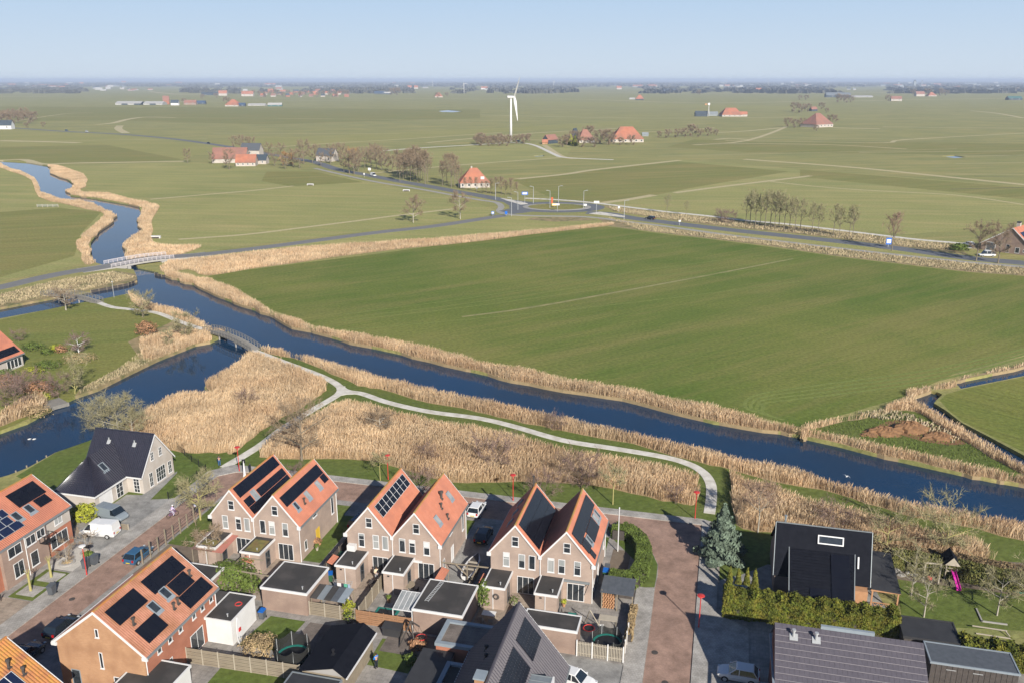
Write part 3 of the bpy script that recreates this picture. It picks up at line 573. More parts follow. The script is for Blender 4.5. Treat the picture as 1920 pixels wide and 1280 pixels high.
def cheap_noise(x, y, s, seed=0.0):
    x = np.asarray(x) + seed * 31.7; y = np.asarray(y) + seed * 17.3
    return (_vn(x, y, s * .6) + .5 * _vn(x + 9.1, y * 1.03, s * 1.4) + .25 * _vn(x, y + 4.4, s * 3.1)) / .875 - 1.0
def sample_tris(tr, n):
    a = np.abs(np.cross(tr[:, 1] - tr[:, 0], tr[:, 2] - tr[:, 0])) / 2
    idx = RNG.choice(len(tr), n, p=a / a.sum()); u = RNG.random((n, 2)); fl = u.sum(1) > 1; u[fl] = 1 - u[fl]
    t = tr[idx]; return t[:, 0] + (t[:, 1] - t[:, 0]) * u[:, :1] + (t[:, 2] - t[:, 0]) * u[:, 1:]
def blades(P, h, w, lean=0.3, wind=(0.10, 0.05), z0=0.0):
    n = len(P); ang = RNG.random(n) * math.pi
    clump = 0.92 + 0.16 * cheap_noise(P[:, 0], P[:, 1], 0.9) + 0.08 * cheap_noise(P[:, 0], P[:, 1], 2.7, 1.0)
    H = h * clump * (0.6 + 0.5 * RNG.random(n)); ww = w * (0.6 + 0.8 * RNG.random(n))
    d = np.stack([np.cos(ang), np.sin(ang)], 1) * ww[:, None] / 2
    lw = RNG.normal(0, lean, (n, 2)) * H[:, None] * 0.5 + np.array(wind) * H[:, None] * (1 + 1.4 * cheap_noise(P[:, 0], P[:, 1], 0.35, 2.0))[:, None]
    V = np.zeros((n, 4, 3), np.float32)
    V[:, 0, :2] = P - d * 0.5; V[:, 1, :2] = P + d * 0.5
    V[:, 2, :2] = P + lw * 0.75 + d * 0.9; V[:, 3, :2] = P + lw - d * 0.25
    V[:, 0, 2] = V[:, 1, 2] = z0 - 0.1; V[:, 2, 2] = H * 0.86 + z0; V[:, 3, 2] = H + z0
    return V
for ri, r in enumerate(REG):
    if not r[4] or ri not in TRI: continue
    s = r[4]
    tr = np.array([[(v2[k].x, v2[k].y) for k in f2[fi][:3]] for fi in TRI[ri]], float)
    area = (np.abs(np.cross(tr[:, 1] - tr[:, 0], tr[:, 2] - tr[:, 0])) / 2).sum()
    n = int(min(area * s["d"], 330000))
    P = sample_tris(tr, n)
    V = blades(P, s["h"], s["w"])
    tint = 0.80 + 0.36 * RNG.random(n) + 0.20 * cheap_noise(P[:, 0], P[:, 1], 0.5, 3.0) + 0.18 * cheap_noise(P[:, 0], P[:, 1], 0.09, 5.0)
    hue = RNG.random(n)
    c = np.stack([tint * 1.05, tint * (0.94 + 0.09 * hue), tint * (0.84 + 0.22 * hue)], 1)
    red = RNG.random(n) < 0.08; c[red] *= np.array([0.75, 0.68, 0.66])
    o = link("reed_bed_stalks", tri_mesh("reed_stalks", V, m_reed, c))
    tag(o, r[5] or "thin line of dry reeds in the ditch beside the village road", "reeds", kind="stuff")
# ------------------------------------------------------------------ building materials
def brick(name, c1, c2, c3): return mk(name, c1, c2, 2.2, sx=1, sy=1, sz=5, rough=0.92, detail=9, c3=c3, scale3=0.55, bump=0.35, bscale=14)
m_brick = brick("grey_brown_brick", (0.50, 0.385, 0.31), (0.42, 0.315, 0.255), (0.37, 0.285, 0.235))
m_brickO = brick("orange_brick", (0.56, 0.33, 0.185), (0.46, 0.26, 0.145), (0.40, 0.22, 0.12))
m_brickR = brick("red_brick", (0.50, 0.205, 0.125), (0.42, 0.17, 0.105), (0.38, 0.15, 0.09))
m_brickD = brick("dark_red_brick", (0.26, 0.10, 0.07), (0.20, 0.08, 0.055), (0.17, 0.07, 0.05))
m_brickB = brick("brown_brick", (0.40, 0.29, 0.23), (0.33, 0.235, 0.185), (0.29, 0.205, 0.165))
m_cream = mk("cream_brick", (0.60, 0.54, 0.48), (0.54, 0.485, 0.43), 2.5, sz=4, rough=0.9, detail=8, c3=(0.5, 0.44, 0.38), scale3=0.5)
m_white = mk("white_paint", (0.80, 0.79, 0.78), (0.74, 0.73, 0.71), 0.9, rough=0.6, detail=8)
m_stucco = mk("white_stucco", (0.79, 0.78, 0.76), (0.72, 0.70, 0.67), 0.7, rough=0.85, detail=9)
m_grey = mk("grey_paint", (0.12, 0.13, 0.145), (0.09, 0.10, 0.11), 2, rough=0.5)
m_zinc = mk("zinc_sheet", (0.33, 0.36, 0.37), (0.28, 0.31, 0.32), 1.5, rough=0.45, metal=0.3, sy=0.2)
m_trimg = mk("blue_grey_trim", (0.30, 0.345, 0.38), (0.26, 0.30, 0.33), 1.5, rough=0.5)
m_tile = mk("terracotta_tile", (0.60, 0.235, 0.145), (0.53, 0.195, 0.115), 1.6, rough=0.75, detail=8, c3=(0.46, 0.18, 0.115), scale3=0.5)
m_tileW = mk("terracotta_weathered", (0.58, 0.27, 0.175), (0.49, 0.21, 0.13), 2.6, rough=0.8, detail=8, c3=(0.38, 0.17, 0.09), scale3=0.6)
m_tileY = mk("terracotta_lichen", (0.60, 0.24, 0.09), (0.52, 0.28, 0.06), 2.4, rough=0.85, detail=8, c3=(0.42, 0.17, 0.08), scale3=0.9)
m_ridge = mk("ridge_tile_lichen", (0.56, 0.25, 0.06), (0.50, 0.18, 0.07), 3.0, rough=0.85, detail=8, c3=(0.40, 0.30, 0.10), scale3=1.5)
m_tileK = mk("black_glazed_tile", (0.016, 0.016, 0.024), (0.024, 0.022, 0.032), 2, rough=0.28, spec=0.85)
m_tileG = mk("dark_grey_tile", (0.10, 0.09, 0.10), (0.08, 0.072, 0.085), 1.2, rough=0.5, spec=0.3, detail=8)
m_tileP = mk("slate_purple_tile", (0.125, 0.112, 0.130), (0.100, 0.090, 0.108), 1.4, rough=0.5, detail=9, spec=0.5)
m_slate = mk("black_slate", (0.006, 0.007, 0.011), (0.010, 0.011, 0.016), 1.5, rough=0.7, detail=8, spec=0.06)
m_felt = mk("roof_felt", (0.056, 0.052, 0.049), (0.042, 0.040, 0.038), 0.9, rough=0.8, detail=9, c3=(0.095, 0.085, 0.078), scale3=0.45, spec=0.25)
m_feltB = mk("roof_felt_black", (0.030, 0.030, 0.032), (0.042, 0.042, 0.044), 0.9, rough=0.6, detail=9)
m_pv = mk("solar_black", (0.006, 0.007, 0.012), (0.009, 0.010, 0.015), 1, rough=0.15, spec=0.25)
m_pvb = mk("solar_blue", (0.012, 0.020, 0.055), (0.016, 0.024, 0.06), 6, rough=0.2, spec=0.5)
m_glass = mk("window_glass", (0.018, 0.024, 0.030), (0.05, 0.055, 0.06), 1.3, rough=0.06, spec=0.8, detail=3)
m_glassL = mk("window_glass_curtain", (0.28, 0.30, 0.30), (0.42, 0.42, 0.40), 1.2, rough=0.12, spec=0.7, detail=2, sz=0.2)
m_wood = mk("weathered_wood", (0.33, 0.275, 0.20), (0.26, 0.215, 0.155), 2.0, rough=0.9, detail=8, sx=0.4)
m_woodP = mk("pale_wood", (0.50, 0.44, 0.35), (0.42, 0.37, 0.29), 2.0, rough=0.9, detail=8)
m_woodO = mk("orange_wood", (0.55, 0.30, 0.16), (0.46, 0.24, 0.12), 2.0, rough=0.8, detail=6)
m_woodB = mk("brown_board", (0.40, 0.22, 0.12), (0.32, 0.17, 0.09), 2.0, rough=0.85, detail=8)
m_woodD = mk("dark_wood", (0.07, 0.06, 0.055), (0.10, 0.085, 0.075), 2.0, rough=0.85, detail=8)
m_black = mk("black_metal", (0.016, 0.016, 0.018), rough=0.5)
m_rub = mk("rubber", (0.015, 0.015, 0.015), rough=0.8)
m_redp = mk("red_paint", (0.62, 0.05, 0.045), (0.55, 0.05, 0.04), 3, rough=0.45)
m_green = mk("green_bin", (0.035, 0.10, 0.05), (0.04, 0.12, 0.06), 3, rough=0.5)
m_blue = mk("blue_lid", (0.01, 0.13, 0.50), rough=0.45)
m_moss = mk("sedum_roof", (0.24, 0.22, 0.06), (0.20, 0.13, 0.06), 1.8, rough=0.95, detail=9, c3=(0.12, 0.12, 0.05), scale3=1.2)
m_yel = mk("yellow_door", (0.75, 0.50, 0.06), rough=0.5)
m_conc = mk("concrete", (0.42, 0.40, 0.37), (0.36, 0.34, 0.32), 0.8, rough=0.9, detail=9)
m_pole = mk("galvanised_pole", (0.52, 0.53, 0.53), (0.46, 0.47, 0.47), 3, rough=0.5, metal=0.2)
m_pink = mk("pink_plastic", (0.75, 0.04, 0.42), rough=0.35)
m_teal = mk("teal_pad", (0.02, 0.20, 0.16), rough=0.5)

# ------------------------------------------------------------------ building kit (village grid coordinates)
class Slope:
    "plane from the eave line E0-E1 up to the ridge side"
    def __init__(s, E0, E1, Rp):
        s.o = Vector(E0); s.u = (Vector(E1) - s.o); s.lu = s.u.length; s.u.normalize()
        w = Vector(Rp) - s.o; w -= s.u * w.dot(s.u); s.lw = w.length; s.w = w.normalized()
        s.n = s.u.cross(s.w)
        if s.n.z < 0: s.n = -s.n
    def P(s, u, t, off=0.0): return s.o + s.u * u + s.w * t + s.n * off
def tiles(parent, E0, E1, R1, R0, mat, pitch=0.26, course=0.36, amp=0.045, name="roof", thick=0.10, step=0.03, flat=False, rev=False):
    "tiled roof surface: real corrugation and stepped courses over a slab"
    E0, E1, R0, R1 = (Vector(p) for p in (E0, E1, R0, R1))
    n = (E1 - E0).cross(((R0 + R1) - (E0 + E1)))
    if n.length < 1e-6: n = Vector((0, 0, 1))
    n.normalize()
    if n.z < 0: n = -n
    L = max((E1 - E0).length, (R1 - R0).length); H = max((R0 - E0).length, (R1 - E1).length)
    nv = max(2, int(round(H / course))); nc = max(2, int(round(L / pitch)))
    sub = 1 if flat else 4; nu = nc * sub
    prof = [0.0] if flat else ([0.0, 0.55, 1.0, 0.75] if rev else [0.0, 0.75, 1.0, 0.55])
    V = []; F = []
    for k in range(nv):
        for j, (v, st) in enumerate(((k / nv, step), ((k + 1) / nv, 0.0))):
            a = E0.lerp(R0, v); b = E1.lerp(R1, v)
            for i in range(nu + 1):
                V.append(a.lerp(b, i / nu) + n * (st + amp * prof[i % sub]))
        o = k * 2 * (nu + 1)
        for i in range(nu):
            F.append((o + i, o + i + 1, o + nu + 1 + i + 1, o + nu + 1 + i))
            if k:
                q = o - (nu + 1); F.append((q + i, q + i + 1, o + i + 1, o + i))
    mb = MB(); mb.add(V, F)
    mb.prism([E0, E1, R1, R0], -n * thick)
    return mb.build(name, mat, parent)
def panel(parent, S, u0, u1, t0, t1, mat=None, frame=None, cell=False, off=0.12):
    g = 0.012; mb = MB()
    mb.prism([S.P(u0 + g, t0 + g, off), S.P(u1 - g, t0 + g, off), S.P(u1 - g, t1 - g, off), S.P(u0 + g, t1 - g, off)], S.n * 0.04)
    o = fixn(mb.build("solar_panel", mat or m_pv, parent))
    if frame:
        fb = MB(); w = 0.035
        def q(a, b, c, d): fb.prism([S.P(a, c, off + .035), S.P(b, c, off + .035), S.P(b, d, off + .035), S.P(a, d, off + .035)], S.n * 0.02)
        q(u0, u1, t0, t0 + w); q(u0, u1, t1 - w, t1); q(u0, u0 + w, t0 + w, t1 - w); q(u1 - w, u1, t0 + w, t1 - w)
        if cell: q(u0 + w, u1 - w, (t0 + t1) / 2 - w / 3, (t0 + t1) / 2 + w / 3)
        org = ORG.get(parent.name, (0, 0, 0)); link("frame", fb.mesh("frame", frame, org), o)
    return o
def panels(parent, S, u0, u1, t0, t1, nu, nt, **kw):
    for i in range(nu):
        for j in range(nt):
            panel(parent, S, u0 + (u1 - u0) * i / nu, u0 + (u1 - u0) * (i + 1) / nu, t0 + (t1 - t0) * j / nt, t0 + (t1 - t0) * (j + 1) / nt, **kw)
def skylight(parent, S, u, t, w=0.8, h=1.15, pale=False):
    fb = MB(); e = 0.09; off = 0.05
    def q(a, b, c, d, hh=0.14): fb.prism([S.P(a, c, off), S.P(b, c, off), S.P(b, d, off), S.P(a, d, off)], S.n * hh)
    q(u, u + w, t, t + e); q(u, u + w, t + h - e, t + h); q(u, u + e, t + e, t + h - e); q(u + w - e, u + w, t + e, t + h - e)
    fb.prism([S.P(u - .12, t - .3, 0.03), S.P(u + w + .12, t - .3, 0.03), S.P(u + w + .12, t, 0.03), S.P(u - .12, t, 0.03)], S.n * 0.05)
    o = fixn(fb.build("skylight", m_trimg, parent))
    gb = MB(); gb.prism([S.P(u + e, t + e, off + .05), S.P(u + w - e, t + e, off + .05), S.P(u + w - e, t + h - e, off + .05), S.P(u + e, t + h - e, off + .05)], S.n * 0.03)
    link("pane", gb.mesh("pane", m_glassL if pale else m_glass, ORG.get(parent.name, (0, 0, 0))), o)
    return o
def flue(parent, p, h=0.7, r=0.1, mat=None, base=True):
    mb = MB(); mb.lathe([(r, 0), (r, h * 0.7), (r * 1.7, h * 0.75), (r * 1.7, h * 0.95), (r * .8, h)], c=tuple(p), n=8)
    if base: mb.box(p[0] - .2, p[1] - .2, p[2] - .12, p[0] + .2, p[1] + .2, p[2] + 0.05)
    return mb.build("flue_pipe", mat or m_woodD, parent)
def window(parent, face, plane, u0, z0, u1, z1, nx=1, nz=1, frame=None, pane=None, split=None, name="window", sill=True, t=0.07, proud=0.05):
    "face F/B: plane is b, u along a; L/R: plane is a, u along b"
    sgn = -1 if face in "FL" else 1
    def bx(mb, ua, za, ub, zb, d0, d1):
        lo, hi = sorted((plane + sgn * d0, plane + sgn * d1))
        if face in "FB": mb.box(ua, lo, za, ub, hi, zb)
        else: mb.box(lo, ua, za, hi, ub, zb)
    fb = MB(); p0 = 0.004; p1 = proud
    bx(fb, u0, z0, u1, z0 + t, p0, p1); bx(fb, u0, z1 - t, u1, z1, p0, p1)
    bx(fb, u0, z0 + t, u0 + t, z1 - t, p0, p1); bx(fb, u1 - t, z0 + t, u1, z1 - t, p0, p1)
    for i in range(1, nx):
        c = u0 + (u1 - u0) * i / nx; bx(fb, c - t * .4, z0 + t, c + t * .4, z1 - t, p0, p1 - .008)
    zs = split if split else [z0 + (z1 - z0) * k / nz for k in range(1, nz)]
    for c in zs: bx(fb, u0 + t, c - t * .4, u1 - t, c + t * .4, p0, p1 - .014)
    if sill: bx(fb, u0 - .05, z0 - .06, u1 + .05, z0 - 0.002, p0, p1 + .06)
    o = fb.build(name, frame or m_white, parent)
    gb = MB(); bx(gb, u0 + t + .002, z0 + t + .002, u1 - t - .002, z1 - t - .002, 0.003, p1 * .5)
    org = ORG.get(parent.name, (0, 0, 0)); link("pane", gb.mesh("pane", pane or m_glass, org), o)
    return o
def box_part(parent, name, mat, *b):
    mb = MB(); mb.box(*b); return mb.build(name, mat, parent)
def flat_annex(parent_or_none, a0, b0, a1, b1, z, wall, label=None, cat="shed", felt=None, trim=None, name="flat_roofed_shed", over=0.12, tz=0.28, vents=1, group=None, open_=None):
    t = parent_or_none or thing(name, label, cat, (a0, b0, 0), group=group)
    if not open_: box_part(t, "wall", wall, a0, b0, 0, a1, b1, z - tz)
    o = over
    fb = MB(); w = 0.14
    fb.box(a0 - o, b0 - o, z - tz, a1 + o, b0 - o + w, z); fb.box(a0 - o, b1 + o - w, z - tz, a1 + o, b1 + o, z)
    fb.box(a0 - o, b0 - o + w, z - tz, a0 - o + w, b1 + o - w, z); fb.box(a1 + o - w, b0 - o + w, z - tz, a1 + o, b1 + o - w, z)
    fb.build("fascia", trim or m_white, t)
    box_part(t, "flat_roof", felt or m_felt, a0 - o + w, b0 - o + w, z - tz, a1 + o - w, b1 + o - w, z - 0.06)
    for k in range(vents):
        mb = MB(); mb.lathe([(0.06, 0), (0.06, .28), (0.11, .3), (0.11, .36)], c=(a1 - 0.8 - k, b0 + 0.7, z - .06), n=8); mb.build("vent_pipe", m_pole, t)
    return t

# ------------------------------------------------------------------ three double houses
ZE, ZR, OV = 5.3, 8.85, 0.12
def double_house(a0, am, a1, label, spec):
    b0, b1 = 84.5, 95.2
    t = thing("double_house", label, "house", (a0, b0, 0), group="brick double houses with twin gables")
    m1, m2 = (a0 + am) / 2, (am + a1) / 2
    zt = ZR - 0.14
    poly = [(a0, b0, 0), (a1, b0, 0), (a1, b0, ZE - .15), (m2, b0, zt), (am, b0, ZE - .15), (m1, b0, zt), (a0, b0, ZE - .15)]
    fixn(MB().prism(poly, (0, b1 - b0, 0)).build("wall", m_brick, t))
    S = []
    for (x0, mm, x1) in ((a0, m1, am), (am, m2, a1)):
        ex0 = x0 - (0.3 if x0 == a0 else 0); ex1 = x1 + (0.3 if x1 == a1 else 0)
        k = (ZR - ZE) / (mm - x0); z0 = ZE - (x0 - ex0) * k; z1 = ZE - (ex1 - x1) * k
        tiles(t, (ex0, b0 - .1, z0), (ex0, b1 + .1, z0), (mm, b1 + .1, ZR), (mm, b0 - .1, ZR), spec.get("tileL", m_tile))
        tiles(t, (ex1, b1 + .1, z1), (ex1, b0 - .1, z1), (mm, b0 - .1, ZR), (mm, b1 + .1, ZR), m_tile)
        S.append(Slope((ex1, b0 - .1, z1), (ex1, b1 + .1, z1), (mm, b0 - .1, ZR)))
        MB().bar((mm, b0 - .12, ZR + .03), (mm, b1 + .12, ZR + .03), 0.26, 0.16, n=6).build("ridge_tiles", m_ridge, t)
        for f, bb in (("front", b0), ("back", b1)):
            d = -0.16 if f == "front" else 0.10
            mb = MB()
            for xs, zs in (((ex0, z0), (mm, ZR)), ((ex1, z1), (mm, ZR))):
                p = [(xs[0], bb + d, xs[1] - .28), (zs[0], bb + d, zs[1] - .28), (zs[0], bb + d, zs[1] + .04), (xs[0], bb + d, xs[1] + .04)] if False else \
                    [(xs[0], bb + d, xs[1] - .22), (zs[0], bb + d, zs[1] - .22), (zs[0], bb + d, zs[1] + .05), (xs[0], bb + d, xs[1] + .05)]
                mb.prism(p, (0, 0.06, 0))
            fixn(mb.build("bargeboard", m_white, t))
    mb = MB(); k = (ZR - ZE) / (m1 - a0)
    mb.box(a1 + .22, b0 - .1, ZE - .62, a1 + .42, b1 + .1, ZE - .42); mb.build("gutter", m_zinc, t)
    mb = MB(); mb.box(a0 - .42, b0 - .1, ZE - .62, a0 - .22, b1 + .1, ZE - .42); mb.build("gutter", m_white, t)
    mb = MB(); mb.box(a0 - .42, b0 - .2, ZE - .72, a0 + .05, b0 - .02, ZE - .3); mb.build("eave_box", m_white, t)
    mb = MB(); mb.box(a1 - .05, b0 - .2, ZE - .72, a1 + .42, b0 - .02, ZE - .3); mb.build("eave_box", m_white, t)
    for x, y in ((am, b0 - .07), (a1 + .07, b0 + .12), (a1 + .07, b1 - .2)):
        MB().lathe([(0.055, 0), (0.055, ZE - .3)], c=(x, y, 0), n=6).build("downpipe", m_white, t)
    MB().box(am - .2, b0 - .22, ZE - .35, am + .2, b0 - .17, ZE + .12).build("valley_box", m_white, t)
    for x0, offs, at in ((a0, (1.47, 3.3, 4.5), 2.5), (am, (0.85, 2.1, 3.9), 2.65)):
        for i, o in enumerate(offs):
            pn = m_glassL if random.random() < 0.35 else m_glass
            w_ = window(t, "F", b0, x0 + o, 3.42, x0 + o + .78, 5.22, split=[4.4] if i != (2 if x0 == a0 else 0) else None, pane=pn)
            if random.random() < 0.7:      # roller blind behind the upper light
                zb = 4.95 - random.random() * 0.6
                bl = MB(); bl.box(x0 + o + .09, b0 - .046, zb, x0 + o + .69, b0 - .036, 5.13); link("blind", bl.mesh("blind", m_glassL if random.random() < .5 else m_stucco, ORG[t.name]), w_)
        window(t, "F", b0, x0 + at, 6.12, x0 + at + .82, 7.38, split=[6.8])
        window(t, "F", b0, x0 + 3.15, 0.12, x0 + 5.15, 2.35, nx=3, frame=m_white, name="patio_door", sill=False)
    window(t, "R", a1, b0 + 1.3, 0.9, b0 + 1.95, 2.2)
    window(t, "R", a1, b0 + 3.9, 4.0, b0 + 5.0, 4.6)
    window(t, "R", a1, b0 + 9.0, 1.9, b0 + 9.7, 4.3)
    window(t, "R", a1, b0 + 4.4, 0.08, b0 + 5.4, 2.15, frame=spec.get("door", m_white), pane=spec.get("door", m_white), name="side_door", sill=False)
    window(t, "L", a0, b0 + 3.0, 3.9, b0 + 4.0, 4.7); window(t, "L", a0, b0 + 6.5, 0.08, b0 + 7.5, 2.15, name="side_door", sill=False)
    # small flat-roofed outbuildings at the back doors
    for x0, felt in ((a0, spec.get("f1", m_felt)), (am + .12, spec.get("f2", m_felt))):
        e0, e1, f0, f1, z = x0 + .1, x0 + 2.55, 80.85, b0 - .01, 2.9
        box_part(t, "annex_wall", m_brick, e0, f0, 0, e1, f1, z - .25)
        fb = MB(); o = .13; w = .13
        fb.box(e0 - o, f0 - o, z - .25, e1 + o, f0 - o + w, z); fb.box(e0 - o, f0 - o + w, z - .25, e0 - o + w, f1, z); fb.box(e1 + o - w, f0 - o + w, z - .25, e1 + o, f1, z)
        fb.build("annex_fascia", m_white, t)
        box_part(t, "annex_roof", m_felt if felt is m_moss else felt, e0 - o + w, f0 - o + w, z - .25, e1 + o - w, f1, z - .05)
        if felt is m_moss: box_part(t, "sedum_bed", m_moss, e0 + .35, f0 + .3, z - .05, e1 - .25, f0 + (2.9 if x0 != a0 else 1.5), z + .03)
        MB().lathe([(0.06, 0), (0.06, .25), (0.1, .27), (0.1, .34)], c=(e1 - .6, f0 + .6, z - .05), n=8).build("vent_pipe", m_pole, t)
        window(t, "R", e1, f0 + 1.3, 0.1, f0 + 2.3, 2.2, name="back_door", sill=False, frame=m_grey)
        MB().box(e0 + 1.1, f0 - .06, 0, e0 + 1.18, f0 - .01, 2.6).build("downpipe", m_white, t)
        MB().box(e0 + .5, f0 - .05, 2.25, e0 + .75, f0 - .005, 2.4).build("wall_vent", m_black, t)
    return t, S
A_, SA_ = double_house(-59.8, -54.0, -48.0, "brick twin-gabled double house with black solar panels on both roofs, nearest the white house", dict(f1=m_moss, f2=m_moss, door=m_yel))
B_, SB_ = double_house(-41.5, -35.7, -29.9, "middle double house of the three, with one grid of white-framed solar panels", {})
C_, SC_ = double_house(-23.6, -17.75, -11.8, "brick twin-gabled double house nearest the curved hedge, with black panels covering one roof", dict(tileL=m_tile))
s1, s2 = SA_
panels(A_, s1, 0.5, 10.4, 2.95, 4.45, 9, 1); panels(A_, s1, 0.6, 10.3, 0.25, 1.35, 6, 1)
panels(A_, s1, 0.6, 2.2, 1.37, 2.47, 1, 1); panels(A_, s1, 3.6, 10.3, 1.37, 2.47, 4, 1); skylight(A_, s1, 2.5, 1.6, 0.9, 1.2, True)
panels(A_, s2, 0.5, 10.4, 2.85, 4.35, 9, 1); panels(A_, s2, 9.2, 10.4, 1.7, 2.83, 1, 1)
for u in (1.6, 4.6, 7.6): skylight(A_, s2, u, 1.6, 0.75, 1.15, u > 2)
flue(A_, s2.P(3.6, 1.7), 0.8)
s1, s2 = SB_
panels(B_, s1, 0.9, 10.1, 2.35, 4.05, 8, 1, frame=m_white, cell=True)
skylight(B_, s2, 8.0, 2.1, 0.8, 1.2, True); skylight(B_, s2, 2.4, 1.6, 0.8, 1.2, True)
flue(B_, s2.P(6.6, 3.3), 1.1, 0.16); flue(B_, s2.P(5.2, 2.6), 0.8); flue(B_, s2.P(4.9, 1.2), 0.7)
s1, s2 = SC_
panels(C_, s1, 0.6, 10.2, 0.5, 4.3, 6, 3)
panels(C_, s2, 0.5, 10.3, 2.75, 4.45, 9, 1); panels(C_, s2, 3.6, 7.4, 1.05, 2.7, 3, 1); panels(C_, s2, 0.7, 2.4, 1.3, 2.7, 2, 1); panels(C_, s2, 0.9, 1.9, 0.3, 1.25, 1, 1)
skylight(C_, s2, 2.6, 1.3, 0.8, 1.2); skylight(C_, s2, 7.7, 1.4, 0.8, 1.2, True); skylight(C_, s2, 8.9, 1.4, 0.7, 1.2)
for x in (0.30, 0.55, 0.8):
    p = Slope((-23.9, 84.4, 4.95), (-23.9, 95.3, 4.95), (-20.7, 84.4, ZR)); skylight(C_, p, x * 10, 2.6, 0.6, 0.9, True)
MB().box(-36.0 + .5, 84.2, 2.42, -36.0 + 4.0, 84.46, 2.6).build("rolled_awning", m_white, B_)
MB().lathe([(0.12, 0), (0.12, 1.7), (0.2, 1.75)], c=(-20.75, 94.3, ZR - .3), n=8).build("chimney_pipe", m_woodD, C_)

# ------------------------------------------------------------------ row houses
def row_house(a0, a1, b0, b1, ze, zr, wall, gable, tile, label, name="row_house", over=0.35, tilekw={}):
    t = thing(name, label, "house", (a0, b0, 0)); m = (a0 + a1) / 2
    fixn(MB().prism([(a0, b0, 0), (a1, b0, 0), (a1, b0, ze - .12), (m, b0, zr - .16), (a0, b0, ze - .12)], (0, .3, 0)).build("gable_wall", gable, t))
    fixn(MB().prism([(a0, b0 + .3, 0), (a1, b0 + .3, 0), (a1, b0 + .3, ze - .12), (m, b0 + .3, zr - .16), (a0, b0 + .3, ze - .12)], (0, b1 - b0 - .3, 0)).build("wall", wall, t))
    k = (zr - ze) / (m - a0); zo = ze - over * k
    tiles(t, (a0 - over, b0 - .1, zo), (a0 - over, b1 + .1, zo), (m, b1 + .1, zr), (m, b0 - .1, zr), tile, **tilekw)
    tiles(t, (a1 + over, b1 + .1, zo), (a1 + over, b0 - .1, zo), (m, b0 - .1, zr), (m, b1 + .1, zr), tile, rev=True, **tilekw)
    MB().bar((m, b0 - .12, zr + .03), (m, b1 + .12, zr + .03), 0.28, 0.18, n=6).build("ridge_tiles", m_ridge if tile in (m_tile, m_tileW, m_tileY) else tile, t)
    for bb in (b0 - .17, b1 + .11):
        mb = MB()
        for x in (a0 - over, a1 + over):
            mb.prism([(x, bb, zo - .24), (m, bb, zr - .24), (m, bb, zr + .05), (x, bb, zo + .05)], (0, .06, 0))
        fixn(mb.build("bargeboard", m_white, t))
    MB().box(a1 + over - .02, b0 - .1, zo - .2, a1 + over + .16, b1 + .1, zo + .02).build("gutter", m_zinc, t)
    MB().box(a0 - over - .16, b0 - .1, zo - .2, a0 - over + .02, b1 + .1, zo + .02).build("gutter", m_white, t)
    MB().box(a1, b0, zo - .22, a1 + over - .03, b1, zo - .14).build("eave_board", m_white, t)
    mb = MB(); mb.box(a0 - over - .14, b0 - .2, zo - .35, a0 + .1, b0 - .03, zo - .02); mb.box(a1 - .1, b0 - .2, zo - .35, a1 + over + .14, b0 - .03, zo - .02); mb.build("eave_box", m_white, t)
    return t, Slope((a1 + over, b0 - .1, zo), (a1 + over, b1 + .1, zo), (m, b0 - .1, zr)), Slope((a0 - over, b0 - .1, zo), (a0 - over, b1 + .1, zo), (m, b0 - .1, zr))
# lower left: orange-brick end gable
D_, SD_, _s = row_house(-60.0, -50.3, 58.3, 70.2, 5.35, 9.2, m_brickR, m_brickO, m_tileW, "orange-tiled row house with an orange-brick end gable and four blocks of black solar panels", tilekw=dict(pitch=0.24, course=0.34, amp=0.03))
L_ = SD_.lw
panels(D_, SD_, 0.7, 4.9, 3.9, 5.9, 4, 1); panels(D_, SD_, 1.3, 4.3, 0.75, 2.65, 3, 1)
panels(D_, SD_, 6.0, 11.2, 3.9, 5.9, 5, 1); panels(D_, SD_, 7.8, 10.6, 2.15, 3.88, 3, 1); panels(D_, SD_, 7.5, 11.6, 0.4, 2.12, 4, 1)
skylight(D_, SD_, 4.3, 2.4, 1.0, 1.3); skylight(D_, SD_, 6.5, 2.7, 1.0, 1.3)
for u, tt in ((1.9, 3.2), (6.3, 1.6), (7.1, 1.7), (10.8, 3.0)): flue(D_, SD_.P(u, tt), 0.75, 0.11)
window(D_, "F", 58.3, -55.35, 6.35, -54.95, 7.3); window(D_, "F", 58.3, -55.3, 2.9, -54.9, 4.7); window(D_, "F", 58.3, -54.0, 0.1, -52.9, 2.2, name="door", sill=False); window(D_, "F", 58.3, -58.8, 0.1, -57.8, 2.2, frame=m_trimg, name="door", sill=False)
for b_ in (60.2, 61.9, 63.6, 65.9, 67.4, 69.0): window(D_, "R", -50.3, b_, 3.9, b_ + .62, 5.05, frame=m_white)
window(D_, "R", -50.3, 61.2, 0.1, 62.2, 2.3, name="door", sill=False); window(D_, "R", -50.3, 65.2, 0.1, 67.4, 2.4, nx=2, name="patio_door", sill=False)
MB().lathe([(0.05, 0), (0.05, 5)], c=(-50.22, 58.45, 0), n=6).build("downpipe", m_white, D_); MB().lathe([(0.05, 0), (0.05, 5)], c=(-50.22, 70.0, 0), n=6).build("downpipe", m_white, D_)
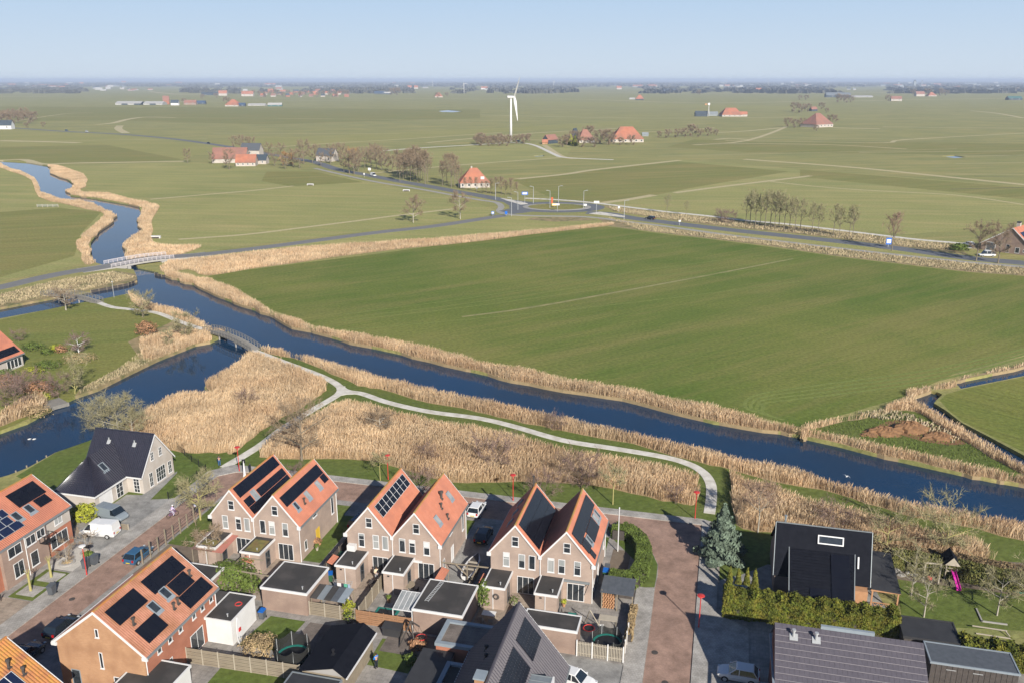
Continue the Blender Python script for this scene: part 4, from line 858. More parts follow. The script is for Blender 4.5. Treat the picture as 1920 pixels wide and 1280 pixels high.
# upper left: red-tiled row
E_, SE_, _s = row_house(-88.6, -78.75, 56.0, 82.0, 5.4, 8.9, m_brickR, m_brickR, m_tile, "long red-tiled row house at the left edge with blue and black solar panels")
panels(E_, SE_, 21.0, 25.4, 3.3, 5.6, 4, 1); panels(E_, SE_, 23.0, 25.0, 1.9, 3.25, 1, 1)
skylight(E_, SE_, 21.3, 1.9, 1.0, 1.3)
for r in range(3):
    panels(E_, SE_, 13.4 + r * .9, 18.6 + (r == 0) * .9 + r * .35, 1.0 + r * 1.12, 2.1 + r * 1.12, 4, 1, mat=m_pvb, frame=m_pole)
skylight(E_, SE_, 19.3, 1.9, 1.0, 1.3)
E2 = -78.75
for z0, z1, mt in ((3.15, 5.0, m_cream),):
    for y0, y1 in ((77.6, 81.98), (57, 70.6)):
        MB().box(E2 + .003, y0, z0, E2 + .06, y1, z1).build("facade_panel", mt, E_)
MB().box(E2 + .003, 70.7, 0, E2 + .42, 77.5, 4.9).build("projecting_bay", m_brickB, E_)
for y0, y1, z0, z1, nx, pl in ((78.3, 81.2, .8, 2.6, 3, E2), (72.0, 73.5, .7, 2.6, 2, E2 + .42), (74.6, 75.8, .7, 2.6, 1, E2 + .42), (66.4, 69.8, .6, 2.6, 4, E2), (79.3, 80.6, 3.7, 4.8, 2, E2 + .06), (76.0, 77.3, 3.7, 4.8, 2, E2 + .42), (71.6, 73.6, 3.5, 4.8, 2, E2 + .42), (74.3, 75.8, 3.6, 4.8, 2, E2 + .42), (67.5, 68.9, 3.5, 4.8, 1, E2 + .06), (62, 65, .6, 2.6, 3, E2)):
    window(E_, "R", pl, y0, z0, y1, z1, nx=nx, pane=m_glassL if random.random() < .4 else m_glass)
MB().lathe([(0.055, 0), (0.055, 5)], c=(E2 + .5, 74.1, 0), n=6).build("downpipe", m_white, E_); MB().lathe([(0.055, 0), (0.055, 5)], c=(E2 + .07, 77.6, 0), n=6).build("downpipe", m_black, E_)
# balcony cage on the facade
bc = MB()
for y in (76.3, 77.0, 77.7):
    bc.bar((E2 + .45, y, 3.0), (E2 + .45, y, 4.0), .05); bc.bar((E2 + 1.3, y, 3.0), (E2 + 1.3, y, 4.0), .05)
bc.bar((E2 + 1.3, 76.3, 4.0), (E2 + 1.3, 77.7, 4.0), .06); bc.bar((E2 + .45, 76.3, 4), (E2 + 1.3, 76.3, 4), .06); bc.bar((E2 + .45, 77.7, 4), (E2 + 1.3, 77.7, 4), .06); bc.box(E2 + .43, 76.3, 2.95, E2 + 1.3, 77.7, 3.0)
bc.build("balcony_rail", m_black, E_)
# bottom-left corner roof
F_, SF_, _s = row_house(-65.3, -55.3, 40.0, 53.2, 5.3, 9.0, m_brickR, m_brickO, m_tileY, "yellow-lichened orange-tiled house cut off by the bottom left corner", tilekw=dict(pitch=0.30, course=0.36, amp=0.05))
panels(F_, SF_, 9.6, 11.2, 1.9, 3.9, 2, 1, mat=m_pvb, frame=m_white); flue(F_, SF_.P(11.4, 4.3), 0.9, 0.11); flue(F_, SF_.P(11.8, 3.0), 0.8, 0.11)

# ------------------------------------------------------------------ white house with black glazed roof
Wt = thing("white_house", "cream-walled house with a glossy black L-shaped tile roof beside the side canal", "house", (-78.6, 95.6, 0))
wa0, wa1, wb0, wb1, wz, wr = -88.2, -78.5, 95.9, 103.0, 3.1, 7.8; wm = (wb0 + wb1) / 2
fixn(MB().prism([(wa0, wb0, 0), (wa0, wb1, 0), (wa0, wb1, wz), (wa0, wm, wr - .15), (wa0, wb0, wz)], (wa1 - wa0, 0, 0)).build("wall", m_cream, Wt))
tkw = dict(pitch=0.30, course=0.36, amp=0.05, step=.035); tkg = dict(pitch=0.36, course=0.38, amp=0.085, step=.03, rev=True)
k_ = (wr - wz) / (wm - wb0); o_ = .35
tiles(Wt, (wa0 - .15, wb0 - o_, wz - o_ * k_), (wa1 + .15, wb0 - o_, wz - o_ * k_), (wa1 + .15, wm, wr), (wa0 - .15, wm, wr), m_tileK, **tkw)
tiles(Wt, (wa1 + .15, wb1 + o_, wz - o_ * k_), (wa0 - .15, wb1 + o_, wz - o_ * k_), (wa0 - .15, wm, wr), (wa1 + .15, wm, wr), m_tileK, **tkw)
MB().bar((wa0 - .15, wm, wr + .03), (wa1 + .15, wm, wr + .03), .28, .2, n=6).build("ridge_tiles", m_tileK, Wt)
mb = MB()
for y in (wb0 - o_, wb1 + o_): mb.prism([(wa1 + .16, y, wz - o_ * k_ - .2), (wa1 + .16, wm, wr - .22), (wa1 + .16, wm, wr + .04), (wa1 + .16, y, wz - o_ * k_ + .06)], (.06, 0, 0))
fixn(mb.build("bargeboard", m_white, Wt))
MB().box(wa1 - 2.6, wb0 - o_ - .12, wz - o_ * k_ - .18, wa1 + .1, wb0 - o_ + .02, wz - o_ * k_ + .03).build("gutter", m_white, Wt)
# garage wing
ga0, ga1, gb0, gz, gr = -87.6, -80.9, 89.0, 2.6, 6.4; gm = (ga0 + ga1) / 2 - .5
MB().box(ga0 + .25, gb0 + .25, 0, ga1 - .25, wb0 - .001, gz - .05).build("garage_wall", m_cream, Wt)
tiles(Wt, (ga1, wb0 + 4.0, gz), (ga1, gb0 + 4.3, gz), (gm, gb0 + 4.3, gr), (gm, wb0 + 4.0, gr), m_tileK, **tkg); tiles(Wt, (ga1, gb0 + 4.3, gz), (ga1, gb0, gz), (gm, gb0 + 4.25, gr), (gm, gb0 + 4.3, gr), m_tileK, **tkg)
tiles(Wt, (ga0, gb0, gz), (ga0, wb0 + 4.0, gz), (gm, wb0 + 4.0, gr), (gm, gb0 + 4.3, gr), m_tileK, **tkw)
tiles(Wt, (ga1, gb0, gz), (ga0, gb0, gz), (gm, gb0 + 4.3, gr), (gm + .01, gb0 + 4.3, gr), m_tileK, **tkw)
mb = MB(); mb.box(ga1 - .02, gb0, gz - .2, ga1 + .12, wb0 - .5, gz + .02); mb.box(ga0, gb0 - .1, gz - .2, ga1 + .1, gb0 + .02, gz + .02); mb.build("gutter", m_white, Wt)
Sg = Slope((ga1, gb0, gz), (ga1, wb0 + 4, gz), (gm, gb0 + 4.3, gr)); skylight(Wt, Sg, 4.2, 2.3, 1.0, 1.3)
Sw = Slope((wa0, wb0 - o_, wz - o_ * k_), (wa1, wb0 - o_, wz - o_ * k_), (wa0, wm, wr))
for u in (2.6, 6.9): mb = MB(); q = Sw.P(u, 4.9, .1); mb.prism([Sw.P(u, 4.3, .08), Sw.P(u + .55, 4.3, .08), Sw.P(u + .55, 4.95, .08), Sw.P(u, 4.95, .08)], Sw.n * .06); mb.lathe([(.09, 0), (.09, .45), (.14, .5)], c=tuple(Sw.P(u + .27, 4.8, .1)), n=8); fixn(mb.build("roof_vent", m_pole, Wt))
for y0, z0, y1, z1, nx, nz in ((97.3, .35, 98.1, 2.5, 2, 3), (98.9, .35, 101.0, 2.5, 4, 3), (101.7, .5, 102.5, 2.4, 2, 3), (98.1, 4.1, 98.8, 5.4, 2, 3), (100.0, 4.1, 100.7, 5.4, 2, 3)):
    window(Wt, "R", wa1, y0, z0, y1, z1, nx=nx, nz=nz, t=.06)
window(Wt, "F", wb0, -80.1, .1, -79.1, 2.4, nx=2, nz=4, name="front_door", sill=False)
window(Wt, "R", ga1 - .25, 93.5, .1, 94.9, 2.3, nx=2, nz=3, name="garden_door", sill=False)
window(Wt, "R", ga1 - .25, 90.1, .05, 92.6, 2.25, frame=m_white, pane=m_white, nz=5, name="garage_door", sill=False)

# ------------------------------------------------------------------ orange-roofed house at the left edge
ho = GF(46, 661, 2.7); hb = ho[1]; ha = ho[0]
O_ = thing("orange_roofed_house", "orange-roofed house cut off by the left edge on the canal island", "house", (ha, hb, 0))
hw = 12.0; hl = 14.0
MB().prism([(ha - .4, hb - hl, 0), (ha - hw, hb - hl, 0), (ha - hw, hb - hl, 2.8), (ha - hw / 2, hb - hl, 7.6), (ha - .4, hb - hl, 2.9)], (0, hl - .3, 0)).build("wall", m_cream, O_); fixn(O_.children[-1])
tiles(O_, (ha, hb, 2.7), (ha, hb - hl - .3, 2.7), (ha - hw / 2, hb - hl - .3, 7.8), (ha - hw / 2, hb, 7.8), m_tile)
tiles(O_, (ha - hw, hb - hl - .3, 2.7), (ha - hw, hb, 2.7), (ha - hw / 2, hb, 7.8), (ha - hw / 2, hb - hl - .3, 7.8), m_tile)
So = Slope((ha, hb - hl, 2.7), (ha, hb, 2.7), (ha - hw / 2, hb, 7.8)); panels(O_, So, 5.0, 13.3, 0.6, 2.3, 7, 1)
MB().box(ha - .02, hb - hl, 2.5, ha + .12, hb, 2.7).build("gutter", m_zinc, O_)
for k in range(4): window(O_, "R", ha - .4, hb - 4.5 + k * .95, .3, hb - 3.6 + k * .95, 2.1)
window(O_, "R", ha - .4, hb - 8, .8, hb - 7, 1.8)
# ------------------------------------------------------------------ garages and sheds
flat_annex(None, -47.5, 74.6, -42.0, 80.0, 2.9, m_brickB, "large flat-roofed garage with white fascia, left of the lean-to", "garage", name="garage")
flat_annex(None, -50.2, 67.9, -47.2, 72.6, 3.0, m_stucco, "white-walled garage with a dark flat roof, red ring lying on top", "garage", name="garage", trim=m_stucco)
box_part(bpy.data.objects["garage.001"], "rear_wall", m_stucco, -52.3, 70.45, 0, -50.34, 72.6, 2.72); box_part(bpy.data.objects["garage.001"], "rear_roof", m_felt, -52.4, 70.4, 2.72, -50.34, 72.7, 2.94)
flat_annex(None, -52.4, 54.2, -47.2, 60.6, 3.0, m_stucco, "white-walled flat-roofed annex against the orange-brick row house", "annex", name="flat_roofed_annex", vents=2)
flat_annex(None, -58.4, 72.0, -53.9, 77.2, 2.8, m_brickB, "dark flat-roofed garage half hidden behind the row house with the solar blocks", "garage", name="garage", vents=0)
gt = flat_annex(None, -29.6, 74.8, -24.1, 80.6, 2.9, m_brickB, "large flat-roofed garage with a ladder lying on its roof", "garage", name="garage", vents=0)
flat_annex(None, -17.6, 75.1, -11.9, 77.7, 2.9, m_brickB, "long low flat-roofed garage between the central dark-roofed house and the picket fence", "garage", name="garage", vents=0)
# red ring on the white garage
tag(MB().lathe([(0.28, 0), (0.36, .06), (0.42, 0)], c=(0, 0, 0), n=14, cap=False).build("rubber_ring", m_redp), "red ring lying on the white garage's dark roof", "ring").location = (*W(-48.1, 70.9), 2.96)
# ladder on the garage roof
ld = MB(); ld.bar((-.2, -2, 0), (-.2, 2, 0), .06); ld.bar((.2, -2, 0), (.2, 2, 0), .06)
for k in range(13): ld.bar((-.2, -1.85 + k * .31, 0), (.2, -1.85 + k * .31, 0), .05)
l_ = tag(ld.build("ladder", m_pole), "aluminium ladder lying flat on a dark garage roof", "ladder"); l_.location = (*W(-28.4, 78.4), 2.9); l_.rotation_euler = (0, 0, -VA - .12)
# glass canopy beside that garage
gc = thing("glass_canopy", "white-framed glass canopy leaning on the garage with the ladder", "canopy", (-32, 75, 0))
cb = MB()
for i in range(5):
    x = -32.0 + i * .56; cb.bar((x, 75.0, 2.3), (x, 77.9, 2.75), .07)
cb.bar((-32.05, 75.0, 2.3), (-29.75, 75.0, 2.3), .09); cb.bar((-32.05, 77.9, 2.75), (-29.75, 77.9, 2.75), .09)
for x in (-32, -29.8): cb.bar((x, 75.0, 0), (x, 75.0, 2.3), .09)
cb.build("frame", m_white, gc)
for i in range(4):
    x = -32.0 + i * .56; fixn(MB().prism([(x + .04, 75.05, 2.32), (x + .52, 75.05, 2.32), (x + .52, 77.85, 2.75), (x + .04, 77.85, 2.75)], (0, 0, .02)).build("pane", m_glassL, gc))
# lean-to with corrugated sheets
lt = thing("lean_to", "grey lean-to of overlapping sheets beside the flat-roofed garage", "lean-to", (-42, 75.2, 0))
for i, mt in enumerate((m_felt, m_zinc, m_felt, m_grey, m_trimg)):
    x = -41.8 + i * .82; S_ = ((x, 75.0, 2.1), (x + .84, 75.0, 2.05), (x + .84, 77.5, 2.25), (x, 77.5, 2.3))
    fixn(MB().prism(S_, (0, 0, .04 + .006 * i)).build("roof_sheet", mt, lt))
for x in (-41.7, -37.7):
    for y in (75.1, 77.4): MB().bar((x, y, 0), (x, y, 2.1), .09).build("post", m_wood, lt)
# dark gabled garden shed in the centre
sh = thing("garden_shed", "long garden shed with a dark blue-grey tiled roof, chimney vent on top", "shed", (-37, 63, 0))
MB().box(-36.8, 63.4, 0, -32.4, 70.3, 2.35).build("wall", m_wood, sh)
tiles(sh, (-37.1, 63.2, 2.35), (-37.1, 70.6, 2.35), (-33.4, 70.6, 3.3), (-33.4, 63.2, 3.3), m_slate, flat=True, course=.28, amp=0, step=.03)
tiles(sh, (-32.1, 70.6, 2.35), (-32.1, 63.2, 2.35), (-33.4, 63.2, 3.3), (-33.4, 70.6, 3.3), m_slate, flat=True, course=.28, amp=0, step=.03)
fixn(MB().prism([(-36.8, 63.38, 2.3), (-32.4, 63.38, 2.3), (-33.4, 63.38, 3.2)], (0, .05, 0)).build("gable_board", m_conc, sh))
MB().box(-32.12, 63.2, 2.22, -31.98, 70.6, 2.36).build("gutter", m_white, sh)
flue(sh, (-34.4, 65.4, 3.05), .6, .1, m_black)
flat_annex(None, -37.4, 58.5, -32.4, 62.7, 2.5, m_wood, "dark flat-roofed shed at the bottom edge below the long garden shed", "shed", trim=m_zinc, felt=m_feltB)
# garden pergola shed near the curved hedge
pg = thing("open_shed", "open-fronted wooden shed with a grey corrugated roof by the curved hedge", "shed", (-10.5, 84, 0))
for i in range(5):
    x = -10.7 + i * .74; fixn(MB().prism([(x, 83.7, 2.2), (x + .73, 83.7, 2.2), (x + .73, 86.8, 2.5), (x, 86.8, 2.5)], (0, 0, .05)).build("roof_sheet", m_grey, pg))
MB().box(-10.6, 86.5, 0, -7.1, 86.6, 2.4).build("back_wall", m_woodD, pg); MB().box(-10.6, 84.0, 0, -10.5, 86.5, 2.3).build("side_wall", m_wood, pg)
for x in (-10.5, -8.8, -7.1): MB().box(x - .06, 83.8, 0, x + .06, 83.92, 2.2).build("post", m_wood, pg)
mb = MB()
for i in range(7):
    for j in range(5): mb.bar((-10.4 + j * .28 + (i % 2) * .1, 84.0, .15 + i * .24), (-10.4 + j * .28 + (i % 2) * .1, 84.5, .15 + i * .24), .22, n=6)
tag(mb.build("firewood", m_woodO), "pile of cut firewood in the open-fronted shed", "firewood", kind="stuff"); bpy.context.scene.objects["firewood"].rotation_euler = (0, 0, -VA)
# ------------------------------------------------------------------ central house with the steep dark roof
H_, SH_, SHl = row_house(-21.3, -11.9, 50.0, 69.4, 3.2, 9.15, m_brickB, m_brickO, m_tileG, "house with a steep dark purple-grey pantile roof and a zinc dormer, bottom centre", name="steep_roofed_house", over=.25, tilekw=dict(pitch=.38, course=.40, amp=.13, step=.04))
panels(H_, SH_, 15.0, 18.6, 4.3, 6.9, 3, 2); panels(H_, SH_, 8.0, 14.0, 4.3, 6.9, 5, 2)
for u, v in ((10.5, 5.2), (13.2, 5.5), (15.3, 4.6)): flue(H_, SHl.P(u, v), .6, .12, m_black)
# dormer
dm = MB(); d0, d1 = 61.2, 63.6
dm.prism([(-15.2, d0, 6.05), (-12.1, d0, 6.05), (-12.1, d0, 3.4), (-13.6, d0, 5.4)], (0, d1 - d0, 0)); fixn(dm.build("dormer", m_zinc, H_))
MB().box(-12.1, d0 - .03, 3.3, -11.95, d1 + .03, 6.1).build("dormer_front", m_white, H_); window(H_, "R", -11.95, d0 + .35, 4.0, d1 - .35, 5.6, nx=2)
for k in range(4):
    y = d0 + .1 + k * (d1 - d0 - .2) / 3; MB().box(-15.0, y - .03, 6.05, -12.1, y + .03, 6.1).build("zinc_seam", m_zinc, H_)
MB().box(-17.6, 57.6, 7.0, -16.8, 58.6, 9.4).build("chimney", m_brickO, H_); MB().box(-17.7, 57.5, 9.4, -16.7, 58.7, 9.55).build("chimney_cap", m_trimg, H_)
fx = thing("flat_roofed_extension", "blue-grey edged flat roofs left of the steep dark roof", "extension", (-25.4, 66, 0))
def parapet(t, a0, b0, a1, b1, z, wall, floor, w=.35):
    MB().box(a0, b0, 0, a1, b1, z - .35).build("wall", wall, t)
    mb = MB(); mb.box(a0 - .1, b0 - .1, z - .349, a1 + .1, b0 + w, z); mb.box(a0 - .1, b1 - w, z - .349, a1 + .1, b1 + .1, z); mb.box(a0 - .1, b0 + w, z - .349, a0 + w, b1 - w, z); mb.box(a1 - w, b0 + w, z - .349, a1 + .1, b1 - w, z); mb.build("parapet", m_trimg, t)
    MB().box(a0 + w, b0 + w, z - .348, a1 - w, b1 - w, z - .2).build("roof_deck", floor, t)
parapet(fx, -25.2, 69.5, -19.6, 73.4, 3.2, m_brickR, m_deckb); parapet(fx, -23.2, 55, -21.3, 67.3, 2.9, m_brickR, m_felt)
MB().box(-26.4, 55, 0, -23.25, 69.3, 2.3).build("low_wing", m_brickB, fx); MB().box(-26.5, 55, 2.3, -23.2, 69.4, 2.42).build("low_roof", m_feltB, fx)
# ------------------------------------------------------------------ black house
K_ = thing("black_house", "black modern house with a steep black roof, wide white-framed roof window and black solar panels", "house", (8, 90, 0))
ka0, ka1, kb0, kb1, ke, kr = 8.2, 18.6, 91.3, 100.5, 2.6, 8.0; kt = 93.6
fixn(MB().prism([(ka0 + .15, kb0 + .25, 0), (ka0 + .15, kb1, 0), (ka0 + .15, kb1, 2.0), (ka0 + .15, kt + .4, kr - .7), (ka0 + .15, kb0 + .25, ke - .1)], (ka1 - ka0 - .3, 0, 0)).build("wall", m_brickB, K_))
tiles(K_, (ka0, kb0, ke), (ka1, kb0, ke), (ka1, kt + .4, kr), (ka0, kt + .4, kr), m_slate, flat=True, course=.3, amp=0, step=.012)
tiles(K_, (ka1, kb1 + .2, ke), (ka0, kb1 + .2, ke), (ka0, kt + .4, kr), (ka1, kt + .4, kr), m_slate, flat=True, course=.3, amp=0, step=.012)
mb = MB(); mb.bar((ka0 - .04, kb0, ke + .04), (ka0 - .04, kt + .4, kr + .06), .08, .14); mb.bar((ka1 + .04, kb0, ke + .04), (ka1 + .04, kt + .4, kr + .06), .08, .14); mb.bar((ka0, kt + .4, kr + .05), (ka1, kt + .4, kr + .05), .1, .1); mb.build("zinc_edge", m_zinc, K_)
wing = [(9.75, 88.0, 2.2), (16.6, 88.0, 2.2), (16.9, 93.0, 5.7), (9.75, 93.0, 5.7)]
fixn(MB().prism([(9.9, 88.3, 0), (16.5, 88.3, 0), (16.6, 92.3, 0), (9.9, 92.3, 0)], (0, 0, 2.1)).build("wing_wall", m_brickO, K_))
fixn(MB().prism([(9.9, 88.3, 2.1), (9.9, 92.7, 2.1), (9.9, 92.7, 5.1)], (6.5, 0, 0)).build("wing_gable", m_slate, K_))
tiles(K_, wing[0], wing[1], wing[2], wing[3], m_slate, flat=True, course=.36, amp=0, step=.06, name="wing_roof", thick=.14)
Sk = Slope(wing[0], wing[1], wing[3])
panels(K_, Sk, 4.5, 6.5, .15, 5.6, 1, 4); panels(K_, Sk, 2.2, 4.45, .15, 1.3, 1, 1)
mb = MB(); mb.bar(tuple(Vector(wing[3]) + Vector((-.1, 0, .06))), tuple(Vector(wing[2]) + Vector((.1, 0, .06))), .1); mb.bar(wing[0], wing[3], .09, .16); mb.bar(wing[1], wing[2], .09, .16); mb.build("zinc_edge", m_zinc, K_)
Sm = Slope((ka0, kb0, ke), (ka1, kb0, ke), (ka0, kt + .4, kr))
fb = MB(); u0, u1, t0, t1, e = 4.6, 7.4, 4.15, 5.15, .13
for a, b, c, d in ((u0, u1, t0, t0 + e), (u0, u1, t1 - e, t1), (u0, u0 + e, t0 + e, t1 - e), (u1 - e, u1, t0 + e, t1 - e)):
    fb.prism([Sm.P(a, c, .02), Sm.P(b, c, .02), Sm.P(b, d, .02), Sm.P(a, d, .02)], Sm.n * .22)
w_ = fixn(fb.build("roof_window", m_white, K_)); gb = MB().prism([Sm.P(u0 + e, t0 + e, .03), Sm.P(u1 - e, t0 + e, .03), Sm.P(u1 - e, t1 - e, .03), Sm.P(u0 + e, t1 - e, .03)], Sm.n * .06); link("pane", gb.mesh("pane", m_glass, ORG[K_.name]), w_)
MB().bar(Sm.P(9.05, 1.9, .1), Sm.P(9.05, 3.2, .1), .16, .2).build("dormer_frame", m_white, K_)
MB().lathe([(.12, 0), (.12, .9), (.17, .95), (.17, 1.1)], c=(9.2, kt + .8, kr - .3), n=8).build("chimney_pipe", m_zinc, K_)
MB().box(ka1 - 2.2, kb0 - .9, 0, ka1 - .3, kb0 + .2, 2.5).build("side_bay", m_woodO, K_)
vd = thing("garden_veranda", "open wooden veranda with a dark roof at the right side of the black house", "veranda", (18.6, 91, 0))
fixn(MB().prism([(18.75, 91.0, 2.6), (21.8, 90.9, 2.5), (21.9, 98.9, 2.9), (19.6, 98.8, 3.1)], (0, 0, .12)).build("roof", m_feltB, vd))
for p in ((18.9, 91.2), (21.6, 91.2), (21.6, 95), (21.6, 98.6)): MB().box(p[0] - .08, p[1] - .08, 0, p[0] + .08, p[1] + .08, 2.55).build("post", m_woodO, vd)
MB().box(18.7, 91.0, 2.38, 21.8, 91.14, 2.58).build("beam", m_woodO, vd)
mb = MB(); mb.bar((19, 91.1, .95), (21.6, 91.1, .95), .07); mb.bar((19, 91.1, .12), (21.6, 91.1, .12), .07)
for i in range(4): mb.bar((19 + i * .65, 91.1, .12), (19.65 + i * .65, 91.1, .95), .05); mb.bar((19.65 + i * .65, 91.1, .12), (19 + i * .65, 91.1, .95), .05)
mb.build("cross_railing", m_woodO, vd)
# ------------------------------------------------------------------ big tile roof bottom right
Tt = thing("tiled_roof_house", "house under a broad purple-grey tiled roof cut off by the bottom edge", "house", (7.2, 62, 0))
fixn(MB().prism([(7.35, 62.2, 0), (7.35, 76.4, 0), (7.35, 76.4, 5.3), (7.35, 73.9, 7.85), (7.35, 62.2, 1.6)], (12.6, 0, 0)).build("wall", m_brickD, Tt))
tiles(Tt, (7.2, 62.0, 1.6), (20.2, 62.0, 1.6), (20.2, 73.9, 8.0), (7.2, 73.9, 8.0), m_tileP, flat=True, course=.62, amp=0, step=.05)
tiles(Tt, (20.2, 76.8, 5.0), (7.2, 76.8, 5.0), (7.2, 73.9, 8.0), (20.2, 73.9, 8.0), m_tileP, flat=True, course=.62, amp=0, step=.05)
# pale joints between courses are real laths of the tile's lower edge
St = Slope((7.2, 62, 1.6), (20.2, 62, 1.6), (7.2, 73.9, 8.0))
mb = MB(); nC = max(2, round(St.lw / .62))
for k in range(1, nC):
    t0 = St.lw * k / nC; mb.prism([St.P(.02, t0 - .025, .035), St.P(12.98, t0 - .025, .035), St.P(12.98, t0 + .0, .055), St.P(.02, t0, .055)], St.n * .008)
fixn(mb.build("tile_edges", mk("tile_edge_pale", (0.27, 0.25, 0.265), rough=.7), Tt))
mb = MB()
for k in range(nC):
    for i in range(1, 30):
        u = 13 * i / 30 + (.21 if k % 2 else 0); t0 = St.lw * k / nC
        mb.prism([St.P(u, t0 + .02, .04), St.P(u + .018, t0 + .02, .04), St.P(u + .018, t0 + .58, .01), St.P(u, t0 + .58, .01)], St.n * .012)
tag(fixn(mb.build("tile_joints", m_tileG, Tt)), kind="stuff")
for u in (1.3, 3.3): mb = MB(); mb.prism([St.P(u, 11.9, .06), St.P(u + .75, 11.9, .06), St.P(u + .75, 12.6, .06), St.P(u, 12.6, .06)], St.n * .05); mb.lathe([(.12, 0), (.12, .55), (.19, .6), (.19, .75)], c=tuple(St.P(u + .35, 12.3, .1)), n=8); fixn(mb.build("roof_vent", m_pole, Tt))
mb = MB(); mb.box(11.3, 73.8, 8.02, 16.0, 74.1, 8.35); mb.build("ridge_box", m_trimg, Tt)
MB().box(6.3, 66.0, 0, 7.3, 71.6, 2.7).build("bay", m_trimg, Tt); MB().box(6.2, 65.9, 2.7, 7.34, 71.7, 2.85).build("bay_roof", m_zinc, Tt); window(Tt, "L", 6.3, 66.6, .5, 69, 2.4, nx=2)
mb = MB(); mb.box(7.0, 62, 5.1, 7.19, 76, 5.3); mb.build("gutter", m_trimg, Tt)
# black shed and dark flat roof
bs = flat_annex(None, 22.6, 79.2, 30.4, 82.4, 2.6, m_woodD, "long black-boarded shed with a blue-grey edged flat roof at the bottom right", "shed", felt=m_grey, trim=m_trimg, tz=.2, vents=0)
for i in range(16): box_part(bs, "board", m_woodD, 22.62 + i * .486, 79.15, 0, 22.62 + i * .486 + .45, 79.19, 2.38)
for x in (24.0, 26.4): box_part(bs, "hinge_bar", m_pole, x, 79.1, 1.9, x + .9, 79.14, 1.96)
flat_annex(None, 20.9, 83.4, 26.2, 87.0, 2.3, m_woodD, "low black flat roof between the conifer hedge and the bottom right lawn", "shed", felt=m_feltB, trim=m_feltB, vents=0)
# ------------------------------------------------------------------ vegetation
m_bark = mk("bark", (0.26, 0.215, 0.155), (0.20, 0.165, 0.12), 3, rough=0.95, detail=6)
m_barkP = mk("pale_bark", (0.50, 0.46, 0.38), (0.38, 0.34, 0.27), 3, rough=0.95, detail=6)
m_barkY = mk("yellow_green_bark", (0.46, 0.42, 0.15), (0.38, 0.33, 0.14), 3, rough=0.95, detail=6)
m_twig = mk("twigs", (0.33, 0.245, 0.16), (0.27, 0.20, 0.13), 1.5, rough=0.95)
m_twigR = mk("twigs_reddish", (0.38, 0.26, 0.18), (0.31, 0.21, 0.15), 1.5, rough=0.95)
m_twigO = mk("twigs_orange", (0.48, 0.27, 0.09), (0.38, 0.22, 0.09), 1.5, rough=0.95)
m_twigG = mk("twigs_greenish", (0.36, 0.32, 0.17), (0.28, 0.25, 0.14), 1.5, rough=0.95)
m_twigP = mk("twigs_purple", (0.27, 0.185, 0.15), (0.21, 0.145, 0.12), 1.5, rough=0.95)
m_beech = mk("brown_leaves", (0.46, 0.25, 0.13), (0.34, 0.18, 0.10), 3, rough=0.9, attr="tint")
m_leaf = mk("green_leaves", (0.15, 0.20, 0.035), (0.10, 0.145, 0.028), 3, rough=0.8, attr="tint")
m_leafY = mk("yellow_green_leaves", (0.40, 0.40, 0.03), (0.28, 0.31, 0.035), 3, rough=0.8, attr="tint")
m_thuja = mk("conifer_hedge_foliage", (0.165, 0.185, 0.018), (0.10, 0.13, 0.018), 2.0, rough=0.85, attr="tint", c3=(0.20, 0.18, 0.025), scale3=1.3)
m_fir = mk("blue_fir_foliage", (0.19, 0.245, 0.175), (0.11, 0.15, 0.105), 2.5, rough=0.85, attr="tint")
m_dryleaf = mk("dry_leafy_bush", (0.50, 0.37, 0.20), (0.38, 0.27, 0.14), 2.5, rough=0.9, attr="tint")

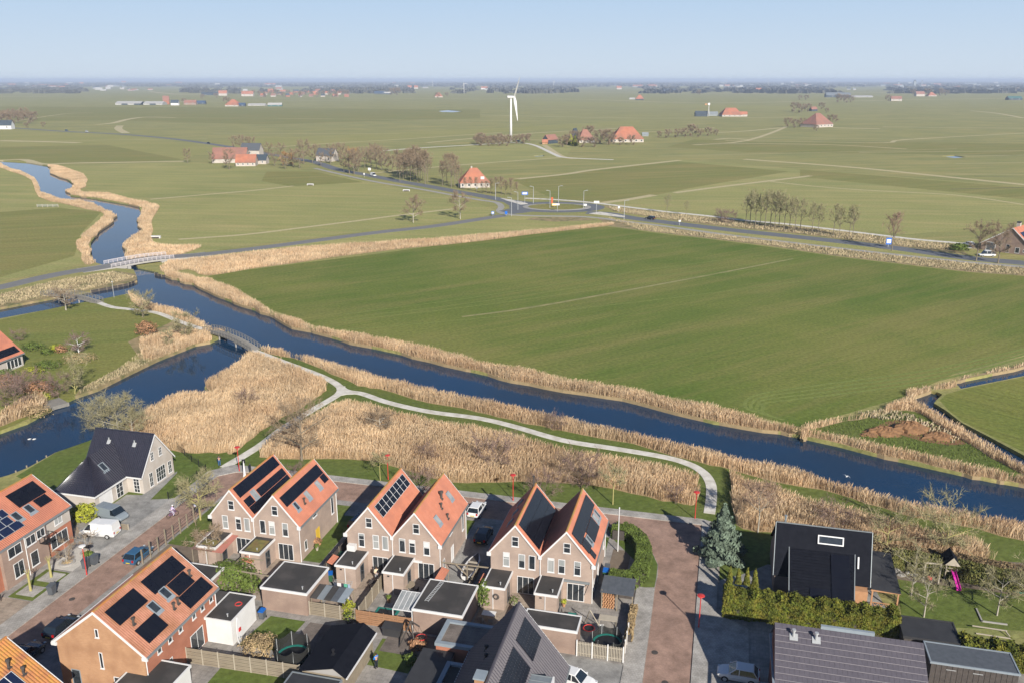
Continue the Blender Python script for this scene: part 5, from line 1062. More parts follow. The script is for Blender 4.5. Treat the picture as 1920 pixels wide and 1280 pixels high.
def grow(seed, h, r, trunk=0.25, spread=0.75, n1=7, n2=5, n3=5, tw=5, tl=0.7, tww=0.035, shape="round", tr=0.14, lean=0.0):
    "returns (limb mesh builder, twig array): a bare tree with its limbs and fine twigs"
    rd = random.Random(seed); mb = MB(); T = []
    top = Vector((lean * h, 0, h * 0.9)); base = Vector((0, 0, -0.15))
    def jit(s): return Vector((rd.gauss(0, s), rd.gauss(0, s), rd.gauss(0, s)))
    ax = [base, Vector((lean * h * .2, 0, h * trunk)), Vector((lean * h * .55, 0, h * .55)) + jit(h * .012), top]
    rad = [tr, tr * .75, tr * .45, tr * .1]
    for i in range(3): mb.bar(ax[i], ax[i + 1], rad[i] * 2, n=6, taper=rad[i + 1] / rad[i])
    def axis(t):
        z = t * h * .9
        for i in range(3):
            if ax[i + 1].z >= z: return ax[i].lerp(ax[i + 1], (z - ax[i].z) / (ax[i + 1].z - ax[i].z))
        return ax[3]
    def crown_r(t):
        if shape == "round": return r * math.sqrt(max(0.05, 1 - ((t - .62) / .46) ** 2))
        if shape == "vase": return r * (0.35 + 0.65 * min(1, max(0, (t - .25) / .5))) * (1 if t < .9 else .7)
        if shape == "column": return r * (1.0 if t < .8 else 1 - (t - .8) * 3)
        return r * (1 - t) * 1.4
    def twigs(p, q, n, L):
        for _ in range(n):
            s = p.lerp(q, rd.random()); d = (q - p).normalized() * .6 + jit(.62); d.z += .25; d.normalize()
            e = s + d * L * rd.uniform(.5, 1.2); side = d.cross(Vector((rd.random() - .5, rd.random() - .5, rd.random() - .5))).normalized() * tww * rd.uniform(.6, 1.3)
            T.append((s - side, s + side, e))
            if rd.random() < .6:
                m_ = s.lerp(e, .5); d2 = (d + jit(.6)).normalized(); T.append((m_ - side * .6, m_ + side * .6, m_ + d2 * L * .55))
    for i in range(n1):
        t = trunk + (0.95 - trunk) * (i + rd.random() * .6) / n1; a = i * 2.4 + rd.random(); s = axis(t)
        up = spread * (0.9 if shape != "column" else 2.2) * crown_r(t)
        e = s + Vector((math.cos(a) * crown_r(min(1, t + .15)), math.sin(a) * crown_r(min(1, t + .15)), up * (1.1 - t * .5)))
        w = tr * .5 * (1.15 - t); mb.bar(s, e, w * 2, n=4, taper=.35)
        for j in range(n2):
            p = s.lerp(e, .25 + .7 * (j + rd.random()) / n2); d = (e - s).normalized() + jit(.5); d.z += .2
            q = p + d.normalized() * (e - s).length * rd.uniform(.35, .6)
            mb.bar(p, q, w * .8, n=3, taper=.3)
            twigs(p, q, tw, tl)
            for k in range(n3):
                p2 = p.lerp(q, rd.uniform(.2, 1)); q2 = p2 + ((q - p).normalized() + jit(.7)).normalized() * (q - p).length * .55
                T.append((p2 + Vector((tww, 0, 0)), p2 - Vector((tww, 0, 0)), q2)); twigs(p2, q2, tw, tl)
    return mb, np.array([[tuple(v) for v in t] for t in T], np.float32)
def tree_parts(root, g, bark, twig):
    mb, T = g; mb.build("trunk", bark, root, org=(0, 0, 0)); link("crown", tri_mesh("twigs", T, twig), root)
def tree(name, label, px, g=None, bark=None, twig=None, src=None, rz=0.0, scale=1.0, group=None, cat="tree", z=0.0, world_xy=None):
    x, y = world_xy if world_xy else G(*px, z)
    if src is not None:
        o = copy_tree(src, loc=(x, y, z), rz=rz, label=label, scale=scale)
        o.name = name
        if group: o["group"] = group
        elif "group" in o: del o["group"]
        o["category"] = cat; return o
    o = thing(name, label, cat, (x, y, z), rz=rz, grid=False, group=group); o.scale = (scale,) * 3 if not hasattr(scale, '__len__') else scale
    tree_parts(o, g, bark or m_bark, twig or m_twig); return o
def leaf_cloud(n, shape, size, seed=0, squash=1.0):
    "n small leaf-clump faces through a volume; shape(rng, n) -> points, outward dirs"
    r_ = np.random.default_rng(seed); P, D = shape(r_, n)
    u = r_.normal(size=(n, 3)); u -= D * (u * D).sum(1, keepdims=True) * 0.6; u /= np.linalg.norm(u, axis=1, keepdims=True)
    w = np.cross(D + r_.normal(0, .45, (n, 3)), u); w /= np.linalg.norm(w, axis=1, keepdims=True)
    s = size * (0.5 + r_.random((n, 1)))
    V = np.stack([P - u * s, P + w * s * .6, P + u * s, P - w * s * .6], 1)
    t = 0.75 + 0.5 * r_.random(n); t *= 0.9 + 0.2 * np.sin(P[:, 0] * 2.3 + P[:, 1] * 1.7 + P[:, 2] * 2.9)
    return V.astype(np.float32), np.stack([t, t, t], 1)
def ell(rx, ry, rz, cz, shell=0.5, lump=0.14):
    def f(r_, n):
        d = r_.normal(size=(n, 3)); d /= np.linalg.norm(d, axis=1, keepdims=True); d[:, 2] = np.where(d[:, 2] < -.4, -d[:, 2], d[:, 2])
        k = shell + (1 - shell) * r_.random((n, 1)) ** .5
        k = k * (1 + lump * np.sin(d[:, :1] * 7 + 1) * np.cos(d[:, 1:2] * 6) + lump * np.sin(d[:, 2:3] * 9 + d[:, :1] * 5))
        P = d * k * np.array([rx, ry, rz]); P[:, 2] += cz; P[:, 2] = np.maximum(P[:, 2], .02); return P, d
    return f
def cone(r, h, z0=0.1, inner=.6, lobes=0):
    def f(r_, n):
        t = 1 - np.sqrt(r_.random(n)); a = r_.random(n) * 2 * math.pi
        rr = r * (1 - t) ** .9 * (inner + (1 - inner) * r_.random(n) ** .5)
        if lobes: rr = rr * (1 + .28 * np.sin(a * lobes + np.floor(t * 9) * 2.4)) * (1 + .2 * np.sin(t * 44))
        else: rr = rr * np.minimum(1, .55 + t * 3)
        P = np.stack([np.cos(a) * rr, np.sin(a) * rr, z0 + t * h], 1); D = np.stack([np.cos(a), np.sin(a), np.full(n, .35)], 1); D /= np.linalg.norm(D, axis=1, keepdims=True); return P, D
    return f
def shrub(name, label, px, n, shape, size, mat, seed=0, cat="shrub", core=None, world_xy=None, rz=0, group=None, trunk=None, z=0):
    x, y = world_xy if world_xy else G(*px, z)
    o = thing(name, label, cat, (x, y, z), rz=rz, grid=False, group=group)
    V, c = leaf_cloud(n, shape, size, seed); link("foliage", tri_mesh("foliage", V, mat, c), o)
    mb = MB(); mb.lathe([(.08, -.1), (.06, trunk or .5)], n=6); mb.build("stem", m_bark, o, org=(0, 0, 0))
    return o
def hedge(name, label, pts, w, h, mat, n, size=.16, cat="hedge", seed=3, wob=.12, hw=0.0, core=m_woodD):
    "clipped hedge along world points"
    r_ = np.random.default_rng(seed); pts = np.array(smooth_line(pts, 4) if len(pts) > 2 else pts, float)
    seg = np.diff(pts, axis=0); L = np.hypot(seg[:, 0], seg[:, 1]); cum = np.concatenate([[0], np.cumsum(L)])
    s = r_.random(n) * cum[-1]; i = np.clip(np.searchsorted(cum, s) - 1, 0, len(L) - 1); f = (s - cum[i]) / L[i]
    C = pts[i] + seg[i] * f[:, None]; nn = np.stack([-seg[i, 1], seg[i, 0]], 1) / L[i][:, None]
    k = r_.random(n); q = r_.random(n); H = h * (1 + hw * np.sin(s * 3.1) * np.sin(s * 1.3 + 1))
    side = np.where(k < .36, -1.0, np.where(k < .5, 1.0, (q * 2 - 1)))
    zz = np.where(k < .5, r_.random(n) * H, H) ; wb = 1 + wob * np.sin(s * 2.6) + wob * np.sin(zz * 3 + s)
    off = side * w / 2 * wb * (1 - r_.random(n) * .08); zz = zz * (1 + wob * .4 * r_.normal(size=n))
    P = np.stack([C[:, 0] + nn[:, 0] * off, C[:, 1] + nn[:, 1] * off, np.maximum(zz, .03)], 1)
    D = np.where((k < .5)[:, None], np.stack([nn[:, 0] * side, nn[:, 1] * side, np.full(n, .3)], 1), np.array([[0, 0, 1.0]]))
    u = r_.normal(size=(n, 3)); u /= np.linalg.norm(u, axis=1, keepdims=True); ww = np.cross(D + r_.normal(0, .6, (n, 3)), u); ww /= np.linalg.norm(ww, axis=1, keepdims=True)
    ss = size * (.5 + r_.random((n, 1))); V = np.stack([P - u * ss, P + ww * ss * .6, P + u * ss, P - ww * ss * .6], 1).astype(np.float32)
    t = (.72 + .5 * r_.random(n)) * (.9 + .15 * np.sin(s * 2.2)); o = thing(name, label, cat, (0, 0, 0), grid=False)
    link("foliage", tri_mesh("foliage", V, mat, np.stack([t, t, t], 1)), o)
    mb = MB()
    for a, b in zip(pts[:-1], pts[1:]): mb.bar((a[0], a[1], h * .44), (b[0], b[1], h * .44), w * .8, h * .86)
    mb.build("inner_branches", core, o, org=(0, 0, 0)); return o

# prototypes of far trees
P_round = grow(1, 11, 3.6, .22, .8, 9, 6, 4, 4, 1.2, .07, tr=.22)
P_vase = grow(2, 12, 3.4, .2, 1.1, 9, 6, 4, 4, 1.2, .07, "vase", tr=.22)
P_pop = grow(3, 15, 2.0, .28, .9, 12, 4, 3, 5, 1.2, .05, "column", tr=.18)
P_slim = grow(4, 12, 1.6, .35, .9, 9, 4, 3, 3, 1.0, .06, "column", tr=.14)
def bush_g(seed, h, r, tww=.04, n1=10, tl=.7): return grow(seed, h, r, .04, .9, n1, 5, 4, 4, tl, tww, "round", tr=.07)
P_bush = bush_g(9, 3.0, 2.2, .06)

# --- near bare trees
tree("bare_tree", "large bare tree rising from the reeds behind the double house with the yellow door", (566, 862), grow(21, 9.5, 3.9, .2, .8, 12, 7, 5, 5, .9, .028, tr=.2), m_bark, m_twig)
street = tree("bare_tree", "bare round-crowned tree by the red street left of the first double house", (376, 974), grow(22, 6.6, 2.6, .28, .7, 12, 6, 5, 5, .7, .026, "vase", tr=.13), m_barkY, m_twigG)
tree("bare_tree", "small spreading grey tree standing in the middle of the reed bed", (712, 812), grow(23, 4.2, 2.3, .2, .5, 8, 6, 4, 5, .7, .03, tr=.11), m_barkP, m_twig)
yt = tree("young_tree", "young tree with a yellow-green trunk on the verge behind the last double house", (1149, 945), grow(24, 6.2, 1.9, .48, .7, 8, 5, 4, 4, .7, .022, tr=.09), m_barkY, m_twigG)
tree("young_tree", "thin young tree on the verge above the middle double house", (None, None), src=yt, rz=1.2, scale=.75, world_xy=G(713, 900))
tree("birch_tree", "bare birch with a white trunk at the reed edge left of the black house", (1421, 998), grow(25, 7.4, 2.2, .42, .8, 10, 5, 5, 5, .8, .024, tr=.1), m_barkP, m_twigR)
tree("bare_tree", "bare green-barked tree behind the right corner of the veranda", (1660, 1040), grow(26, 6.0, 2.7, .18, .9, 9, 5, 4, 4, .8, .028, "vase", tr=.12), m_barkY, m_twigG)
tree("bare_tree", "wide many-stemmed bare tree behind the playhouse", (1772, 1036), grow(27, 6.2, 4.2, .05, .8, 13, 6, 4, 5, .8, .028, "vase", tr=.14), m_barkY, m_twigG)
gt1 = tree("garden_tree", "bare garden tree left of the wooden swing frame", (1708, 1116), grow(28, 5.6, 2.2, .3, .8, 9, 5, 4, 4, .7, .026, "vase", tr=.12), m_barkP, m_twigG)
tree("garden_tree", "bare garden tree in front of the low black flat roof", None, src=gt1, rz=2.0, scale=.92, world_xy=G(1732, 1156))
tree("garden_tree", "bare garden tree beside a square kerb on the right lawn", None, src=gt1, rz=4.0, scale=.95, world_xy=G(1869, 1153))
tree("garden_tree", "bare garden tree cut by the right edge below the trampoline", None, src=gt1, rz=5.0, scale=1.0, world_xy=G(1922, 1150))
tree("garden_tree", "bare tree growing beside the brown pergola of the first double house", (393, 1056), grow(29, 5.0, 2.0, .25, .8, 9, 5, 4, 5, .6, .022, tr=.1), m_barkP, m_twig)
tree("bare_tree", "pale bare tree beside the upper footbridge", (124, 582), grow(30, 5.6, 3.0, .3, .6, 10, 6, 4, 4, .8, .04, "vase", tr=.18), m_barkP, m_twig)
it = tree("bare_tree", "upper bare tree on the island path", (268, 596), grow(31, 6.5, 2.6, .1, .9, 10, 6, 5, 4, .9, .035, "vase", tr=.12), m_bark, m_twigG)
tree("bare_tree", "bare tree on the island close to the lower footbridge", None, src=it, rz=2.5, scale=.95, world_xy=G(348, 636))
tree("bare_shrub", "slim bare shrub standing in the island reeds by the water", None, src=it, rz=1.0, scale=(.55, .55, .62), cat="shrub", world_xy=G(317, 652))
tree("bare_tree", "white-branched bare tree in the garden of the orange-roofed house", (148, 662), grow(32, 3.8, 2.2, .08, .7, 9, 6, 4, 4, .7, .035, "vase", tr=.14), m_stucco, m_twigP)
tree("leaning_willow", "leaning willow on the bank right of the jetty", (140, 737), grow(33, 6.2, 2.6, .08, 1.3, 9, 5, 4, 5, .9, .03, "vase", tr=.1, lean=.12), m_barkY, m_twigG)
for k, (px_, sc, lab) in enumerate([((196, 812), 1.0, "left of three big bare shrubs behind the white house"), ((222, 812), 1.15, "middle one of three big bare shrubs behind the white house"), ((250, 822), .8, "lowest and rightmost bare shrub behind the white house")]):
    if k == 0: bs0 = tree("bare_shrub", lab, px_, grow(34, 5.2, 3.0, .06, .9, 13, 7, 5, 5, .8, .022, tr=.12), m_barkP, m_twigG, cat="shrub")
    else: tree("bare_shrub", lab, None, src=bs0, rz=k * 2.0, scale=sc, cat="shrub", world_xy=G(*px_))
dk = tree("bare_shrub", "large dark purple bush in the reeds above the gap between two double houses", (930, 878), bush_g(40, 4.2, 3.2, .03, 13), m_twigP, m_twigP, cat="shrub")
for px_, sc, lab in [((462, 762), .6, "dark purple bush in the left reed bed"), ((1090, 912), .95, "dark bush at the reed edge behind the last double house"), ((1040, 805), .55, "brown bush on the grass strip beside the canal reeds"), ((800, 866), .55, "purple-grey bush in the reeds above the middle double house"), ((1265, 940), .45, "small dark bush at the corner of the reed bed by the street"), ((1560, 1000), .8, "dark bush in the reeds behind the black roof"), ((560, 905), .55, "bush behind the roofs of the first double house"), ((788, 925), .7, "green-grey bush between the gables of the middle double house"), ((1020, 940), .8, "bush between the gables of the last double house")]:
    tree("bare_shrub", lab, None, src=dk, rz=sc * 9, scale=sc, cat="shrub", world_xy=G(*px_))
# island garden planting
for k, (nm, lab, px_, r, h, mt, n) in enumerate([
    ("beech_bush", "large brown-leaved beech bush on the island near the reeds", (275, 628), 2.6, 2.2, m_beech, 1500), ("green_shrub", "green shrub in the border right of the orange-roofed house", (62, 655), 2.6, 1.1, m_leaf, 900),
    ("green_shrub", "olive shrub next to the pale garden path", (88, 664), 1.4, 1.0, m_leaf, 500), ("yellow_shrub", "bright yellow-green shrub in the island garden", (106, 659), 1.5, 1.2, m_leafY, 500), ("dark_shrub", "dark purple-brown shrub beside the bright yellow one", (115, 661), 1.3, 1.2, m_beech, 500),
    ("low_shrub", "wide low shrub mass below the white-branched tree", (150, 676), 3.6, 1.0, m_dryleaf, 1200), ("green_shrub", "green mound of shrubs between terrace and island lawn", (88, 690), 3.0, 1.1, m_leaf, 900), ("clipped_hedge", "yellowish clipped hedge block by the island terrace", (60, 700), 2.2, .9, m_leafY, 500),
    ("green_shrub", "green shrub in front of the orange-roofed house's wall", (12, 705), 2.4, 1.0, m_leaf, 600), ("beech_hedge", "rust-brown hedge at the left edge", (8, 722), 3.4, 1.3, m_beech, 1100), ("rust_shrub", "rust-coloured shrubs behind the jetty", (72, 735), 3.2, 1.5, m_beech, 1200),
    ("yellow_shrub", "low yellow shrub on the bank by the jetty", (87, 745), 1.3, .6, m_leafY, 300), ("straw_clump", "straw-coloured leafy clump at the water left of the jetty", (68, 778), 2.6, 1.2, m_dryleaf, 1200),
    ("yellow_shrub", "bright yellow flowering shrub behind the white van", (158, 975), 1.9, 1.6, m_leafY, 1300), ("evergreen_shrub", "large green shrub between the row house and the garages", (432, 1098), 3.2, 2.0, m_leaf, 2600), ("evergreen_shrub", "green shrub at the foot of the wooden garden fence", (470, 1108), 1.3, 1.3, m_leaf, 700),
    ("evergreen_shrub", "round green shrub between the ladder garage and the next house", (907, 1135), 1.0, 2.2, m_leaf, 900), ("beech_bush", "brown-leaved bush beside the yellow side door", (590, 1022), .9, .8, m_beech, 400), ("olive_shrub", "olive ornamental grasses at the corner of the first double house", (388, 1020), 1.7, 1.3, m_dryleaf, 900),
    ("dry_grass_clump", "spiky straw-coloured bush beside the netted trampoline", (487, 1222), 2.0, 1.3, m_dryleaf, 1600), ("bamboo_clump", "yellow-green bamboo by the brown fence", (655, 1160), .8, 1.6, m_leafY, 500), ("green_shrub", "small shrub next to the green lawn at the bottom centre", (772, 1245), .7, .9, m_leaf, 350), ("brown_shrub", "brown shrub at the right corner of the bottom centre lawn", (782, 1215), .9, .8, m_beech, 400),
    ("dark_shrub", "dark shrub on the ditch bank at the field corner", (1492, 812), 1.4, .8, m_dryleaf, 300), ("round_box_bush", "round green bush in the white gravel", (166, 1043), .7, .5, m_leaf, 300)]):
    shrub(nm, lab, px_, n, ell(r, r * .8, h, h * .5), (.15 if n > 1000 else .13) * (.7 if mt is m_dryleaf else 1), mt, seed=50 + k)
for k, (px_, sc, lab) in enumerate([((35, 640), .5, "bare grey bush behind the orange-roofed house"), ((30, 765), 1.0, "bare shrub left of the jetty reeds"), ((110, 745), .9, "brown bare shrub right of the jetty"), ((55, 735), .8, "bare shrub among the rust-coloured bushes"), ((24, 742), .8, "bare shrub beside the rust-brown hedge")]):
    tree("bare_shrub", lab, None, src=dk, rz=k, scale=sc, cat="shrub", world_xy=G(*px_))
# conifers
fir = shrub("blue_fir", "large blue-green fir tree at the end of the brick street", (1352, 1046), 9000, cone(2.5, 7.2, .4, .35, 5), .22, m_fir, cat="tree", trunk=6.5)
for k, xx in enumerate((1366, 1382, 1398, 1413)):
    shrub("cypress", ("first", "second", "third", "fourth")[k] + " slim cypress from the left in the row behind the conifer hedge", (xx, 1112 + k), 1300, cone(.62, 3.6, .05, .7), .13, m_thuja, cat="tree", seed=k)
hedge("conifer_hedge", "tall wide yellow-green conifer hedge in front of the black house", [W(2.7, 86.6), W(20.9, 86.5)], 2.2, 2.7, m_thuja, 26000, .15, wob=.10, hw=.10)
hedge("conifer_hedge", "conifer hedge behind the long black shed at the right edge", [W(26.3, 84.0), W(36, 84.0)], 1.8, 2.2, m_thuja, 12000, .15, wob=.16, hw=.14)
hedge("curved_hedge", "broad clipped green hedge curving round the corner garden", [W(-10.6, 99.4), G(1165, 1001), G(1196, 1020), G(1207, 1050), G(1200, 1080), W(-7.9, 89.2), W(-10.4, 89.2)], 1.9, 1.5, m_leaf, 13000, .12, wob=.03)
hedge("garden_hedge", "green reed-like hedge along the back of the right garden", [G(1670, 1060), G(1760, 1075), G(1930, 1112)], 1.6, 2.0, mk("hedge_mixed", (0.22, 0.20, 0.06), (0.13, 0.15, 0.04), 2.0, rough=.9, attr="tint"), 9000, .17, wob=.08)
hedge("beech_hedge_row", "brown bare hedge behind the green garden hedge", [G(1630, 1040), G(1760, 1055), G(1940, 1090)], 1.6, 1.4, mk("hedge_brown", (0.30, 0.22, 0.12), (0.22, 0.15, 0.08), 2.0, rough=.9, attr="tint"), 7000, .15, wob=.08)
hedge("rail_hedge", "low brown hedge along the street side of the picket-fenced garden", [W(-6.9, 78.5), W(-6.9, 84)], .7, 1.1, m_dryleaf, 1500, .12)
# --- mid and far trees
ORD = "first second third fourth fifth sixth seventh eighth ninth tenth eleventh twelfth thirteenth fourteenth fifteenth sixteenth seventeenth eighteenth nineteenth twentieth twenty-first twenty-second twenty-third twenty-fourth twenty-fifth".split()
def many(name, label, group, src, spots, cat="tree", s0=.8, s1=1.15):
    spots = sorted(spots); u_ = {"alders along the farm track": .95, "turbine grove": .72, "tree belt between the farms": 1.45, "trees around the red-roofed farm": 1.3, "poplars beside the main road": 1.3}.get(group, 1.15); s0 *= u_; s1 *= u_
    for i_, (x, y, *k) in enumerate(spots):
        sc = random.uniform(s0, s1) * (k[0] if k else 1)
        tree(name, label.replace('bare ', ORD[i_] + ' bare ', 1) + ', from left', None, src=src, rz=random.random() * 6.28, scale=sc, group=group, cat=cat, world_xy=G(x, y))
f_round = tree("roadside_tree", "oval-crowned bare tree left of the pair below the roundabout road", (775, 418), P_round, m_barkP, m_twig)
tree("roadside_tree", "oval-crowned bare tree right of the pair, nearest the roundabout", None, src=f_round, rz=2.0, scale=1.05, world_xy=G(863, 411))
f_slim = tree("roadside_tree", "slender bare tree by the blue sign on the right road", (1672, 471), grow(61, 13, 2.1, .25, 1.0, 11, 5, 4, 4, 1.0, .05, "column", tr=.2), m_bark, m_twigR)
f_vase = tree("roadside_tree", "left of two bare trees before the right-edge farmhouse", (1830, 490), grow(62, 13, 3.6, .22, 1.1, 11, 6, 5, 4, 1.0, .05, "vase", tr=.26), m_bark, m_twig)
tree("roadside_tree", "right of two bare trees before the right-edge farmhouse", None, src=f_vase, rz=2.2, scale=1.0, world_xy=G(1871, 494))
f_pop = tree("poplar_tree", "bare poplar in the dense roadside clump left of the red-roofed farmhouse", (750, 341), P_pop, m_bark, m_twig, group="poplars beside the main road")
many("poplar_tree", "bare poplar in the dense roadside clump left of the red-roofed farmhouse", "poplars beside the main road", f_pop, [(756 + i * 4.6, 337 + i * 1.0 - (i % 3) * 4, .9) for i in range(11)] + [(745 + i * 6, 330, .9) for i in range(8)])
many("poplar_tree", "bare tree in front of the red-roofed farmhouse beside the roundabout road", "trees in front of the red-roofed farmhouse", f_pop, [(830, 349, .8), (838, 344, .9), (846, 352, 1.0), (853, 348, 1.05), (860, 354, .9), (872, 357, .5), (882, 358, .5), (893, 360, .5), (904, 362, .45), (912, 365, .5), (920, 364, .6), (930, 366, .55), (940, 367, .65), (948, 366, .5), (958, 368, .5), (968, 368, .45)])
many("roadside_tree", "bare tree in the belt between the two farms on the main road", "tree belt between the farms", f_vase, [(645, 322, .8), (672, 322, .7), (712, 310, .8), (722, 312, .8), (640, 306, .8), (620, 308), (632, 300, .8), (668, 318, .8), (684, 316, .8), (696, 315, .9), (706, 318, .9), (716, 320, .8), (728, 322, .8), (655, 326, 1.0), (664, 327, .9), (700, 300, .7), (676, 302, .7), (690, 306, .7), (736, 322, .7)], s0=.7, s1=.95)
f_or = tree("orange_willow", "orange-twigged tree right of the red-roofed farm", (540, 312), grow(63, 9, 4.2, .12, .8, 10, 6, 5, 5, 1.2, .08, tr=.25), m_bark, m_twigO)
tree("orange_willow", "tall orange-twigged tree behind the main road belt", None, src=f_or, rz=2, scale=.9, world_xy=G(661, 300))
many("roadside_tree", "bare tree around the red-roofed farm by the main road", "trees around the red-roofed farm", f_vase, [(430, 318, .8), (398, 308, .5), (505, 300, .8), (515, 312, .7), (528, 304, .8), (550, 314, .9), (562, 316, .9), (570, 308, 1), (586, 306, .9), (596, 300, .7), (440, 283, .9), (452, 281, .9), (462, 284, .8), (474, 283, .7), (352, 306, .6), (602, 312, .7), (535, 318, .6)], s0=.75, s1=1.0)
tree("bare_shrub", "bare tree standing before the red-roofed farm", None, src=f_vase, rz=1, scale=.6, world_xy=G(424, 314))
f_al = tree("alder_tree", "bare alder in the row along the white farm track", (1398, 421), P_slim, m_bark, m_twigG, group="alders along the farm track")
many("alder_tree", "bare alder in the row along the white farm track", "alders along the farm track", f_al, [(1406, 420, 1.1), (1416, 424, 1.2), (1425, 423, 1.1), (1434, 428, 1.2), (1444, 426, 1.2), (1452, 430, 1.3), (1460, 429, 1.2), (1470, 433, 1.3), (1480, 431, 1.2), (1490, 436, 1.2), (1500, 434, 1.2), (1522, 440, 1.1), (1533, 441, 1.0), (1562, 445, 1.1), (1573, 446, 1.0), (1592, 447, 1.0), (1598, 449, 1.1), (1250, 402, .7), (1286, 404, .6)], s0=.9, s1=1.15)
f_gr = tree("grove_tree", "bare tree in the grove at the foot of the large wind turbine", (900, 272), grow(64, 10, 4.5, .1, .8, 9, 6, 5, 4, 1.6, .10, tr=.25), m_bark, m_twig, group="turbine grove")
many("grove_tree", "bare tree in the grove at the foot of the large wind turbine", "turbine grove", f_gr, [(892 + i * 5.2, 268 + (i % 3) * 3) for i in range(13)] + [(966, 270), (976, 268), (984, 270), (990, 266)], s0=.8, s1=1.1)
many("grove_tree", "bare tree around the two orange farmhouses right of the wind turbine", "trees round the twin farmhouses", f_gr, [(1066, 272, .9), (1078, 268, 1.1), (1090, 276, .9), (1056, 276, .7), (1126, 270, 1.0), (1138, 272, 1.0), (1148, 270, .8), (1112, 276, .8), (1164, 272, .6), (1184, 272, .6), (1236, 258, .6), (1252, 259, .7), (1270, 258, .8), (1284, 257, .7), (1298, 256, 1.0), (1312, 257, .8), (1328, 255, .7), (1342, 254, .6), (1104, 262, 1.0)])
many("grove_tree", "bare tree in the grove at the far left edge", "left edge grove", f_gr, [(4 + i * 6.0, 232 - (i % 4) * 3.5, 1.2) for i in range(11)] + [(82, 238, .5), (50, 240, .6), (10, 222, 1.2), (32, 220, 1.1)])
many("grove_tree", "bare tree among the far farms on the right", "trees at the right-hand far farms", f_gr, [(1478, 238, 1.0), (1492, 240, 1.0), (1504, 238, .8), (1490, 210, 1.4), (1502, 212, 1.4), (1514, 210, 1.3), (1540, 205, 1.0), (1560, 236, 1.0), (1500, 188, 1.3), (1512, 188, 1.2), (1572, 192, 1.6), (1584, 193, 1.7), (1595, 192, 1.5), (1665, 190, 1.3), (1712, 180, 2.0), (1738, 180, 2.0), (1764, 180, 2.2), (1774, 180, 2), (1310, 178, 1.5), (1550, 212, .8), (1530, 246, .6)])
many("grove_tree", "bare tree among the far village roofs upper left of the wind turbine", "trees in the far village", f_gr, [(475 + i * 11, 178 + (i % 3) * 2, 1.6) for i in range(17)] + [(735, 178, 2.2), (745, 179, 2), (820, 184, 1.3), (838, 182, 1.5), (380, 186, 1.3), (425, 196, 1.3), (345, 194, 1.2), (405, 184, 1.5)])
for k, (x, y, s) in enumerate([(1060, 271, 1.2), (1070, 272, 1.3), (1078, 274, 1.4)]):
    shrub("yellow_conifer", ORD[k] + " yellow-green conifer from the left before the twin farmhouses", (x, y), 500, cone(2.6 * s, 7 * s, .3, .6), .8, m_thuja if k != 1 else m_leafY, cat="tree", seed=k, group="conifers before the twin farmhouses")
for x, y, lab in ((1352, 417, 'low brown scrub above the right road, left one'), (1366, 420, 'low brown scrub above the right road, right one')): tree("bare_shrub", lab, None, src=dk, rz=x, scale=1.0, cat="shrub", world_xy=G(x, y))
shrub("dark_hedge_bush", "dark green bush beside the white track at the right farm", (1798, 470), 900, ell(3.4, 1.6, 1.6, .8), .3, m_leaf)
# distant woodland seen as one mass
r_ = np.random.default_rng(5); N = 13000
yy = np.where(r_.random(N) < .75, r_.uniform(151.8, 160, N), r_.uniform(158, 176, N) ** 1.0); xx = r_.uniform(-120, 2040, N)
keep = (yy < 163) | (cheap_noise(xx, yy, .02, 4) + r_.random(N) * .5 > .35); yy, xx = yy[keep], xx[keep]
tv = []; cl = []
for x, y in zip(xx, yy):
    X, Y = G(x, y); d = math.hypot(X, Y); w = min(d * .006, 160) * r_.uniform(.4, 1.4); h = r_.uniform(10, 20); m = 7
    t = r_.uniform(.7, 1.25)
    pts_ = [(X + w * (i / m - .5) * 2, Y + r_.uniform(-30, 30), 0, h * (.55 + .45 * r_.random()) * (1 - (abs(i / m - .5) * 2) ** 4 * .6)) for i in range(m + 1)]
    for p, q in zip(pts_[:-1], pts_[1:]):
        tv.append([(p[0], p[1], 0), (q[0], q[1], 0), (q[0], q[1] + 6, q[3]), (p[0], p[1] + 6, p[3])]); cl.append((t, t, t))
        tv.append([(p[0], p[1] + 6, p[3]), (q[0], q[1] + 6, q[3]), (q[0], q[1] + 22, q[3] * .8), (p[0], p[1] + 22, p[3] * .8)]); cl.append((t, t, t))
m_wood_far = mk("distant_wood", (0.105, 0.100, 0.075), (0.075, 0.075, 0.058), .02, world=True, rough=1, attr="tint")
tag(link("distant_woodland", tri_mesh("distant_woodland", np.array(tv, np.float32), m_wood_far, np.array(cl, np.float32))), "hazy belts of woodland along the horizon", "woodland", kind="stuff")
# rough tufts along road verges and ditches
def tufts(name, label, poly, d, h, w, mat, tint=(1, 1, 1), cap=60000):
    pl = [Vector((p[0], p[1])) for p in poly]; ed = [(i, (i + 1) % len(pl)) for i in range(len(pl))]
    v_, _, f_, _, _, of_ = delaunay_2d_cdt(pl, [], [list(range(len(pl)))], 1, 1e-4)
    tr = np.array([[(v_[k].x, v_[k].y) for k in f[:3]] for f in f_], float)
    A = (np.abs(np.cross(tr[:, 1] - tr[:, 0], tr[:, 2] - tr[:, 0])) / 2).sum(); n = int(min(cap, A * d)); P = sample_tris(tr, n)
    k = cheap_noise(P[:, 0], P[:, 1], .45, 1) + RNG.random(n) * .9 > .1; P = P[k]; n = len(P)
    t = (.8 + .4 * RNG.random(n)); tag(link(name, tri_mesh(name, blades(P, h, w, .4), mat, np.stack([t * tint[0], t * tint[1], t * tint[2]], 1))), label, "grass", kind="stuff")
m_tuft = mk("rough_tufts", (0.58, 0.46, 0.29), (0.36, 0.31, 0.17), .5, world=True, rough=.95, attr="tint")
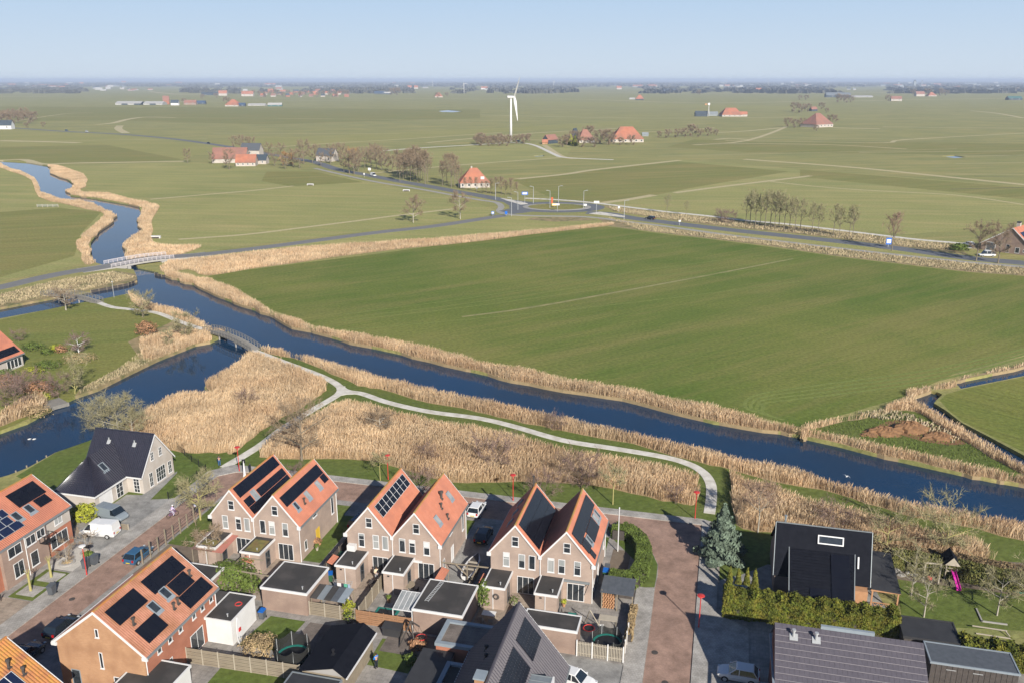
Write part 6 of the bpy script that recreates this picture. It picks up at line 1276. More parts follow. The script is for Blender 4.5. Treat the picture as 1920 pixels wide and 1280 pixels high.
tufts("rough_grass_tufts", "tufted straw verge between the cycle path and the green field", PX((1140, 409), (1250, 429), (1400, 447), (1540, 464), (1690, 481), (1815, 494), (1925, 504), (1925, 517), (1815, 509), (1690, 494), (1565, 479), (1440, 460), (1325, 446), (1200, 432)), 6, .6, .25, m_tuft)
tufts("rough_grass_tufts", "straw tufts on the verge above the right road", PX((1140, 388), (1240, 400), (1330, 409), (1400, 419), (1480, 425), (1600, 438), (1700, 451), (1780, 458), (1780, 470), (1690, 462), (1565, 446), (1480, 436), (1375, 426), (1250, 411), (1150, 396)), 5, .7, .25, m_tuft)
tufts("rough_grass_tufts", "straw verge between village road and the upper canal arm", PX((0, 553), (100, 528), (210, 510), (255, 520), (170, 542), (105, 554), (0, 573)), 9, .6, .2, m_tuft)
tufts("rough_grass_tufts", "dry grass along the island's near bank", PX((330, 605), (262, 660), (225, 690), (150, 730), (145, 740), (183, 727), (233, 702), (295, 672), (340, 655)), 16, .5, .14, m_tuft)
tufts("meadow_tufts", "rough green tufts on the grass triangle by the canal", PX((1510, 808), (1560, 795), (1640, 785), (1700, 770), (1790, 818), (1858, 858), (1925, 895), (1858, 885), (1717, 850), (1577, 820)), 8, .35, .14, m_leaf, (1.0, 1.0, 1.0))
tufts("dry_thatch", "pale broken reed heaps above the grass triangle", PX((1600, 775), (1650, 768), (1700, 775), (1740, 792), (1800, 822), (1790, 832), (1700, 790), (1640, 786)), 10, .6, .25, m_tuft, (1.1, 1.1, 1.2))
# earth heap
eh = thing("earth_heap", "brown heap of dug earth and rotting reed beside the ditch", "heap", (*G(1712, 815), 0), grid=False)
for cx, cy, rx, ry, h in ((-4.5, 1, 3.2, 2.0, 1.1), (0.5, 2.2, 3.4, 2.2, 1.5), (3.8, -1.0, 3.0, 2.0, .9), (-7.3, 0, 1.6, 1.1, .5)):
    mb = MB(); n = 22; rows = 8; V = []; F = []
    for j in range(rows + 1):
        for i in range(n):
            t = j / rows; a = 2 * math.pi * i / n; k = 1 - t; rr = k * (1 + .16 * math.sin(i * 2.1 + j) + .1 * math.sin(i * 5.3)); V.append((cx + rx * rr * math.cos(a), cy + ry * rr * math.sin(a), h * (1 - k ** 2) * (1 + .12 * math.sin(i * 3 + j * 2)) - .03))
    for j in range(rows):
        for i in range(n): F.append((j * n + i, j * n + (i + 1) % n, (j + 1) * n + (i + 1) % n, (j + 1) * n + i))
    mb.add(V, F).build("heap", m_mound, eh, org=(0, 0, 0))
# ------------------------------------------------------------------ vehicles
CARM = {}
def paint(n, c, rough=.25):
    return mk("car_paint_" + n, c, rough=rough, spec=0.6)
m_plate = mk("yellow_plate", (0.70, 0.50, 0.03), rough=.5); m_lampR = mk("tail_lamp_red", (0.45, 0.01, 0.01), rough=.2); m_lampW = mk("head_lamp", (0.6, 0.62, 0.62), rough=.1, spec=.8)
m_cglass = mk("car_glass", (0.012, 0.018, 0.024), rough=.05, spec=.8)
def loft(mb, secs, cap=True):
    n = len(secs[0]); V = [p for s in secs for p in s]; F = []
    for k in range(len(secs) - 1):
        for i in range(n): F.append((k * n + i, k * n + (i + 1) % n, (k + 1) * n + (i + 1) % n, (k + 1) * n + i))
    if cap: F += [tuple(range(n))[::-1], tuple(range((len(secs) - 1) * n, len(secs) * n))]
    return mb.add(V, F)
def vehicle(name, label, xy, heading, color, kind="hatch", L=4.2, Wd=1.78, H=1.5, group=None, cat="car", src=None, z=0.05):
    t = thing(name, label, cat, (xy[0], xy[1], z), rz=heading, grid=False, group=group); w = Wd / 2; l = L / 2
    if kind == "van":
        st = [(-l, .35, 1.05, .93), (-l + .1, .28, 1.1, 1), (-l * .3, .25, 1.1, 1), (l * .55, .25, 1.08, 1), (l * .78, .28, .98, .97), (l - .06, .35, .75, .86), (l, .42, .6, .76)]
    else:
        st = [(-l, .42, .85, .82), (-l + .12, .3, .95, .93), (-l * .5, .24, .95, 1), (0, .22, .92, 1), (l * .42, .24, .90, .99), (l * .72, .28, .80, .95), (l - .1, .34, .66, .84), (l, .42, .55, .72)]
    mb = MB(); loft(mb, [[(x, -w * k * .9, zl), (x, -w * k, (zl + zb) / 2), (x, -w * k * .96, zb - .04), (x, -w * k * .84, zb), (x, w * k * .84, zb), (x, w * k * .96, zb - .04), (x, w * k, (zl + zb) / 2), (x, w * k * .9, zl)] for x, zl, zb, k in st])
    fixn(mb.build("body", color, t, org=(0, 0, 0)))
    def cab(x0, x1, r0, r1, zb, zr, kb, kr): return [[(x0, -w * kb, zb), (x0, w * kb, zb), (r0, w * kr, zr), (r0, -w * kr, zr)], [(x1, -w * kb, zb), (x1, w * kb, zb), (r1, w * kr, zr), (r1, -w * kr, zr)]]
    if kind == "van":
        c = MB(); loft(c, cab(-l + .06, l * .56, -l + .16, l * .36, 1.06, H, .95, .82)); fixn(c.build("cargo_box", color, t, org=(0, 0, 0)))
        g = MB(); loft(g, cab(l * .3, l * .66, l * .28, l * .385, 1.05, H - .1, .955, .845)); fixn(g.build("windows", m_cglass, t, org=(0, 0, 0)))
        for x in (-l + .35, 0.0): MB().box(x, -w * .6, H - .002, x + .9, w * .6, H + .025).build("roof_rib", color, t, org=(0, 0, 0))
    elif kind == "minibus":
        g = MB(); loft(g, cab(-l + .08, l * .62, -l + .2, l * .36, 1.0, H - .06, .94, .82)); fixn(g.build("windows", m_cglass, t, org=(0, 0, 0)))
        r = MB(); loft(r, cab(-l + .18, l * .37, -l + .26, l * .34, H - .07, H, .83, .78)); fixn(r.build("roof", color, t, org=(0, 0, 0)))
        for x in (-l * .45, l * .1): MB().box(x, -w * .93, .95, x + .1, w * .93, H - .05).build("pillar", color, t, org=(0, 0, 0))
    else:
        rear = {"hatch": (-l + .15, -l + .62), "estate": (-l + .12, -l + .4), "sedan": (-l * .72, -l * .42)}[kind]
        g = MB(); loft(g, cab(rear[0], l * .46, rear[1], l * .12, .9, H - .05, .93, .74)); fixn(g.build("windows", m_cglass, t, org=(0, 0, 0)))
        r = MB(); loft(r, cab(rear[1] - .04, l * .13, rear[1] + .06, l * .08, H - .06, H, .76, .66)); fixn(r.build("roof", color, t, org=(0, 0, 0)))
        for s in (-1, 1):
            p = MB()
            for xb, xr in ((l * .46, l * .12), (-.05, -.08), (rear[0] + .05, rear[1] + .02)): p.bar((xb, s * w * .935, .9), (xr, s * w * .75, H - .04), .07)
            p.build("pillars", color, t, org=(0, 0, 0))
            MB().box(l * .36, s * w * 1.0 - .0, .92, l * .42, s * (w + .16), 1.04).build("mirror", color, t, org=(0, 0, 0))
    for x in (-l * .62, l * .62):
        for s in (-1, 1):
            wb = MB(); R = .33
            V = []; F = []; n = 14
            for yy_ in (s * (w - .2), s * (w + .01)):
                for i in range(n): V.append((x + R * math.cos(2 * math.pi * i / n), yy_, R - .05 + R * math.sin(2 * math.pi * i / n)))
            F = [(i, (i + 1) % n, n + (i + 1) % n, n + i) for i in range(n)] + [tuple(range(n)), tuple(range(n, 2 * n))]
            wo = fixn(wb.add(V, F).build("wheel", m_rub, t, org=(0, 0, 0)))
            rb = MB(); rb.add([(x + .2 * math.cos(2 * math.pi * i / 10), s * (w + .02), R - .05 + .2 * math.sin(2 * math.pi * i / 10)) for i in range(10)], [tuple(range(10))]); link("rim", rb.mesh("rim", m_pole), wo)
    for s in (-1, 1):
        MB().box(l - .22, s * w * .55, .58, l - .03, s * w * .8, .72).build("headlight", m_lampW, t, org=(0, 0, 0))
        MB().box(-l - .015, s * w * .6, .68, -l + .1, s * w * .86, .95).build("tail_light", m_lampR, t, org=(0, 0, 0))
    MB().box(-l - .03, -.26, .5, -l - .005, .26, .62).build("number_plate", m_plate, t, org=(0, 0, 0))
    return t
c_white = paint("white", (0.80, 0.80, 0.79)); c_black = paint("black", (0.012, 0.014, 0.018), .12); c_navy = paint("navy", (0.015, 0.03, 0.06), .15); c_silver = paint("grey_blue", (0.25, 0.29, 0.32), .25); c_blue = paint("blue", (0.04, 0.12, 0.22), .2)
Hd = lambda deg: R_(deg) - VA
vehicle("van", "white panel van parked in front of the yellow shrub", W(-76.6, 84.3), Hd(180 + 6), c_white, "van", 4.9, 1.9, 1.95, cat="van")
vehicle("van", "silver-grey small van parked beside the cream garage", W(-78.0, 88.4), Hd(-8), c_silver, "van", 4.5, 1.85, 1.85, cat="van")
vehicle("parked_car", "blue car parked by the rail fence on the left street", W(-67.9, 80.4), Hd(90), c_blue, "hatch", 4.1)
vehicle("parked_car", "dark blue-black car at the street's bottom left beside the lichened roof", W(-66.7, 60.6), Hd(90), c_navy, "estate", 4.6, 1.85, 1.5)
vehicle("parked_car", "second dark car nose to nose ahead of the one at bottom left", W(-66.5, 65.6), Hd(90), c_black, "hatch", 4.0)
vehicle("parked_car", "dark car in the shade between the first and middle double houses", W(-44.4, 95.0), Hd(80), c_navy, "estate", 4.5, 1.82, 1.5)
vehicle("parked_car", "black car in the shaded driveway left of the last double house", W(-27.6, 95.5), Hd(90), c_black, "hatch", 4.2)
vehicle("parked_car", "white car peeping from behind the middle double house", W(-30.4, 102.0), Hd(88), c_white, "hatch", 4.2)
vehicle("parked_car", "white hatchback in the shade by the big tiled roof", W(4.4, 75.4), Hd(178), c_white, "hatch", 4.1, 1.8, 1.5)
vehicle("parked_car", "white car half hidden by the steep dark roof", W(-11.2, 70.6), Hd(-15), c_white, "hatch", 4.3)
vehicle("parked_car", "dark car hidden behind the conifer hedge", W(5.0, 89.5), Hd(0), c_navy, "hatch", 4.3)
vehicle("parked_car", "white minibus parked on the road before the right-edge farmhouse", G(1850, 481), R_(172), c_white, "minibus", 5.2, 1.95, 1.95, cat="van")
vehicle("parked_car", "white car on the farm yard track at the right", G(1816, 461), R_(100), c_white, "hatch", 4.2)
def along(p, q): a = G(*p); b = G(*q); return math.atan2(b[1] - a[1], b[0] - a[0])
vehicle("driving_car", "dark car driving away from the roundabout on the right road", G(1219, 412), along((1219, 412), (1170, 406)), c_black, "estate", 4.5, z=.08)
vehicle("driving_car", "white car driving on the far left main road", G(163, 248), along((163, 248), (225, 253)), c_white, "minibus", 4.9, z=.08)
vehicle("driving_car", "blue car driving furthest left on the main road", G(125, 246), along((125, 246), (163, 248)), c_blue, "hatch", 4.4, z=.08)
vehicle("driving_car", "dark car on the main road left of the red-roofed farm", G(391, 270), along((391, 270), (425, 275)), c_black, "hatch", 4.4, z=.08)
vehicle("driving_car", "white van on the main road by the poplar clump", G(700, 331), along((700, 331), (752, 341)), c_white, "van", 5.0, 1.95, 2.2, cat="van", z=.08)
for k, (x, y) in enumerate([(1030, 269), (972, 266)]): vehicle("parked_car", ("dark car parked beside the barn near the twin farmhouses", "dark vehicle parked at the foot of the wind turbine")[k], G(x, y), .3, c_navy, "estate", 4.6)

# ------------------------------------------------------------------ lamps, signs, flagpole
def red_lamp(label, px, top=None, zz=0.1):
    x, y = G(*px); t = thing("street_lamp", label, "street lamp", (x, y, zz), grid=False, group="red street lamps in the village")
    MB().lathe([(.09, 0), (.06, .5), (.055, 3.6)], n=8).build("post", m_redp, t, org=(0, 0, 0))
    MB().lathe([(.08, 3.55), (.10, 3.7), (.42, 3.9), (.40, 3.95), (.12, 4.02)], n=14).build("lamp_shade", top or m_redp, t, org=(0, 0, 0))
red_lamp("red street lamp beside the brick street in front of the big shaded yard", (1310, 1176))
red_lamp("red street lamp at the corner where the shell path meets the street", (1303, 972))
red_lamp("red street lamp with a pale shade by the white gravel garden", (163, 1078), m_stucco)
red_lamp("red street lamp at the path entrance above the first double house", (449, 883))
red_lamp("red street lamp on the verge left of the last double house", (962, 938))
red_lamp("red street lamp on the verge left of the middle double house", (728, 899))
red_lamp("dark-topped street lamp at the very bottom left corner", (14, 1290), m_grey)
def road_lamp(label, px, h=8.0, side=1):
    x, y = G(*px); t = thing("road_lamp", label, "street lamp", (x, y, 0), grid=False, group="tall grey lamps round the roundabout")
    MB().lathe([(.13, 0), (.12, h * .5), (.09, h)], n=6).build("pole", m_pole, t, org=(0, 0, 0))
    b = MB(); b.bar((0, 0, h), (side * 1.6, 0, h + .25), .12); b.build("arm", m_pole, t, org=(0, 0, 0)); MB().box(side * 1.4 - .4, -.15, h + .18, side * 1.4 + .5, .15, h + .32).build("lamp_head", m_pole, t, org=(0, 0, 0))
for lab, px_, s in [("tall road lamp left of the roundabout beside the farmhouse trees", (929, 375), 1), ("tall road lamp nearest the village road junction", (959, 406), -1), ("tall road lamp on the small island left of the roundabout", (971, 394), -1), ("tall road lamp right of the blue direction sign", (1000, 382), -1), ("tall road lamp on the roundabout by the orange pillar", (1031, 391), -1), ("tall road lamp just behind the roundabout centre", (1047, 381), 1), ("tall road lamp at the roundabout's right end", (1094, 391), 1), ("tall road lamp by the dark car on the right road", (1170, 412), 1)]: road_lamp(lab, px_, side=s)
def sign(name, label, px, h, w, hh, mat, post=None, rz=0.0, off=0.0, edge=None):
    x, y = G(*px); t = thing(name, label, "sign", (x, y, 0), rz=rz, grid=False)
    MB().lathe([(.09, 0), (.09, h)], n=6).build("pole", post or m_pole, t, org=(0, 0, 0))
    o = MB().box(off - w / 2, -.14, h - hh, off + w / 2, -.08, h).build("sign_panel", mat, t, org=(0, 0, 0))
    if edge: MB().box(off - w / 2 + w * .12, -.16, h - hh * .8, off + w / 2 - w * .12, -.142, h - hh * .2).build("sign_symbol", edge, t, org=(0, 0, 0))
m_sblue = mk("sign_blue", (0.02, 0.16, 0.62), rough=.4)
sign("direction_sign", "blue and white direction sign high on a pole left of the roundabout", (984, 382), 5.6, 3.0, 1.5, m_sblue, edge=m_white)
sign("direction_sign", "white direction sign on a pole right of the roundabout", (1118, 399), 5.2, 2.4, 1.0, m_white)
sign("direction_sign", "small white direction sign in front of the roundabout", (1045, 397), 3.6, 1.9, .8, m_white)
sign("roundabout_sign", "white board at the right end of the roundabout lawn", (1097, 390), 1.8, 1.6, .9, m_white)
sign("roundabout_sign", "yellow and white board on the roundabout lawn", (1039, 389), 1.9, 2.2, 1.2, m_plate, edge=m_white)
sign("orange_pillar", "orange pillar with a white top on the roundabout lawn", (1035, 386), 4.0, .9, 3.0, mk("sign_orange", (.6, .14, .05), rough=.5), edge=None)
sign("road_sign", "blue road sign beside the slender tree on the right road", (1665, 464), 3.4, 2.0, 2.4, m_sblue, edge=m_white)
sign("road_sign", "small white round sign on the verge left of the dark car", (1160, 398), 2.6, .9, .9, m_white)
sign("road_sign", "small white sign on the right road verge", (1274, 423), 2.2, .9, .7, m_white)
sign("road_sign", "small blue sign on the cycle path at the junction, left one", (924, 405), 2.0, 1.2, 1.3, m_sblue, edge=m_white)
sign("road_sign", "small blue sign on the cycle path at the junction, right one", (949, 405), 2.0, 1.1, 1.3, m_sblue)
sign("road_sign", "white sign below the red-roofed farmhouse by the roundabout road", (894, 359), 2.4, 1.2, 1.0, m_white)
sign("road_sign", "white sign beside the cycle path near the poplar clump", (683, 333), 2.6, .8, 1.0, m_white)
sign("road_sign", "white house sign on the main road by the poplar clump", (693, 324), 3.0, 1.8, 1.6, m_white)
sign("path_sign", "black and white sign post at the path entrance", (459, 886), 2.3, .5, .6, m_black)
t = thing("flagpole", "white flagpole in the hedged corner garden", "flagpole", (-10.3, 96.6, 0)); MB().lathe([(.07, 0), (.05, 6.0), (.09, 6.05), (.06, 6.2)], c=(-10.3, 96.6, 0), n=8).build("pole", m_white, t)
t = thing("white_cone", "white folded parasol-like post at the path entrance", "post", (*G(459, 893), 0), grid=False); MB().lathe([(.28, 0), (.2, .4), (.08, 2.2), (.02, 2.6)], n=8).build("post", m_white, t, org=(0, 0, 0))
t = thing("bollard", "dark bollard beside the first double house's roof", "bollard", (*G(470, 888), 0), grid=False); MB().lathe([(.15, 0), (.15, 1.6), (.1, 1.7)], n=8).build("post", m_black, t, org=(0, 0, 0))
t = thing("lamp_post", "slim lamp post at the lawn's edge by the upper footbridge", "street lamp", (*G(214, 558), 0), grid=False); MB().lathe([(.07, 0), (.05, 4.4)], n=6).build("post", m_pole, t, org=(0, 0, 0)); MB().lathe([(.2, 4.4), (.1, 4.6)], n=8).build("lamp_head", m_pole, t, org=(0, 0, 0))

# ------------------------------------------------------------------ bridges
m_deckw = mk("bridge_planks", (0.30, 0.28, 0.25), (0.24, 0.225, 0.20), 2, rough=.9, detail=6); m_rail = mk("grey_wood_rail", (0.26, 0.245, 0.22), (0.21, 0.20, 0.18), 2, rough=.9)
def footbridge(label, P0, P1, wd, rise, posts):
    P0 = Vector((*P0, 0)); P1 = Vector((*P1, 0)); L = (P1 - P0).length; ang = math.atan2(P1.y - P0.y, P1.x - P0.x)
    t = thing("footbridge", label, "footbridge", (P0.x, P0.y, 0), rz=ang, grid=False)
    zf = lambda u: .12 + rise * math.sin(math.pi * u) ** .8 if 0 < u < 1 else .12
    n = int(L / .3)
    for i in range(n):
        u = (i + .5) / n; u0 = i / n; x = u0 * L; sl = (zf(u0 + 1 / n) - zf(u0))
        MB().add([(x + .02, -wd / 2, zf(u0)), (x + L / n - .02, -wd / 2, zf(u0 + 1 / n)), (x + L / n - .02, wd / 2, zf(u0 + 1 / n)), (x + .02, wd / 2, zf(u0)), (x + .02, -wd / 2, zf(u0) - .06), (x + L / n - .02, -wd / 2, zf(u0 + 1 / n) - .06), (x + L / n - .02, wd / 2, zf(u0 + 1 / n) - .06), (x + .02, wd / 2, zf(u0) - .06)], [(0, 1, 2, 3), (7, 6, 5, 4), (0, 4, 5, 1), (1, 5, 6, 2), (2, 6, 7, 3), (3, 7, 4, 0)]).build("plank", m_deckw, t, org=(0, 0, 0))
    for s in (-1, 1):
        y = s * (wd / 2 + .06)
        g = MB(); N = 16
        for i in range(N): g.bar((L * i / N, y * .8, zf(i / N) - .28), (L * (i + 1) / N, y * .8, zf((i + 1) / N) - .28), .18, .38)
        g.build("girder", m_rail, t, org=(0, 0, 0))
        for hh, nm in ((1.1, "handrail"), (.75, "rail"), (.42, "rail")):
            g = MB()
            for i in range(N): g.bar((L * i / N, y, zf(i / N) + hh), (L * (i + 1) / N, y, zf((i + 1) / N) + hh), .09 if hh > 1 else .06)
            g.build(nm, m_rail, t, org=(0, 0, 0))
        np_ = int(L / 1.3)
        for i in range(np_ + 1):
            u = i / np_; MB().box(L * u - .05, y - .05, zf(u) - .3, L * u + .05, y + .05, zf(u) + 1.16).build("rail_post", m_rail, t, org=(0, 0, 0))
        for u in posts: MB().box(L * u - .12, s * wd * .38 - .12, -1.6, L * u + .12, s * wd * .38 + .12, zf(u) - .3).build("pile", m_conc, t, org=(0, 0, 0))
    for u in posts: MB().box(L * u - .1, -wd / 2, zf(u) - .5, L * u + .1, wd / 2, zf(u) - .3).build("crossbeam", m_rail, t, org=(0, 0, 0))
footbridge("arched grey footbridge over the left canal arm below the road bridge", G(84, 553), G(187, 568), 2.2, .9, (.3, .68))
footbridge("arched grey footbridge where the side arm meets the wide canal", G(389, 620), G(480, 657), 2.2, .9, (.33, .67))
# road bridge
B0, B1 = Vector((*G(150, 508), 0)), Vector((*G(392, 476), 0)); bl_ = (B1 - B0).length; ba = math.atan2(B1.y - B0.y, B1.x - B0.x)
rb = thing("road_bridge", "low concrete road bridge with white-pink railings over the river", "bridge", (B0.x, B0.y, 0), rz=ba, grid=False)
m_rb = mk("bridge_rail_white", (0.62, 0.57, 0.58), rough=.5)
bz = lambda u: .06 + 0.95 * (math.sin(math.pi * u) ** 2)
def bu(px, py): q = Vector((*G(px, py), 0)) - B0; return q.dot((B1 - B0).normalized()) / bl_
ua, ub = bu(236, 498), bu(300, 490)
for nm, u0, u1, zb, mt in (("approach", 0, ua, -.5, m_conc), ("approach", ub, 1, -.5, m_conc), ("deck_slab", ua, ub, None, m_conc)):
    V = []; F = []; N = 10
    for i in range(N + 1):
        u = u0 + (u1 - u0) * i / N; z1 = bz(u) - .02; z0 = zb if zb is not None else z1 - .55
        V += [(bl_ * u, -3.7, z0), (bl_ * u, 3.7, z0), (bl_ * u, 3.7, z1), (bl_ * u, -3.7, z1)]
    for i in range(N):
        o = i * 4; F += [(o + k, o + (k + 1) % 4, o + 4 + (k + 1) % 4, o + 4 + k) for k in range(4)]
    F += [(0, 1, 2, 3), tuple(N * 4 + k for k in (3, 2, 1, 0))]
    fixn(MB().add(V, F).build(nm, mt, rb, org=(0, 0, 0)))
mb = MB(); V = []; N = 30
for i in range(N + 1): V += [(bl_ * i / N, -3.1, bz(i / N) + .005), (bl_ * i / N, 3.1, bz(i / N) + .005)]
mb.add(V, [(2 * i, 2 * i + 2, 2 * i + 3, 2 * i + 1) for i in range(N)]).build("road_surface", m_asph, rb, org=(0, 0, 0))
r0, r1 = bu(200, 500), bu(320, 486)
for s in (-1, 1):
    for hh in (1.05, .7, .35):
        g = MB(); N = 8
        for i in range(N): u = r0 + (r1 - r0) * i / N; v = r0 + (r1 - r0) * (i + 1) / N; g.bar((bl_ * u, s * 3.55, bz(u) + hh), (bl_ * v, s * 3.55, bz(v) + hh), .16 if hh > 1 else .1)
        g.build("rail", m_rb, rb, org=(0, 0, 0))
    for i in range(15): u = r0 + (r1 - r0) * i / 14; MB().box(bl_ * u - .06, s * 3.55 - .06, bz(u) - .1, bl_ * u + .06, s * 3.55 + .06, bz(u) + 1.08).build("rail_post", m_rb, rb, org=(0, 0, 0))
for u in (ua, ub): MB().box(bl_ * u - .5, -4.6, -1.6, bl_ * u + .5, 4.6, bz(u) - .5).build("abutment", m_conc, rb, org=(0, 0, 0))
# timber quay below the bridge, jetty
def quay(label, pts, h=.9):
    t = thing("timber_quay", label, "quay", (*pts[0], 0), grid=False); o = Vector((*pts[0], 0))
    for a, b in zip(pts[:-1], pts[1:]):
        a = Vector((*a, 0)) - o; b = Vector((*b, 0)) - o; MB().bar(a + Vector((0, 0, -.3)), b + Vector((0, 0, -.3)), .15, h).build("plank_wall", m_woodD, t, org=(0, 0, 0)); n = max(1, int((b - a).length / 1.6))
        for i in range(n): p = a.lerp(b, i / n); MB().lathe([(.12, -1.2), (.12, .3), (.05, .34)], c=tuple(p), n=6).build("pile", m_wood, t, org=(0, 0, 0))
quay("dark timber quay wall below the road bridge", PX((170, 545.5), (200, 540), (240, 532), (257, 525)))
quay("short timber bank wall right of the road bridge", PX((290, 513), (303, 516), (318, 517)))
quay("pale timber edge along the white house's waterside lawn", PX((30, 885), (70, 866), (104, 847)), .5)
jt = thing("jetty", "small weathered wooden jetty with railing-side boards on the left bank", "jetty", (*G(67, 766), 0), rz=along((60, 762), (98, 752)), grid=False)
for i in range(14): MB().box(i * .38 - .2, -1.6, .12, i * .38 + .14, 2.2, .18).build("plank", m_deckw, jt, org=(0, 0, 0))
for x in (0, 2.4, 4.9):
    for y in (-1.5, 0.4): MB().box(x - .09, y - .09, -1.5, x + .09, y + .09, .12).build("pile", m_wood, jt, org=(0, 0, 0))
MB().box(-.2, -1.68, -.5, 5.2, -1.6, .18).build("front_board", m_rail, jt, org=(0, 0, 0))

# ------------------------------------------------------------------ wind turbines
def turbine(label, px, hub, bl, yaw, ang, group=None, mat=None):
    x, y = G(*px); t = thing("wind_turbine", label, "wind turbine", (x, y, 0), rz=yaw, grid=False, group=group); k = hub / 39.0
    MB().lathe([(1.25 * k, 0), (1.05 * k, hub * .4), (.7 * k, hub - 1)], n=12).build("tower", mat or m_white, t, smooth=True, org=(0, 0, 0))
    g = MB(); g.bar((-3.6 * k, 0, hub + .3 * k), (2.6 * k, 0, hub + .3 * k), 2.3 * k, 2.4 * k, n=8, taper=.8); g.build("nacelle", m_white, t, org=(0, 0, 0))
    MB().add([(3.0 * k + dx, .9 * k * math.cos(a) * q, hub + .3 * k + .9 * k * math.sin(a) * q) for dx, q in ((0, 1), (1.5 * k, .25)) for a in [i * math.pi / 4 for i in range(8)]], [(i, (i + 1) % 8, 8 + (i + 1) % 8, 8 + i) for i in range(8)] + [tuple(range(8, 16)), tuple(range(8))[::-1]]).build("rotor_hub", m_white, t, org=(0, 0, 0))
    for j in range(3):
        a = ang + j * 2 * math.pi / 3; d = Vector((0, math.sin(a), math.cos(a))); s = Vector((.85, .53 * math.cos(a), -.53 * math.sin(a))); c = Vector((3.4 * k, 0, hub + .3 * k)); V = []
        for u, w in ((.02, .05), (.2, .10), (.5, .07), (1.0, .02)):
            p = c + d * bl * u; V += [p - s * bl * w * .35 - Vector((.02 * bl * (1 - u), 0, 0)), p + s * bl * w * .65, p - s * bl * w * .35 + Vector((.02 * bl * (1 - u), 0, 0))]
        F = [(3 * i + q, 3 * i + (q + 1) % 3, 3 * i + 3 + (q + 1) % 3, 3 * i + 3 + q) for i in range(3) for q in range(3)] + [(0, 1, 2), (9, 10, 11)]
        fixn(MB().add(V, F).build("blade", m_white, t, org=(0, 0, 0)))
turbine("large white three-bladed wind turbine standing in the fields", (958, 266), 41.0, 23.0, R_(20), R_(-38))
for lab, px_, h, yw in [("small white wind turbine left behind the large one", (870, 176), 42, 1.2), ("tiny wind turbine on the horizon at the far left", (98, 157), 50, .3), ("tiny wind turbine on the horizon, second from the left", (185, 156), 55, .3), ("tiny wind turbine on the horizon just left of the sky above the far village", (811, 163), 46, 2.0), ("tiny wind turbine on the horizon right of the large one", (1038, 163), 50, .8), ("tiny wind turbine above the right-hand far farms", (1440, 162), 50, 1.9), ("tiny wind turbine on the right horizon before the small town", (1552, 161), 50, .6), ("tiny wind turbine on the left horizon above the white hall roofs", (22, 157), 60, 2.4), ("faint wind turbine far right of the large one", (1361, 160), 55, .2), ("faint wind turbine left of the far red village", (342, 156), 60, 1.4), ("faint wind turbine on the horizon above the red village roofs", (580, 156), 60, 1.4)]:
    turbine(lab, px_, h, h * .55, yw, yw * 2, group="small turbines on the horizon")
mg = thing("old_windmill", "small orange-vaned windmill on a lattice mast among the far barns", "windmill", (*G(1328, 219), 0), grid=False)
g = MB(); [g.bar((sx * 1.0, sy * 1.0, 0), (sx * .2, sy * .2, 19), .22) for sx in (-1, 1) for sy in (-1, 1)]; [g.bar((-1 + z * .04, -1, z), (1 - z * .04, -1, z + 2.5), .12) for z in (1, 5, 9, 13)]; g.build("mast", m_white, mg, org=(0, 0, 0))
MB().bar((-.2, -.8, 19.5), (-.2, -.4, 19.5), 4.0, n=8).build("wheel", m_white, mg, org=(0, 0, 0)); MB().box(-6.5, -.1, 18, -2.8, .1, 20.4).build("tail_vane", m_woodO, mg, org=(0, 0, 0))

# ------------------------------------------------------------------ farms and far buildings
m_tileo = mk('old_orange_tile', (.52, .21, .125), (.42, .155, .095), .4, rough=.85, detail=9, c3=(.34, .16, .11), scale3=.12); m_tileb = mk('old_brown_tile', (.38, .185, .135), (.30, .14, .105), .4, rough=.85, detail=9, c3=(.27, .15, .12), scale3=.12)
def hipped(t, w, d, he, hr, rl, roof, wall, rz=0):
    MB().box(-w / 2 + .4, -d / 2 + .4, 0, w / 2 - .4, d / 2 - .4, he).build("wall", wall, t, org=(0, 0, 0))
    e = [(-w / 2, -d / 2, he - .2), (w / 2, -d / 2, he - .2), (w / 2, d / 2, he - .2), (-w / 2, d / 2, he - .2), (-rl / 2, 0, hr), (rl / 2, 0, hr)]
    fixn(MB().add(e, [(0, 1, 5, 4), (1, 2, 5), (2, 3, 4, 5), (3, 0, 4), (0, 3, 2, 1)]).build("roof", roof, t, org=(0, 0, 0)))
def gabled(t, w, d, he, hr, roof, wall, dx=0, dy=0, hip=0):
    "ridge along x"
    fixn(MB().prism([(-w / 2 + dx, -d / 2 + dy, 0), (-w / 2 + dx, d / 2 + dy, 0), (-w / 2 + dx, d / 2 + dy, he), (-w / 2 + dx, dy, hr - .2), (-w / 2 + dx, -d / 2 + dy, he)], (w, 0, 0)).build("wall", wall, t, org=(0, 0, 0)))
    for s in (-1, 1):
        fixn(MB().prism([(-w / 2 - .3 + dx, s * (d / 2 + .4) + dy, he - .25), (w / 2 + .3 + dx, s * (d / 2 + .4) + dy, he - .25), (w / 2 + .3 - hip + dx, dy, hr), (-w / 2 - .3 + hip + dx, dy, hr)], (0, 0, .25)).build("roof", roof, t, org=(0, 0, 0)))
